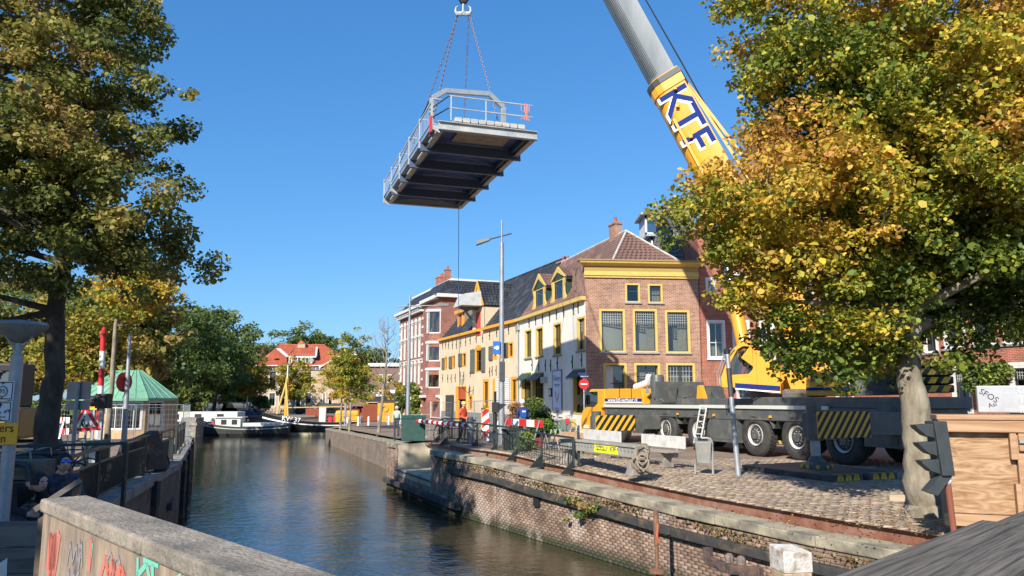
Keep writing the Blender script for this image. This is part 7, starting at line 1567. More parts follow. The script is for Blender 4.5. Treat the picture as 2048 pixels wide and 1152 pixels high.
m = MB(); m.bar((-.55, -.1, .0), (0, -.16, -.05), .12, .14); m.bar((0, -.16, -.05), (.55, -.1, 0), .12, .14); m.bar((0, -.08, -.1), (0, -.05, -.6), .1, .12); m.bar((-.6, -.02, -.05), (-.6, -.02, .18), .14, .1); m.build('steel_arm', mat('rusty black steel', (.04, .04, .045), .6, c2=(.18, .1, .07), sc=6, bump=.3), t, bevel=.01)
for x in (-.12, .12): MB().lathe([(.07, 0), (.075, .08), (.05, .13), (.02, .14)], (x, -.05, .03), 8).build('bolt', mat('corroded knob', (.22, .2, .18), .9, c2=(.12, .07, .05), sc=20, bump=.5), t)
# ================================================================ PEOPLE
M_skin = mat('skin', (.55, .33, .24), .6); M_jean = mat('dark trousers', (.04, .05, .07), .85, c2=(.06, .07, .09), sc=8); M_grey = mat('grey cloth', (.12, .12, .12), .85)
def person(label, p, rz, joints, cloth, hair=None, helmet=None, hood=None, scale=1.0, group=None, extra=None):
    """joints: dict of name -> (x,y,z) in metres for a 1.75 m figure facing -y; cloth = (top, legs, shoes, top_name, leg_name)"""
    t = thing('person', label, 'person', p, rz, group); t.scale = (scale,)*3
    J = joints; order = ['hip', 'belly', 'chest', 'neck', 'head0', 'lsh', 'lel', 'lwr', 'lha', 'rsh', 'rel', 'rwr', 'rha', 'lhi', 'lkn', 'lan', 'lto', 'rhi', 'rkn', 'ran', 'rto']
    E_ = [('hip', 'belly'), ('belly', 'chest'), ('chest', 'neck'), ('neck', 'head0'), ('chest', 'lsh'), ('lsh', 'lel'), ('lel', 'lwr'), ('lwr', 'lha'), ('chest', 'rsh'), ('rsh', 'rel'), ('rel', 'rwr'), ('rwr', 'rha'), ('hip', 'lhi'), ('lhi', 'lkn'), ('lkn', 'lan'), ('lan', 'lto'), ('hip', 'rhi'), ('rhi', 'rkn'), ('rkn', 'ran'), ('ran', 'rto')]
    RR = dict(hip=.145, belly=.135, chest=.15, neck=.055, head0=.06, lsh=.075, lel=.052, lwr=.04, lha=.035, lhi=.10, lkn=.068, lan=.05, lto=.04)
    for k_ in list(RR):
        if k_[0] == 'l': RR['r'+k_[1:]] = RR[k_]
    me = bpy.data.meshes.new('body'); me.from_pydata([J[k_] for k_ in order], [(order.index(a), order.index(b_)) for a, b_ in E_], []); tmp = bpy.data.objects.new('body', me); COL.objects.link(tmp)
    sk = tmp.modifiers.new('s', 'SKIN'); sk.use_smooth_shade = True
    for i_, k_ in enumerate(order): r = RR[k_]; me.skin_vertices[0].data[i_].radius = (r, r*(.8 if k_ in ('hip', 'belly', 'chest') else 1)); me.skin_vertices[0].data[i_].use_root = (i_ == 0)
    ss_ = tmp.modifiers.new('u', 'SUBSURF'); ss_.levels = 2; ss_.render_levels = 2
    dg = bpy.context.evaluated_depsgraph_get(); m2 = bpy.data.meshes.new_from_object(tmp.evaluated_get(dg)); bpy.data.objects.remove(tmp)
    seg = {'skin': [('neck', 'head0'), ('lwr', 'lha'), ('rwr', 'rha')], 'top': [('belly', 'chest'), ('chest', 'neck'), ('lsh', 'lel'), ('lel', 'lwr'), ('rsh', 'rel'), ('rel', 'rwr'), ('chest', 'lsh'), ('chest', 'rsh')], 'legs': [('hip', 'lhi'), ('hip', 'rhi'), ('lhi', 'lkn'), ('lkn', 'lan'), ('rhi', 'rkn'), ('rkn', 'ran'), ('hip', 'belly')], 'shoe': [('lan', 'lto'), ('ran', 'rto')]}
    mts = [M_skin, cloth[0], cloth[1], cloth[2]]
    for x in mts: m2.materials.append(x)
    V = {k_: Vector(v) for k_, v in J.items()}
    for f in m2.polygons:
        c = f.center; best = (9, 0)
        for gi, g in enumerate(('skin', 'top', 'legs', 'shoe')):
            for a, b_ in seg[g]:
                d = V[b_]-V[a]; u = max(0, min(1, (c-V[a]).dot(d)/d.length_squared)); dist = (V[a]+d*u-c).length-.5*lerp(RR[a], RR[b_], u)
                if dist < best[0]: best = (dist, gi)
        f.material_index = best[1]; f.use_smooth = True
    link('body', m2, t)
    h = V['head0']; hd = V['head0']-V['neck']; hc = h+hd.normalized()*.09; m = MB(); m.ball((0, 0, 0), .105, 12, sc=(.82, .95, 1.18)); m.ball((0, -.1, -.015), .022, 6, sc=(.8, 1.1, 1.3)); m.ball((.088, .0, -.01), .022, 6, sc=(.4, .8, 1.2)); m.ball((-.088, .0, -.01), .022, 6, sc=(.4, .8, 1.2))
    hdm = m.build('head', M_skin, t, smooth=True, loc=hc)
    m = MB(); 
    for s in (-1, 1): m.ball((s*.034, -.092, .015), .012, 6)
    m.build('eye', M_blk, hdm); MB().ball((0, -.093, -.055), .02, 6, sc=(1.3, .4, .35)).build('mouth', mat('lips', (.4, .15, .12), .6), hdm)
    if hair: MB().lathe([(.098, -.03), (.104, .03), (.09, .08), (.055, .12), (.01, .132)], (0, .012, 0), 14).build('hair', hair, hdm, smooth=True)
    if helmet: m = MB(); m.lathe([(.125, .03), (.12, .05), (.115, .1), (.085, .15), (.01, .17)], (0, .0, 0), 16); m.box(-.08, .08, -.17, -.1, .035, .05); m.build('helmet', helmet, hdm, smooth=True)
    for s, nm in (('l', 'hand'), ('r', 'hand')):
        a, b_ = V[s+'wr'], V[s+'ha']; d = (b_-a).normalized(); e = d.cross(Vector((0, 1, 0))).normalized() if abs(d.y) < .9 else Vector((1, 0, 0)); n_ = d.cross(e); m = MB()
        for k_ in range(4): o_ = e*((k_-1.5)*.02); L_ = (.07, .08, .075, .06)[k_]; p0 = b_+o_; m.tube([p0-d*.02, p0+d*L_*.55, p0+d*L_*.9+n_*.02], [.011, .0095, .007], 6)
        m.tube([a+d*.03+e*.03, a+d*.05+e*.055, a+d*.09+e*.06+n_*.015], [.013, .011, .008], 6); m.build('hand', M_skin, t, smooth=True)
    if extra: extra(t, V)
    return t
STAND = dict(hip=(0, 0, .95), belly=(0, .01, 1.1), chest=(0, .01, 1.33), neck=(0, 0, 1.5), head0=(0, -.02, 1.56), lsh=(.18, 0, 1.41), lel=(.25, .03, 1.13), lwr=(.26, -.06, .89), lha=(.25, -.1, .82), rsh=(-.18, 0, 1.41), rel=(-.25, .03, 1.13), rwr=(-.26, -.06, .89), rha=(-.25, -.1, .82), lhi=(.095, 0, .9), lkn=(.11, -.02, .5), lan=(.12, .02, .09), lto=(.13, -.13, .04), rhi=(-.095, 0, .9), rkn=(-.11, -.02, .5), ran=(-.12, .02, .09), rto=(-.13, -.13, .04))
WALKJ = dict(STAND, lkn=(.1, -.14, .52), lan=(.1, -.1, .1), lto=(.1, -.25, .05), rkn=(-.1, .04, .5), ran=(-.1, .22, .13), rto=(-.1, .1, .04), lwr=(.24, .1, .92), lha=(.24, .12, .85), rwr=(-.24, -.16, .95), rha=(-.23, -.22, .9))
SIT = dict(hip=(0, .05, .5), belly=(0, .06, .65), chest=(0, .03, .88), neck=(0, -.02, 1.05), head0=(0, -.05, 1.11), lsh=(.18, .02, .96), lel=(.27, -.05, .7), lwr=(.18, -.25, .62), lha=(.12, -.32, .62), rsh=(-.18, .02, .96), rel=(-.27, -.05, .7), rwr=(-.18, -.28, .64), rha=(-.12, -.34, .65), lhi=(.1, .02, .48), lkn=(.13, -.42, .5), lan=(.14, -.42, .09), lto=(.14, -.56, .04), rhi=(-.1, .02, .48), rkn=(-.13, -.42, .5), ran=(-.14, -.4, .09), rto=(-.14, -.55, .04))
M_navy = mat('navy work jacket', (.015, .03, .09), .8, c2=(.02, .045, .14), sc=5); M_org = mat('orange work jacket', (.75, .10, .03), .7, c2=(.65, .07, .03), sc=6)
def blue_panel(t, V):
    MB().add([(-.13, .105, 1.12), (.13, .105, 1.12), (.15, .125, 1.42), (-.15, .125, 1.42), (-.1, .13, 1.1), (.1, .13, 1.1), (.1, .15, 1.42), (-.1, .15, 1.42)], [(0, 1, 2, 3), (4, 7, 6, 5), (0, 4, 5, 1), (3, 2, 6, 7)]).build('back_panel', mat('royal blue panel', (.02, .09, .4), .8), t, bevel=.02)
    MB().box(-.07, .07, .15, .156, 1.3, 1.36).build('back_print', M_wht, t)
q = aty(1045, 860, 30.6); person('worker seen from behind in navy and blue jacket with white helmet', G(q.x, 30.6), PI+.35, dict(WALKJ), (M_navy, M_grey, M_blk), hair=mat('grey hair', (.3, .28, .25), .8), helmet=M_wht, extra=blue_panel)
q = aty(926, 860, 36.5); person('worker in orange jacket with yellow helmet behind the barrier boom', G(q.x, 36.5), .9, dict(STAND, lwr=(.15, -.3, 1.0), lha=(.1, -.37, 1.0), rwr=(-.12, -.3, 1.02), rha=(-.08, -.36, 1.02)), (M_org, M_jean, M_blk), helmet=mat('yellow helmet', (.8, .6, .03), .4))
q = aty(1000, 860, 35.5); person('seated man in white shirt and jeans facing left, right of the lamp post', G(q.x, 35.5), -1.2, SIT, (M_wht, mat('jeans', (.10, .16, .26), .85), M_blk), hair=mat('brown hair', (.09, .05, .03), .8))
q = onz(793, 868, -.05); person('old man in pale green jacket standing on the far quay, seen between railing and mast', Vector((q.x, q.y, gz(q.x, q.y))), -.2, STAND, (mat('pale green jacket', (.35, .42, .35), .85), M_jean, M_blk), hair=mat('white hair', (.6, .58, .55), .8))
q = aty(806, 866, 36.6); person('child in a light grey jacket behind the short black abutment railing', G(q.x, 36.8), .5, STAND, (mat('light grey jacket', (.5, .5, .52), .85), mat('blue trousers', (.06, .08, .16), .85), M_blk), hair=mat('blond hair', (.5, .33, .15), .8), scale=.72)
# crane operator in the cab
wp = FS.w(S_(1489, 745, .5)[0], .5, 2.15); sc_ = MB(); t = thing('operator_seat', 'dark operator seat inside the crane cab window', 'seat', wp, FS.rz); MB().box(-.25, .25, -.25, .25, .25, .45).build('seat_cushion', M_blk, t, bevel=.04); MB().box(.2, .32, -.25, .25, .4, 1.1).build('backrest', M_blk, t, bevel=.04)
person('crane operator in an orange jacket sitting inside the operator cab', wp+Vector((0, 0, -.02)), FS.rz-PI/2, dict(SIT), (M_org, M_jean, M_blk), hair=MATS['brown hair'])
# two people sitting in the shade at the left, behind the timber wall
M_plaid = mat('plaid shirt', (.02, .022, .05), .9, c2=(.09, .08, .11), sc=14)
def shades(t, V):
    for s in (-1, 1): MB().ball((s*.036, -.185, 1.21), .03, 8, sc=(1.1, .4, .8)).build('sunglass_lens', mat('blue mirror lens', (.02, .2, .9), .05, metal=.6), t)
    MB().box(-.09, .09, -.19, -.17, 1.225, 1.235).build('sunglass_bridge', M_blk, t)
person('seated person in a dark plaid shirt with blue mirrored sunglasses, in the shade at left', (-6.2, 10.9, -.05), .75, SIT, (M_plaid, M_jean, M_blk), hair=mat('black hair', (.01, .01, .01), .7), extra=shades)
person('person in dark clothes bending forward beside the one with sunglasses', (-6.6, 10.5, -.05), 1.2, dict(SIT, chest=(0, -.2, .82), neck=(0, -.34, .93), head0=(0, -.4, .95), lsh=(.18, -.22, .9), rsh=(-.18, -.22, .9), lel=(.26, -.38, .66), rel=(-.26, -.38, .66), lwr=(.18, -.55, .6), lha=(.14, -.6, .6), rwr=(-.18, -.55, .6), rha=(-.14, -.6, .6)), (mat('black jacket', (.02, .02, .022), .85), M_jean, M_blk), hair=MATS['black hair'])
# ================================================================ LEFT BANK, FOREGROUND, HARBOUR

def L(px, py, D, z=None): p = aty(px, py, D); p.z = lz(D) if z is None else z; return p
# ---- foreground parapet of the bridge
M_par = mat('bridge parapet concrete', (.34, .29, .23), .9, c2=(.20, .17, .14), sc=7, bump=.7, bsc=50, c3=(.13, .12, .10), sc3=2.5)
M_parf = mat('rendered parapet face', (.36, .27, .19), .9, c2=(.17, .135, .11), sc=9, bump=.6, bsc=30, c3=(.09, .08, .08), sc3=5, streak=.3)
pd_ = Vector((.681, -.732, 0)); pn = Vector((-.732, -.681, 0))   # along the parapet to the near end; towards the viewer
p0 = Vector((-2.38, 4.05, 0)); t = thing('bridge_parapet', 'low bridge parapet with speckled stone coping and faded graffiti in the left foreground', 'parapet', p0, math.atan2(pd_.y, pd_.x))
PL = 4.6   # local: x along, y away from the viewer
for k_ in range(3): MB().box(k_*PL/3+.003, (k_+1)*PL/3-.003, -.02, .2, 1.435, 1.5).build('coping_stone', M_par, t, bevel=.012)
MB().box(.01, PL, .0, .2, -.2, 1.434).build('wall_face', M_parf, t); MB().box(.0, PL, .2, .26, -2.0, .3).build('bridge_edge', M_par, t)
rn = random.Random(14)
def spray(col, strokes):
    m = MB()
    for st_, w_ in strokes:
        zm = lambda x, z: (lambda zb_: zb_+(z-.6)/.72*(1.425-zb_))(1.985-.229*(3.98-.732*x)); st_ = [(x, zm(x, z)) for x, z in st_]
        for (a, b_), (c, d) in zip(st_, st_[1:]):
            L_ = math.hypot(c-a, d-b_) or 1; nx, nz = -(d-b_)/L_*w_, (c-a)/L_*w_; m.add([(a-nx, -.0025, b_-nz), (c-nx, -.0025, d-nz), (c+nx, -.0025, d+nz), (a+nx, -.0025, b_+nz)], [(0, 1, 2, 3)])
    m.build('graffiti', col, t, fix=False)['kind'] = 'stuff'
M_gr = mat('faded red spray', (.55, .09, .07), .8, c2=(.42, .2, .15), sc=14, streak=.2); M_gt = mat('turquoise spray', (.10, .48, .36), .8, c2=(.2, .42, .33), sc=12, streak=.3); M_gb = mat('worn grey blue spray', (.17, .18, .24), .85, c2=(.34, .27, .22), sc=16, streak=.15)
def zig(x, z, n_, dx, h): return [(x+i_*dx+rn.gauss(0, .01), z+(h if i_ % 2 else 0)+rn.gauss(0, .02)) for i_ in range(n_)]
spray(M_gr, [(zig(.16, .75, 6, .035, .45), .022), (zig(.20, .65, 6, .03, .5), .02), (zig(1.02, .75, 5, .05, .32), .018), ([(.86, 1.25), (.86, .8)], .022), ([(1.18, 1.1), (1.2, .7), (1.28, .95), (1.34, .6)], .02)])
spray(M_gt, [([(1.46, 1.28), (1.47, .85), (1.56, 1.2), (1.6, .8)], .012), ([(1.62, 1.25), (1.63, .75)], .014), ([(1.52, 1.27), (1.68, 1.3)], .01), ([(1.9, 1.15), (1.86, .8)], .02), ([(1.95, .95), (2.05, .7), (2.1, .95), (2.0, 1.1)], .03), ([(.885, 1.22), (.88, 1.0)], .01)])
spray(M_gb, [(zig(.52, .85, 7, .04, .3), .009), (zig(.5, .6, 6, .045, .2), .012), ([(.68, 1.2), (.72, 1.0), (.7, .8)], .01), (zig(1.1, 1.0, 5, .04, .18), .008)])
MB().box(.0, .0+.001, .0, .0, 0, 0) if False else None
# short stretch turning away at its left end, in the shade
t = thing('wooden_stair_rail', 'small wooden sloping gate corner behind the left end of the parapet', 'gate', (-2.66, 4.75, .0), .3); M_oldw = woodmat('old grey timber', (.10, .085, .07), (.2, .17, .13))
MB().bar((-.15, 0, 1.36), (.06, 0, 1.51), .12, .03).build('top_rail', M_oldw, t); MB().box(.03, .07, -.02, .03, .6, 1.49).build('post', woodmat('brown timber', (.13, .085, .05), (.22, .15, .1)), t); MB().prism([(-.14, 1.3), (.03, 1.42), (.03, .9), (-.14, .9)], -.01, .01).build('infill_board', MATS['brown timber'], t)
# ---- big timber beam at the right
M_beam = woodmat('weathered dark oak', (.04, .035, .03), (.18, .155, .125), (2.2, 60, 60), .85, .9)
q = Vector((.35, 1.76, 0)); t = thing('timber_parapet', 'weathered dark timber bridge rail in the right foreground corner with deep grain', 'parapet', q, math.atan2(1.01, 1.02))
MB().box(-.2, 2.27, -.35, .0, 1.26, 1.5).build('top_beam', M_beam, t, bevel=.018)
M_bm2 = woodmat('weathered plank', (.14, .11, .085), (.36, .30, .24), (1.5, 36, 36), .85, .6)
for k_ in range(3): MB().box(-.2, 3.0, -.31+.01*k_, -.25, 1.235-.24*(k_+1), 1.245-.24*k_).build('side_plank', M_bm2, t, bevel=.008)
MB().box(2.29, 3.6, -.33, .0, 1.24, 1.47).build('top_beam', M_beam, t, bevel=.018)
tag(MB().prism([(-3.6, 3.9), (0.2, 1.9), (4, 5.2), (6, 4.5), (6, -6), (-8, -6), (-8, 3.9)], -.5, .12, 'z').build('bridge_deck_floor', mat('asphalt', (.05, .05, .05), .9, c2=(.08, .08, .08), sc=20)), None, None, kind='structure')
# ---- plywood crate, sign, post and traffic light by the tree
PX = Frame(6.72, 12.2, 8.6, 11.5); t = thing('plywood_shed', 'rough plywood and timber crate with steel clamps standing at the right edge beside the tree', 'crate', PX.o, PX.rz)
M_pl = woodmat('weathered plywood', (.24, .12, .055), (.46, .31, .18), (2.2, 5, 12), .85, .2, rings=.4, wsc=.55, dist=8); M_tim = woodmat('pine beam', (.30, .16, .08), (.46, .29, .17), (1, 14, 14))
MB().box(.02, .92, .03, .05, .28, 1.5).build('plywood_sheet', M_pl, t); MB().box(1.12, 2.2, .03, .05, .05, 1.5).build('plywood_sheet', M_pl, t)
MB().box(-.1, 2.2, -.12, .0, 1.5, 1.68).build('top_beam', M_tim, t, bevel=.01); MB().box(-.12, 2.2, -.14, .55, 1.683, 1.76).build('top_beam', M_tim, t, bevel=.01); MB().box(-.1, .95, -.1, .0, .1, .275).build('bottom_beam', M_tim, t, bevel=.01)
MB().box(.93, 1.11, -.06, .03, .2, 1.49).build('upright', M_tim, t, bevel=.01); MB().box(.84, .93, -.1, .02, 1.1, 1.49).build('upright', M_tim, t, bevel=.01); MB().box(.86, .94, -.12, .02, .1, .75).build('upright', M_tim, t, bevel=.01)
for z in (1.35, .3): MB().box(.95, 1.9, -.17, -.12, z, z+.04).build('steel_clamp', M_steel, t); MB().box(.95, 1.08, -.12, -.06, z-.12, z+.14).build('clamp_block', M_tim, t, bevel=.006)
MB().box(.0, 2.2, .05, .9, .02, 1.5).build('inner_box', M_oldw, t)
tag(MB().prism([(0, 0), (.14, 0), (.06, 2.1), (-.06, 2.08)], -.05, .05).build('timber_post', woodmat('grey post', (.2, .18, .16), (.36, .33, .29), (12, 12, 1)), None, loc=PX.w(1.28, -.32, .0), rot=(0, 0, PX.rz)), 'leaning grey timber post in front of the plywood crate at the right edge', 'post')
s_ = aty(1957, 825, 12.4); t = thing('graffiti_sign', 'grey metal board with black scrawl and white letters above the plywood crate', 'sign', s_, PX.rz); MB().box(0, 1.6, 0, .12, 0, .42).build('board', mat('dull aluminium', (.42, .43, .45), .5, metal=.3, c2=(.35, .36, .38), sc=5), t, bevel=.015)
text('letters', 'GLO\nTI\nII', .15, M_wht, t, (.56, -.003, .2), align='LEFT', depth=.001); text('scrawl', 'SFOS', .13, M_blk, t, (.16, -.003, .26), (PI/2, .6, 0), .001); text('scrawl', 'Asi', .1, M_blk, t, (.2, -.003, .12), (PI/2, -.3, 0), .001)
m = MB(); m.tube([(.7, .05, -.1), (.66, .0, -.3), (.75, -.15, -.5), (.85, -.1, -.45)], .012, 5); m.tube([(.75, .05, -.1), (.7, .0, -.35), (.8, -.15, -.5)], .012, 5); m.build('cable', M_blk, t)
m = MB(); m.tube([(1.25, -.3, -.1), (1.1, -.35, -.3), (.95, -.3, -.4), (1.2, -.33, -.25), (1.3, -.35, -.5), (1.1, -.45, -1.0), (1.2, -.45, -1.5)], .014, 5); tag(m.build('yellow_hose', mat('yellow hose', (.75, .6, .03), .5), None, loc=s_, rot=(0, 0, PX.rz)), 'yellow hose looped over the plywood crate at the right edge', 'hose')
a = aty(1858, 842, 11.6); t = thing('traffic_light', 'black three lamp traffic light with long visors, tilted in front of the big tree', 'traffic light', a); t.scale = (.86, .86, .95)
m = MB(); m.prism([(0, 0), (.22, .0), (.29, -.82), (.08, -.82)], -.16, .16); m.build('housing', M_dk, t, bevel=.01)
for k_ in range(3): z = -.06-.27*k_; x = .0+.026*k_; MB().prism([(x+.01, z+.02), (x-.29, z), (x-.26, z-.05), (x-.12, z-.16), (x+.02, z-.2)], -.11, .11).build('visor', M_dk, t, bevel=.008)
MB().prism([(.08, -.82), (.28, -.82), (.0, -1.12), (-.18, -1.06)], -.1, .1).build('bracket', M_dk, t); m = MB(); m.tube([(.24, 0, -.95), (.28, 0, -1.7)], .05, 10); m.build('rusty_pipe', mat('red brown pipe', (.22, .07, .04), .8), t); MB().ball((.23, 0, -.9), .08, 8, sc=(1, 1, .9)).build('white_cap', M_white, t)
q = onz(1777, 1008, -.1); t = thing('timber_baulk', 'rough pale timber baulk lying at the foot of the big lime tree', 'timber', q, -.12); MB().box(0, 1.6, -.1, .1, .0, .19).build('baulk', M_oldw if False else woodmat('pale baulk', (.34, .26, .18), (.5, .4, .29)), t, bevel=.02); MB().box(.5, 1.9, .25, .4, 0, .22).build('baulk', MATS['pale baulk'], t, bevel=.02)
# ---- left bank: lamp with signs
p = L(13, 950, 9.8); t = thing('street_lamp', 'wide round street lamp at the left edge, its pole carrying route signs', 'street lamp', p); zh = aty(16, 655, 9.8).z-p.z
m = MB(); m.tube([(0, 0, 0), (0, 0, zh-.35)], .075, 12); m.tube([(0, 0, zh-.35), (0, 0, zh-.12)], .05, 10); m.build('pole', M_steel, t, smooth=True); MB().lathe([(.05, -.2), (.3, -.02), (.33, .03), (.28, .07), (.02, .1)], (0, 0, zh), 24).build('lamp_head', mat('lamp head grey', (.2, .21, .2), .6, c2=(.28, .29, .27), sc=6), t, smooth=True)
m = MB()
for a in (0, 2.1, 4.2): m.tube([(.03*math.cos(a), .03*math.sin(a), zh-.3), (.22*math.cos(a), .22*math.sin(a), zh-.04)], .014, 5)
m.build('lamp_bracket', M_zinc, t)
for i_, ch in enumerate('TPG'): text('tag_letter', ch, .12, M_wht, t, (0, -.078, zh-.78-.13*i_), depth=.001)
zb = lambda py: aty(16, py, 9.6).z-p.z; M_sg = mat('sign white', (.62, .68, .72), .5)
def plate(x0, x1, ya, yb, mt, edge=None):
    o = MB().box(x0, x1, -.13, -.11, zb(yb), zb(ya)).build('sign_plate', mt, t, bevel=.006)
    if edge: m = MB(); z0, z1 = zb(yb), zb(ya); [m.box(*b_) for b_ in ((x0+.01, x1-.01, -.134, -.13, z0+.01, z0+.02), (x0+.01, x1-.01, -.134, -.13, z1-.02, z1-.01), (x1-.02, x1-.01, -.134, -.13, z0+.02, z1-.02))]; m.build('border', edge, o)
    return o
o = plate(-.28, .075, 762, 800, M_sg, M_blk); m = MB(); wheel_ring(m, (-.06, -.135, (zb(762)+zb(800))/2-.01), (0, 1, 0), .062, .005, 20); m.bar((-.06, -.136, zb(769)), (-.06, -.136, zb(764.5)), .008, .002); m.add([(-.085, -.136, zb(767)), (-.035, -.136, zb(767)), (-.06, -.136, zb(763.8))], [(0, 1, 2)]); m.build('route_symbol', M_blk, o); text('route_number', '95', .075, M_blk, o, (-.06, -.134, (zb(762)+zb(800))/2-.01), depth=.001); text('route_number', '-45-', .03, M_blk, o, (-.06, -.134, zb(796)), depth=.001)
o = plate(-.28, .07, 803, 844, M_sg, M_blk); m = MB(); m.bar((-.07, -.136, zb(816)), (-.07, -.136, zb(808)), .014, .002); m.add([(-.1, -.136, zb(811)), (-.04, -.136, zb(811)), (-.07, -.136, zb(805.5))], [(0, 1, 2)]); wheel_ring(m, (.0, -.136, zb(824)), (0, 1, 0), .016, .003, 12); wheel_ring(m, (.05, -.136, zb(822)), (0, 1, 0), .016, .003, 12); m.tube([(.0, -.136, zb(824)), (.02, -.136, zb(819)), (.05, -.136, zb(822))], .003, 4); m.build('route_symbol', MATS['blue print'], o); text('route_number', '14b', .055, M_blk, o, (-.09, -.134, zb(825)), depth=.001); text('route_text', 'Hotel Saksen', .033, M_blk, o, (-.08, -.134, zb(834)), depth=.001); text('route_text', 'route', .033, M_blk, o, (-.08, -.134, zb(839)), depth=.001)
o = plate(-.75, .165, 846, 890, mat('detour orange yellow', (.85, .42, .01), .5)); text('sign_text', 'Fietsers', .15, M_blk, o, (-.11, -.134, zb(857)), depth=.001); text('sign_text', 'afstappen', .15, M_blk, o, (-.22, -.134, zb(878)), depth=.001, sx=.9)
# ---- sign backs, roadworks triangle, raised boom, tilted post
p = L(141, 960, 17); t = thing('road_sign', 'two grey sign backs on one pole seen from behind, right of the big tree trunk', 'road sign', p); Z = lambda py, D=17: aty(141, py, D).z-p.z
MB().tube([(0, 0, 0), (0, 0, Z(765))], .045, 10).build('pole', M_steel, t, smooth=True)
for a, b_, n_ in ((763, 799, 'upper'), (801, 820, 'lower')): o = MB().box(-.26, .26, .05, .07, Z(b_), Z(a)).build('sign_back', M_steel, t, bevel=.004); MB().box(-.26, .26, .03, .05, Z((a+b_)/2)-.015, Z((a+b_)/2)+.015).build('stiffener', M_steel, o)
p = L(167, 900, 18.6); t = thing('roadworks_sign', 'red bordered triangular roadworks warning sign with a digging man, tilted beside the green cabinet', 'road sign', p, .1); zc_ = aty(167, 843, 18.6).z-p.z
def tri(s, y, mt, nm, par, dz=0): return MB().prism([(-s*.5, -s*.3+dz), (s*.5, -s*.3+dz), (0, s*.566+dz)], y, y+.012).build(nm, mt, par, loc=(0, 0, zc_), rot=(0, -.06, 0))
o = tri(.76, 0, M_wht, 'backing', t); tri(.71, -.014, mat('sign bright red', (.75, .02, .03), .4), 'red_border', t); tri(.46, -.028, M_wht, 'white_field', t)
m = MB(); m.tube([(-.02, -.032, .13), (-.03, -.032, .12)], .022, 8); m.tube([(-.04, -.032, .09), (-.07, -.032, .0), (-.04, -.032, -.1)], .017, 5); m.tube([(-.07, -.032, .0), (-.12, -.032, -.1)], .015, 5); m.tube([(-.05, -.032, .07), (.0, -.032, .02), (-.02, -.032, -.05)], .01, 5); m.tube([(-.12, -.032, .06), (.03, -.032, -.05)], .006, 4); m.add([(.0, -.034, -.1), (.15, -.034, -.1), (.08, -.034, .0)], [(0, 1, 2)]); m.build('digging_man', M_blk, t, loc=(0, 0, zc_-.02)); MB().tube([(0, .04, 0), (0, .04, zc_)], .03, 8).build('pole', M_steel, t)
a = L(198, 870, 21.5); b_ = aty(207, 668, 21.5); tb = boom('raised red and white barrier boom standing upright left of the hut', a+Vector((0, 0, .35)), b_, .075, 7); MB().lathe([(.1, 0), (.06, .12), (.02, .2)], b_-a-Vector((0, 0, .35)), 8).build('tip', M_red, tb)
p = L(198, 868, 21.3); t = thing('traffic_light', 'black barrier signal lamp seen from the side, facing left beside the raised boom', 'traffic light', (p.x, p.y, aty(198, 802, 21.3).z)); MB().box(-.1, .22, -.15, .15, -.2, .2).build('housing', M_blk, t, bevel=.02); MB().lathe([(.16, 0), (.13, .3), (.12, .32)], (-.1, 0, 0), 14, 0, Matrix.Rotation(-PI/2, 3, 'Y')).build('visor', M_blk, t)
MB().box(-.02, .08, -.05, .05, -p.z*-1-1.9, -.2).build('post', M_steel, t)
p = L(191, 912, 20.3); t = thing('utility_cabinet', 'dark green ribbed cabinet with white paper notice in front of the raised boom', 'cabinet', p); MB().box(-.27, .24, -.2, .2, 0, .78).build('body', MATS['cabinet green'], t, bevel=.02); MB().prism([(-.29, .78), (.26, .78), (.22, .86), (-.25, .84)], -.22, .22).build('lid', MATS['cabinet green'], t); MB().box(-.06, .1, -.21, -.201, .3, .58).build('notice', M_white, t)
pb = L(247, 905, 22); pt = aty(260, 668, 22.2); t = thing('leaning_mast', 'pale leaning steel mast with a round sign edge-on, in front of the hut', 'lamp post', pb); q = pt-pb; MB().tube([(0, 0, 0), q*.5, q], [.085, .07, .04], 10).build('pole', M_steel, t, smooth=True); MB().lathe([(0, 0), (.28, 0), (.28, .03), (0, .03)], q*.62+Vector((-.1, 0, .05)), 20, 0, Matrix.Rotation(1.25, 3, 'Z') @ Matrix.Rotation(PI/2, 3, 'X')).build('round_sign', M_red, t)
p = L(182, 900, 30); t = thing('detour_sign', 'small orange yellow text sign partly hidden behind the black signal lamp', 'road sign', (p.x, p.y, 0)); zq = aty(180, 806, 30).z; MB().box(-.4, .35, -.02, .02, zq-.25, zq+.22).build('plate', MATS['detour orange yellow'], t); text('sign_text', 'dem\nop 20\nen 30', .13, M_blk, t, (0, -.025, zq), depth=.001); MB().box(-.03, .03, 0, .06, 0, zq).build('pole', M_steel, t)
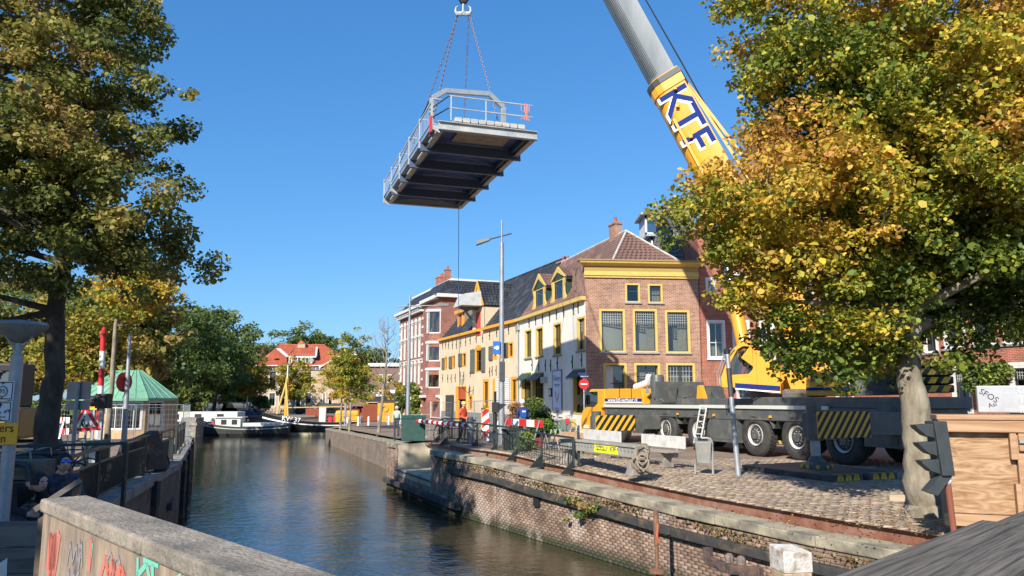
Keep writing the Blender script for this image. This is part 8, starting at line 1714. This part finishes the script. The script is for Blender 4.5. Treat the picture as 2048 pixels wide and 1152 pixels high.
# ---- railing on the left quay, cycle racks and cycles
LR = [Vector((leftx(y)-.28, y, lz(y))) for y in (12.5, 14.8, 17.2, 19.6, 22, 24.6)]; railing('black railing on the shaded left quay edge running towards the hut', LR, 1.0)
LR2 = [Vector((leftx(y)-.3, y, lz(y))) for y in (27.5, 30, 32.5, 35)]; railing('second black railing stretch on the left quay near the hut fence', LR2, 1.0)
mesh_fence(['mesh fence panel left of the hut, behind the green cabinet', 'mesh fence panel in front of the hut wall', 'mesh fence panel in front of the hut windows', 'mesh fence panel turning the quay corner by the hut'], [Vector((-20.6, 35, 0)), Vector((-18.3, 34.2, 0)), Vector((-16.3, 34, 0)), Vector((-14.6, 34.8, 0)), Vector((-15.8, 38.4, 0))], 1.75, group='mesh fence panels around the bridge hut')
m = None
for k_ in range(5): x, y = -4.35-.62*k_, 9.6+1.15*k_-.0; y = 9.9+1.2*k_; x = leftx(y)-1.5+.25; tt = thing('bicycle_rack', 'thick dark steel tube hoop of the cycle rack by the left quay, %s of five' % ('nearest', 'second', 'middle', 'fourth', 'farthest')[k_], 'bicycle rack', (x, y, lz(y)), .35, 'steel hoops of the cycle rack'); MB().tube([(-1.1, 0, 0), (-1.1, 0, .75), (-1.05, 0, .86), (-.95, 0, .9), (.2, 0, .9), (.32, 0, .86), (.36, 0, .75), (.36, 0, 0)], .045, 8).build('hoop', M_dk, tt, smooth=True)
rn = random.Random(3)
for k_ in range(6):
    y = 10.4+1.2*k_; x = leftx(y)-1.7; bicycle(['black bicycle in the cycle rack nearest the parapet', 'second black bicycle in the shaded rack', 'dark bicycle in the middle of the shaded rack', 'dark bicycle further along the shaded rack', 'bicycle with pale handlebars near the far end of the rack', 'last bicycle in the shaded rack below the cabinet'][k_], (x+.3, y, lz(y)), .35+rn.uniform(-.15, .15), M_blk if k_ not in (1, 4) else M_steel)
t = thing('covered_scooter', 'dark tarpaulin covered scooter against the left quay railing', 'scooter', (leftx(20)-.55, 20.3, lz(20)), 1.1); MB().add([(-.7, -.25, .1), (.7, -.25, .1), (.7, .25, .1), (-.7, .25, .1), (-.5, -.2, .8), (.35, -.15, 1.1), (.35, .15, 1.1), (-.5, .2, .8), (.1, 0, .95)], [(0, 1, 5, 4), (1, 2, 6, 5), (2, 3, 7, 6), (3, 0, 4, 7), (4, 5, 8), (5, 6, 8), (6, 7, 8), (7, 4, 8)]).build('cover', mat('dark tarpaulin', (.03, .03, .028), .6, c2=(.06, .05, .04), sc=6, bump=.6, bsc=8), t, bevel=.05); MB().lathe([(.24, -.05), (.24, .05)], (.6, 0, .22), 16, 0, Matrix.Rotation(PI/2, 3, 'X')).build('wheel', M_rub, t)
# dark board wall with torn stickers, debris
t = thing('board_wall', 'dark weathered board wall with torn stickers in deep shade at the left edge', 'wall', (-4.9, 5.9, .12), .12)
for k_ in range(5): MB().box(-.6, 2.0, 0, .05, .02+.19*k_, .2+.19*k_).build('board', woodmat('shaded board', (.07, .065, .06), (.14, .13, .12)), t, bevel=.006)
for (x, z, w_, h, c) in ((1.45, .45, .1, .3, M_white), (1.05, .5, .08, .2, M_white), (.85, .62, .12, .14, M_red), (.78, .28, .12, .14, M_red), (1.25, .7, .12, .08, M_grey)): MB().prism([(x, z), (x+w_, z+.03), (x+w_*.9, z+h), (x+w_*.2, z+h*.8)], -.004, -.001).build('sticker', c, t)
t = thing('timber_stack', 'stack of dark timber beams behind the tree trunk in the shade', 'timber', (-9.2, 12.5, .1), .1)
for k_ in range(3): MB().box(-3, 2.2-.2*k_, -.2, .2, .32*k_, .3+.32*k_).build('beam', M_oldw, t, bevel=.015)
m = MB(); m.bar((-9.5, 11.5, 1.25), (-6.6, 13.5, 1.25), .05); m.bar((-9.5, 11.5, .1), (-9.5, 11.5, 1.25), .06); m.bar((-6.6, 13.5, .1), (-6.6, 13.5, 1.25), .06); tag(m.build('handrail', M_rail, None), 'thin dark handrail crossing in front of the left tree trunk', 'railing')
# excavator (dark, half hidden at the left)
t = thing('excavator', 'yellow and black excavator half hidden behind the signs at the left edge', 'excavator', (-14.6, 21.5, .05), .2)
MB().box(-1.6, 1.4, -1.1, 1.1, .9, 1.7).build('body', mat('dirty yellow', (.3, .2, .05), .6), t, bevel=.06); m = MB(); m.box(.2, 1.3, -1.1, -.0, 1.72, 2.9); m.build('cab', M_blk, t, bevel=.06); MB().box(.3, 1.2, -1.13, -1.1, 1.9, 2.7).build('cab_window', M_gld, t)
for y in (-1.0, 1.0): MB().prism([(-1.9, .35), (-1.6, 0), (1.6, 0), (1.9, .35), (1.7, .8), (-1.7, .8)], y-.25, y+.25).build('track', M_rub, t, bevel=.03)
m = MB(); m.bar((-.9, .3, 1.7), (-3.2, .3, 3.3), .35, .4); m.bar((-3.2, .3, 3.3), (-4.4, .3, 1.4), .3, .3); m.build('arm', MATS['dirty yellow'], t); MB().prism([(-4.9, .4), (-4.1, .5), (-4.2, 1.4), (-4.8, 1.5)], -.1, .7).build('bucket', M_dk, t)
board_barrier('red and white barrier boards beside the hedge behind the tree trunk', (108, 836), (140, 836), (32, 32), 1.0, n_=4, low=.55); 
# hedge and trees of the left bank
def crownset(w_, h, z0): return [(0, 0, z0+h/2, w_, w_, h/2), (w_*.4, 0, z0+h*.35, w_*.7, w_*.7, h*.32), (-w_*.4, 0, z0+h*.4, w_*.7, w_*.7, h*.3)]
rn = random.Random(30); bl = [(-23.5+k_*.13, 35+.1*k_+rn.uniform(-.4, .4), .5+rn.uniform(0, 1.2), rn.uniform(.5, .9)) for k_ in range(26)]; foliage_patch('hedge', 'clipped green hedge behind the tree trunk on the left bank', bl, 15000, .09, P_GRN+[(.12, .15, .03)], 30, 'hedge', stem=-.0)
rn = random.Random(31); bl = [(aty(330+k_*6, 800, 124).x, 124+rn.uniform(-1, 1), .3+rn.uniform(0, 2.2), rn.uniform(.9, 1.6)) for k_ in range(34)]; foliage_patch('hedge', 'dark undergrowth below the big trees across the harbour', bl, 9000, .25, P_GRN, 31, 'hedge', stem=-.45)
LBT = [((-24, 44), 8.5, 3.2, 6.5, P_YG, .6, 'yellow green tree directly behind the hut roof'), ((-31, 47), 10, 3.6, 8, P_DULL, .5, 'dull green tree behind the two grey sign backs'), ((-38, 52), 11, 4.5, 9, P_YG, .3, 'olive green tree at the left edge behind the route signs'), ((-32, 64), 14, 5, 12, P_GRN, .3, 'dark green tree rising behind the hut and yellow tree'), ((-44, 70), 15, 6, 13, P_GRN, .5, 'dark green tree filling the gap behind the big trunk'), ((-25.5, 52), 12, 3.2, 9.0, P_DULL, .6, 'tall dull green tree just right of the big left lime')]
for i_, ((x, y), h, w_, ch, pal, tn, lb) in enumerate(LBT): tree('tree', lb, (x, y, lz(y)), h-ch+.5, .2, crownset(w_, ch, h-ch), 130, 15000 if i_ < 3 else 12000, .13 if i_ < 3 else .19, pal, 40+i_, (.7, 1.3), limbs=8, group='trees on the left bank behind the hut', barkm=M_barkd, tone=lambda p, r, tn=tn: max(0, min(.99, tn+r.gauss(0, .22))))
tree('young_tree', 'slender young tree with mossy trunk and yellow leaves left of the leaning mast', (-12.6, 24.5, .1), 4.2, .09, [(.3, 0, 5.2, 1.3, 1.2, .9), (1.0, 0, 5.0, 1.2, 1, .7), (.0, 0, 6.2, .9, .9, .8)], 90, 7000, .06, P_AUT, 61, (.25, .45), limbs=8, tone=lambda p, r: .6+r.gauss(0, .15))
for i_, (x, y) in enumerate(((-12.5, 3.2), (-9.2, -2.2))): tree('lime_tree', ['unseen lime tree added to shade the left bank', 'unseen lime tree added behind the viewer for shade on the left'][i_], (x, y, .1), 3.6, .25, [(0, 0, 7.5, 3.8, 3.8, 4.2)], 160, 16000, .12, P_DULL, 63+i_, (.5, .9), limbs=10)  # unseen trees added to throw shade on the left bank
tree('lime_tree', 'unseen lime tree beside the timber stack, added for its shade', (-16.5, 7.5, .1), 3.0, .25, [(0, 0, 5.6, 4, 4, 2.6)], 160, 20000, .11, P_DULL, 62, (.5, .9), limbs=10)  # third added tree out of view, kept low to limit its shade
# ---- far bank trees
FBT = [(385, 104, 15, 7, 14, P_GRN, .55, 'big dark green tree left of the harbour, nearest the hut', .25), (428, 116, 15.5, 5.5, 14, P_GRN, .6, 'big dark green tree right beside the first one on the harbour', .25), (470, 140, 14, 5, 12, P_GRN, .5, 'shaded green tree between the big trees and the school', .25), (515, 165, 19, 7, 17, P_GRN, .55, 'poplar like dark tree behind the left end of the red roof', .28), (605, 170, 19, 6.5, 15, P_GRN, .4, 'round dark tree behind the ridge of the red roof', .28), (645, 172, 16, 5, 12, P_GRN, .4, 'smaller dark tree behind the right end of the red roof', .28), (340, 96, 14, 7, 13, P_GRN, .5, 'dark tree above the hut roof at the harbour', .25), (740, 150, 12.5, 6, 10, P_GRN, .4, 'dark green tree behind the young trees beyond the brown row', .28), (700, 160, 11, 5, 8, P_DULL, .5, 'dull green tree right of the red roofed building', .28)]
for i_, (px, D, h, w_, ch, pal, tn, lb, ls) in enumerate(FBT): q = aty(px, 800, D); q.z = -.45; tree('tree', lb, q, h-ch+1, .35, crownset(w_, ch, h-ch), 150, 12500, ls, pal, 80+i_, (1.0, 2.1), limbs=8, group='dark trees around the harbour', barkm=M_barkd, tone=lambda p, r, tn=tn: max(0, min(.99, tn+r.gauss(0, .25))))
QT = [(408, 114, 10, 4.0, 7, .45, 'dull autumn quay tree left of the parked cars'), (500, 114, 9.3, 3.7, 7, .65, 'yellow orange quay tree left of the school facade'), (588, 114, 9, 3.0, 7.3, .5, 'thin autumn quay tree in the middle of the school facade')]
for i_, (px, D, h, w_, ch, tn, lb) in enumerate(QT): q = aty(px, 800, D); q.z = -.45; tree('quay_tree', lb, q, h-ch+.8, .14, crownset(w_, ch, h-ch), 110, 9000, .15, P_AUT if i_ else P_DULL, 100+i_, (.5, 1.0), limbs=10, group='small trees on the far quay', tone=lambda p, r, tn=tn: max(0, min(.99, tn+r.gauss(0, .2))))
NT = [((-14.3, 65.5), 6.6, 1.7, 4.3, .62, 2600*3, 'yellow autumn tree on the quay corner nearest the yellow boat'), ((-12.6, 61), 8.2, 1.75, 6.0, .35, 10000, 'taller green tree on the quay, middle of three')]
for i_, ((x, y), h, w_, ch, tn, nl, lb) in enumerate(NT): tree('quay_tree', lb, (x, y, -.45), h-ch+.6, .1, [(0, 0, h-ch/2, w_*.95, w_, ch/2), (.5, 0, h-ch*.72, w_, w_*.9, ch*.26), (-.4, 0, h-ch*.65, w_, w_*.9, ch*.28)], 120, nl, .085, P_AUT, 120+i_, (.28, .6), limbs=12, group='young trees on the right quay', tone=lambda p, r, tn=tn: max(0, min(.99, tn+r.gauss(0, .17))), holes=.2)
def bare_tree(label, p, h, seed, mt):
    rn = random.Random(seed); t = thing('bare_tree', label, 'tree', p, 0, 'young trees on the right quay'); m = MB(); m.tube([(0, 0, 0), (.25, 0, h*.3), (.42, 0, h*.55), (.5, 0, h*.8), (.5, 0, h)], [.12, .1, .07, .035, .01], 8); m.build('trunk', mt, t, smooth=True); m = MB()
    for k_ in range(26):
        z = rn.uniform(h*.35, h*.9); a = rn.uniform(0, 2*PI); L_ = (h-z)*.38+.5; s = Vector((.3+.2*z/h, 0, z)); e = s+Vector((math.cos(a)*L_*.7, math.sin(a)*L_*.7, L_)); mid = s.lerp(e, .5)+Vector((math.cos(a)*.2, math.sin(a)*.2, -.1)); m.tube([s, mid, e], [.03, .02, .006], 5)
        for j in range(5): q = s.lerp(e, rn.uniform(.35, .95)); m.tube([q, q+Vector((rn.gauss(0, .3), rn.gauss(0, .3), rn.uniform(.2, .7)))], [.009, .004], 3, cap=False)
    m.build('branches', mt, t); return t
bt = bare_tree('nearly bare tree with fine upright twigs on the quay, right of three', (-9.1, 53.5, -.3), 8.0, 5, M_bark)
bl = [(-9.1+.3+rn.gauss(0, .8), 53.5+rn.gauss(0, .6), 2.6+rn.gauss(0, .6), .35) for k_ in range(16)]; cl = [(b_[0]+9.1, b_[1]-53.5, b_[2]+.3, b_[3], .6) for b_ in bl]; V, lo, per, col = leaf_cloud(cl, 1100, .07, P_AUT, np.random.default_rng(4), shape=4); npmesh('crown', V, lo, per, col, M_leaf, bt)
# ---- boats
def hull(m, L_, B, hb, hm, hs, n_=16, mi=0, mi2=1, stripe=None, z0=-.3):
    """bow at x=0, stern at x=L_; rows: keel line, waterline, stripe, deck"""
    rows = []
    for i_ in range(n_+1):
        s = i_/n_; b_ = B/2*(math.sin(min(1, s*2.6)*PI/2)**.8)*(1 if s < .75 else 1-.55*((s-.75)/.25)**2); h = hm+(hb-hm)*(1-min(1, s/.55))**2+(hs-hm)*max(0, (s-.55)/.45)**2; x = s*L_; rk = .5*(1-s)
        rows.append([(x+.6*(1-min(1, s*3)), -b_*.75, z0), (x+.35*(1-min(1, s*3)), -b_*.9, .25), (x+.08*(1-s), -b_*.98, h*.72), (x+.05*(1-s), -b_, h*.80), (x, -b_*1.02, h)])
    k = 5; base = len(m.v); vs = []
    for r in rows: vs += r+[(x, -y, z) for x, y, z in reversed(r)]
    m.v += vs
    for i_ in range(n_):
        for j in range(9):
            a = base+i_*10+j; mm = {0: 2, 8: 2, 2: mi2, 6: mi2}.get(j, mi) if j != 4 else 3; m.f.append((a, a+10, a+11, a+1)); m.m.append(mm)
    m.f.append(tuple(base+j for j in range(10))); m.m.append(mi); m.f.append(tuple(base+n_*10+9-j for j in range(10))); m.m.append(mi)
M_hullb = mat('black hull', (.012, .013, .015), .35); M_deckc = mat('deck grey', (.15, .14, .12), .8); M_hullw = mat('boat white', (.62, .62, .58), .5)
def boat(name, label, x, y, rz, L_, B, hb, hm, hs, mats, cat='boat'): t = thing(name, label, cat, (x, y, WATER), rz); m = MB(); hull(m, L_, B, hb, hm, hs); m.build('hull', mats, t, smooth=True); return t
q = aty(522, 866, 86); t = boat('fishing_boat', 'black wooden fishing boat KW 37 with yellow mast and white stripe', q.x, 86, .12, 14, 4, 2.45, 1.35, 1.6, [M_hullb, M_wht, mat('cream boot top', (.6, .55, .35), .6), M_deckc])
q = aty(577, 800, 87).x-t.location.x
m = MB(); m.tube([(q, 0, 1), (q, 0, 6.2)], [.22, .17], 10); m.tube([(q, 0, 6.2), (q, 0, 7.6)], [.08, .05], 8, 1); m.build('mast', [M_yel, M_wht], t); m = MB(); m.tube([(q, 0, 6.1), (1.6, 0, 2.2)], .1, 8); m.tube([(q-.1, -.2, 5.9), (3.0, -1.2, 2.0)], .08, 8); m.tube([(q-1.6, -.1, 3.1), (q-.2, -.1, 3.1)], .04, 6); m.build('spar', M_ochre, t); MB().tube([(q, 0, 2.9), (q+6.5, 0, 3.0)], .06, 6).build('gaff_boom', M_ochre, t)
MB().box(8.0, 10.6, -1.2, 1.2, 1.1, 2.6).build('engine_casing', M_yel, t, bevel=.25); MB().box(11.0, 13.2, -1.3, 1.3, 1.2, 3.2).build('wheelhouse', mat('varnished red brown', (.22, .05, .02), .4), t, bevel=.05); MB().box(12.6, 14.4, -1.5, 1.5, 1.3, 3.5).build('stern_house', M_yel, t, bevel=.03); MB().box(10.8, 14.6, -1.6, 1.6, 3.5, 3.62).build('house_roof', mat('dark red roof', (.12, .03, .03), .5), t)
m = MB(); wheel_ring(m, (13.4, -1.56, 2.8), (0, 1, 0), .3, .07, 16); wheel_ring(m, (q+.2, -.9, 1.9), (0, 1, 0), .28, .07, 16); m.build('lifebuoy', M_orange, t); 
for x_, ch in ((3.0, 'KW'), (4.1, '37')): text('registration', ch, .72, M_wht, t, (x_, -1.7-.24*(x_ > 3.5), 1.72-.14*(x_ > 3.5)), (PI/2, .09, -.22 if x_ < 3.5 else -.1), .02)
m = MB()
for x_ in (7.2, 7.8, 8.4): m.box(x_, x_+.4, -.6, .3, 1.2, 1.9+.2*(x_ > 7.5))
m.build('deck_crates', M_red, t); MB().box(6.2, 6.9, -.5, .5, 1.2, 2.9).build('deck_box', M_hullw, t)
q = aty(396, 866, 83); t = boat('motor_barge', 'grey and black motor barge with pale cabin moored left of the black fishing boat', q.x, 83, .06, 9.5, 2.8, 1.6, .95, 1.2, [mat('dark hull', (.05, .055, .055), .5), M_hullw, M_blk, M_deckc])
o = MB().box(2.0, 4.6, -.9, .9, .9, 1.9).build('cabin', mat('pale grey cabin', (.55, .6, .58), .5), t, bevel=.04); MB().box(1.8, 4.8, -1.05, 1.05, 1.9, 1.98).build('cabin_roof', M_hullw, t)
for x_ in (2.6, 3.7): MB().box(x_, x_+.55, -.93, -.9, 1.2, 1.7).build('cabin_window', M_blk, o)
MB().box(4.8, 9.0, -.8, .8, 1.0, 1.35).build('hatch_cover', MATS['pale grey cabin'], t); MB().box(1.5, 1.8, -.5, .5, .9, 1.5).build('red_locker', M_red, t)
q = aty(360, 850, 94); t = boat('houseboat', 'long white houseboat with arched windows behind the motor barge', q.x-2, 94, .03, 9.5, 3.5, 1.3, 1.2, 1.2, [M_dk, M_dk, M_blk, M_deckc]); MB().box(.8, 9.2, -1.5, 1.5, 1.2, 2.35).build('cabin', mat('cream white', (.7, .66, .55), .5), t, bevel=.04)
for k_ in range(3): MB().box(1.6+k_*2.6, 2.4+k_*2.6, -1.53, -1.5, 1.45, 2.1).build('window', M_blk, t)
for i_, (px, D, L_, lb, hc_) in enumerate(((436, 103, 15, 'long dark barge with maroon side behind the grey motor barge', (.06, .03, .025)), (560, 106, 18, 'low dark barge behind the mast of the fishing boat', (.05, .05, .05)), (700, 100, 7, 'red hulled small boat beyond the bare tree trunk', (.4, .03, .03)), (640, 104, 9, 'brown barge behind the yellow casing', (.12, .06, .04)))):
    q = aty(px, 850, D); t = boat('barge', lb, q.x, D, .02, L_, 3.4, 1.9 if i_ != 2 else 1.4, 1.45 if i_ != 2 else .9, 1.7 if i_ != 2 else 1.2, [mat('barge hull %d' % i_ if False else ['maroon barge', 'grey barge', 'red boat', 'brown barge'][i_], hc_, .5), MATS.get('boat white') if i_ == 2 else M_deckc, M_blk, M_deckc]); MB().box(2, L_-2, -1.2, 1.2, 1.3, 1.75).build('hatch_cover', M_deckc if i_ != 2 else M_red, t)
    if i_ == 0: MB().ball((3.6, 0, 1.7), 1.2, 8, sc=(1.2, .9, .6)).build('tarpaulin', mat('navy tarp', (.02, .03, .08), .7), t)
    if i_ != 2: MB().box(L_-3.4, L_-1.4, -1, 1, 1.4, 2.6).build('wheelhouse', M_hullw if i_ == 1 else MATS['varnished red brown'], t, bevel=.03)
q = aty(733, 835, 99); t = boat('houseboat', 'varnished wooden houseboat with black roof and red sign behind the quay trees', q.x, 99, .05, 7, 3, 1.4, 1.2, 1.2, [M_dk, M_dk, M_blk, M_deckc]); M_varn = woodmat('varnished wood', (.30, .11, .035), (.42, .18, .06), (1, 1, 6)); o = MB().box(.4, 6.2, -1.4, 1.4, 1.2, 3.4).build('cabin', M_varn, t, bevel=.03); MB().box(.1, 6.6, -1.7, 1.7, 3.4, 3.55).build('eaves', M_hullw, t); MB().prism([(.2, 3.55), (6.4, 3.55), (5.4, 4.2), (1.2, 4.2)], -1.4, 1.4).build('roof', M_blk, t)
for x_ in (2.3, 3.6, 4.9): MB().box(x_, x_+.6, -1.44, -1.4, 2.1, 3.0).build('window', M_gld, o)
MB().box(.7, 1.7, -1.46, -1.4, 1.9, 3.0).build('red_sign', M_red, t); text('sign_text', 'DE\nBOOT', .3, M_wht, t, (1.2, -1.47, 2.45), depth=.005)
q = aty(384, 866, 80); tag(MB().box(-.75, .75, -1, 1, -1, 2.0).box(-.9, .9, -1.1, 1.1, 1.2, 1.6).build('mooring_pier', M_conc, None, loc=(q.x, 80, WATER)), 'weathered concrete pier block standing in the water by the bow of the grey barge', 'pier')
# ---- parked cars, far bicycles, little sign
def car(label, px, D, col, L_=4.3, H=1.45, van=False, rz=0):
    q = aty(px, 820, D); t = thing('parked_car', label, 'car', (q.x, D, -.45), rz, 'cars parked on the far quay'); mt = mat('car '+'%.2f %.2f %.2f' % col, col, .3, coat=.6); W_ = 1.75
    pr = [(0, .3), (L_, .3), (L_, .8), (L_*.97, .9), (L_*.8, .95), (L_*.68, H), (L_*.25, H), (L_*.1, .95), (0, .85)] if not van else [(0, .3), (L_, .3), (L_, 1.0), (L_*.93, 1.2), (L_*.85, H), (L_*.03, H), (0, 1.0)]
    o = MB().prism(pr, -W_/2, W_/2).build('body', mt, t, bevel=.06); a = .97; m = MB()
    for s in (-1, 1): m.prism([(L_*.16, .95), (L_*.76, .95), (L_*.66, H-.07), (L_*.27, H-.07)] if not van else [(L_*.08, 1.1), (L_*.9, 1.1), (L_*.83, H-.15), (L_*.08, H-.15)], s*W_/2, s*(W_/2+.015))
    m.build('windows', M_gld, o)
    for x in (L_*.2, L_*.8):
        for s in (-1, 1): MB().lathe([(.31, -.1), (.31, .1)], (x, s*(W_/2-.08), .31), 14, 0, Matrix.Rotation(PI/2, 3, 'X')).build('wheel', M_rub, t)
    for s in (-1, 1): MB().box(L_-.02, L_+.02, s*.75-.15, s*.75+.15, .62, .78).build('headlight', M_wht, t)
    return t
car('dark teal van parked left of the small red and white sign', 416, 119, (.02, .10, .14), 4.8, 1.95, True); car('white and dark camper van with pale roof box on the far quay', 446, 119, (.25, .28, .28), 4.6, 2.0, True); car('dark hatchback right of the camper van', 470, 120, (.03, .03, .04)); car('dark blue car partly hidden by the boat mast', 588, 121, (.03, .04, .08)); car('black off road car with roof rack in front of the school windows', 635, 119, (.02, .02, .02), 4.4, 1.8, True); car('maroon car parked right of the tall mast', 690, 121, (.2, .02, .03)); car('grey car near the right end of the far quay', 718, 121, (.2, .2, .22))
for k_ in range(8): bicycle('%s bicycle from the left in the row on the far quay' % ('first', 'second', 'third', 'fourth', 'fifth', 'sixth', 'seventh', 'last')[k_], (aty(500+k_*6.5, 820, 113.5).x, 113.5, -.45), .9, M_blk if k_ % 3 else M_steel, group='bicycles parked in a row on the far quay')
q = aty(437, 820, 112.8); q.z = -.45; t = thing('parking_sign', 'small white and red sign post in front of the camper van', 'road sign', q); MB().tube([(0, 0, 0), (0, 0, 2.2)], .05, 6).build('pole', M_zinc, t); MB().box(-.3, .3, -.05, -.02, 1.7, 3.3).build('plate', M_wht, t); MB().box(-.3, .3, -.06, -.05, 2.0, 2.4).build('red_field', M_red, t)
mast('lamp_post', 'short pale post beside the yellow orange quay tree', 493, 830, 786, 112.5, .12, [], mt=M_white)
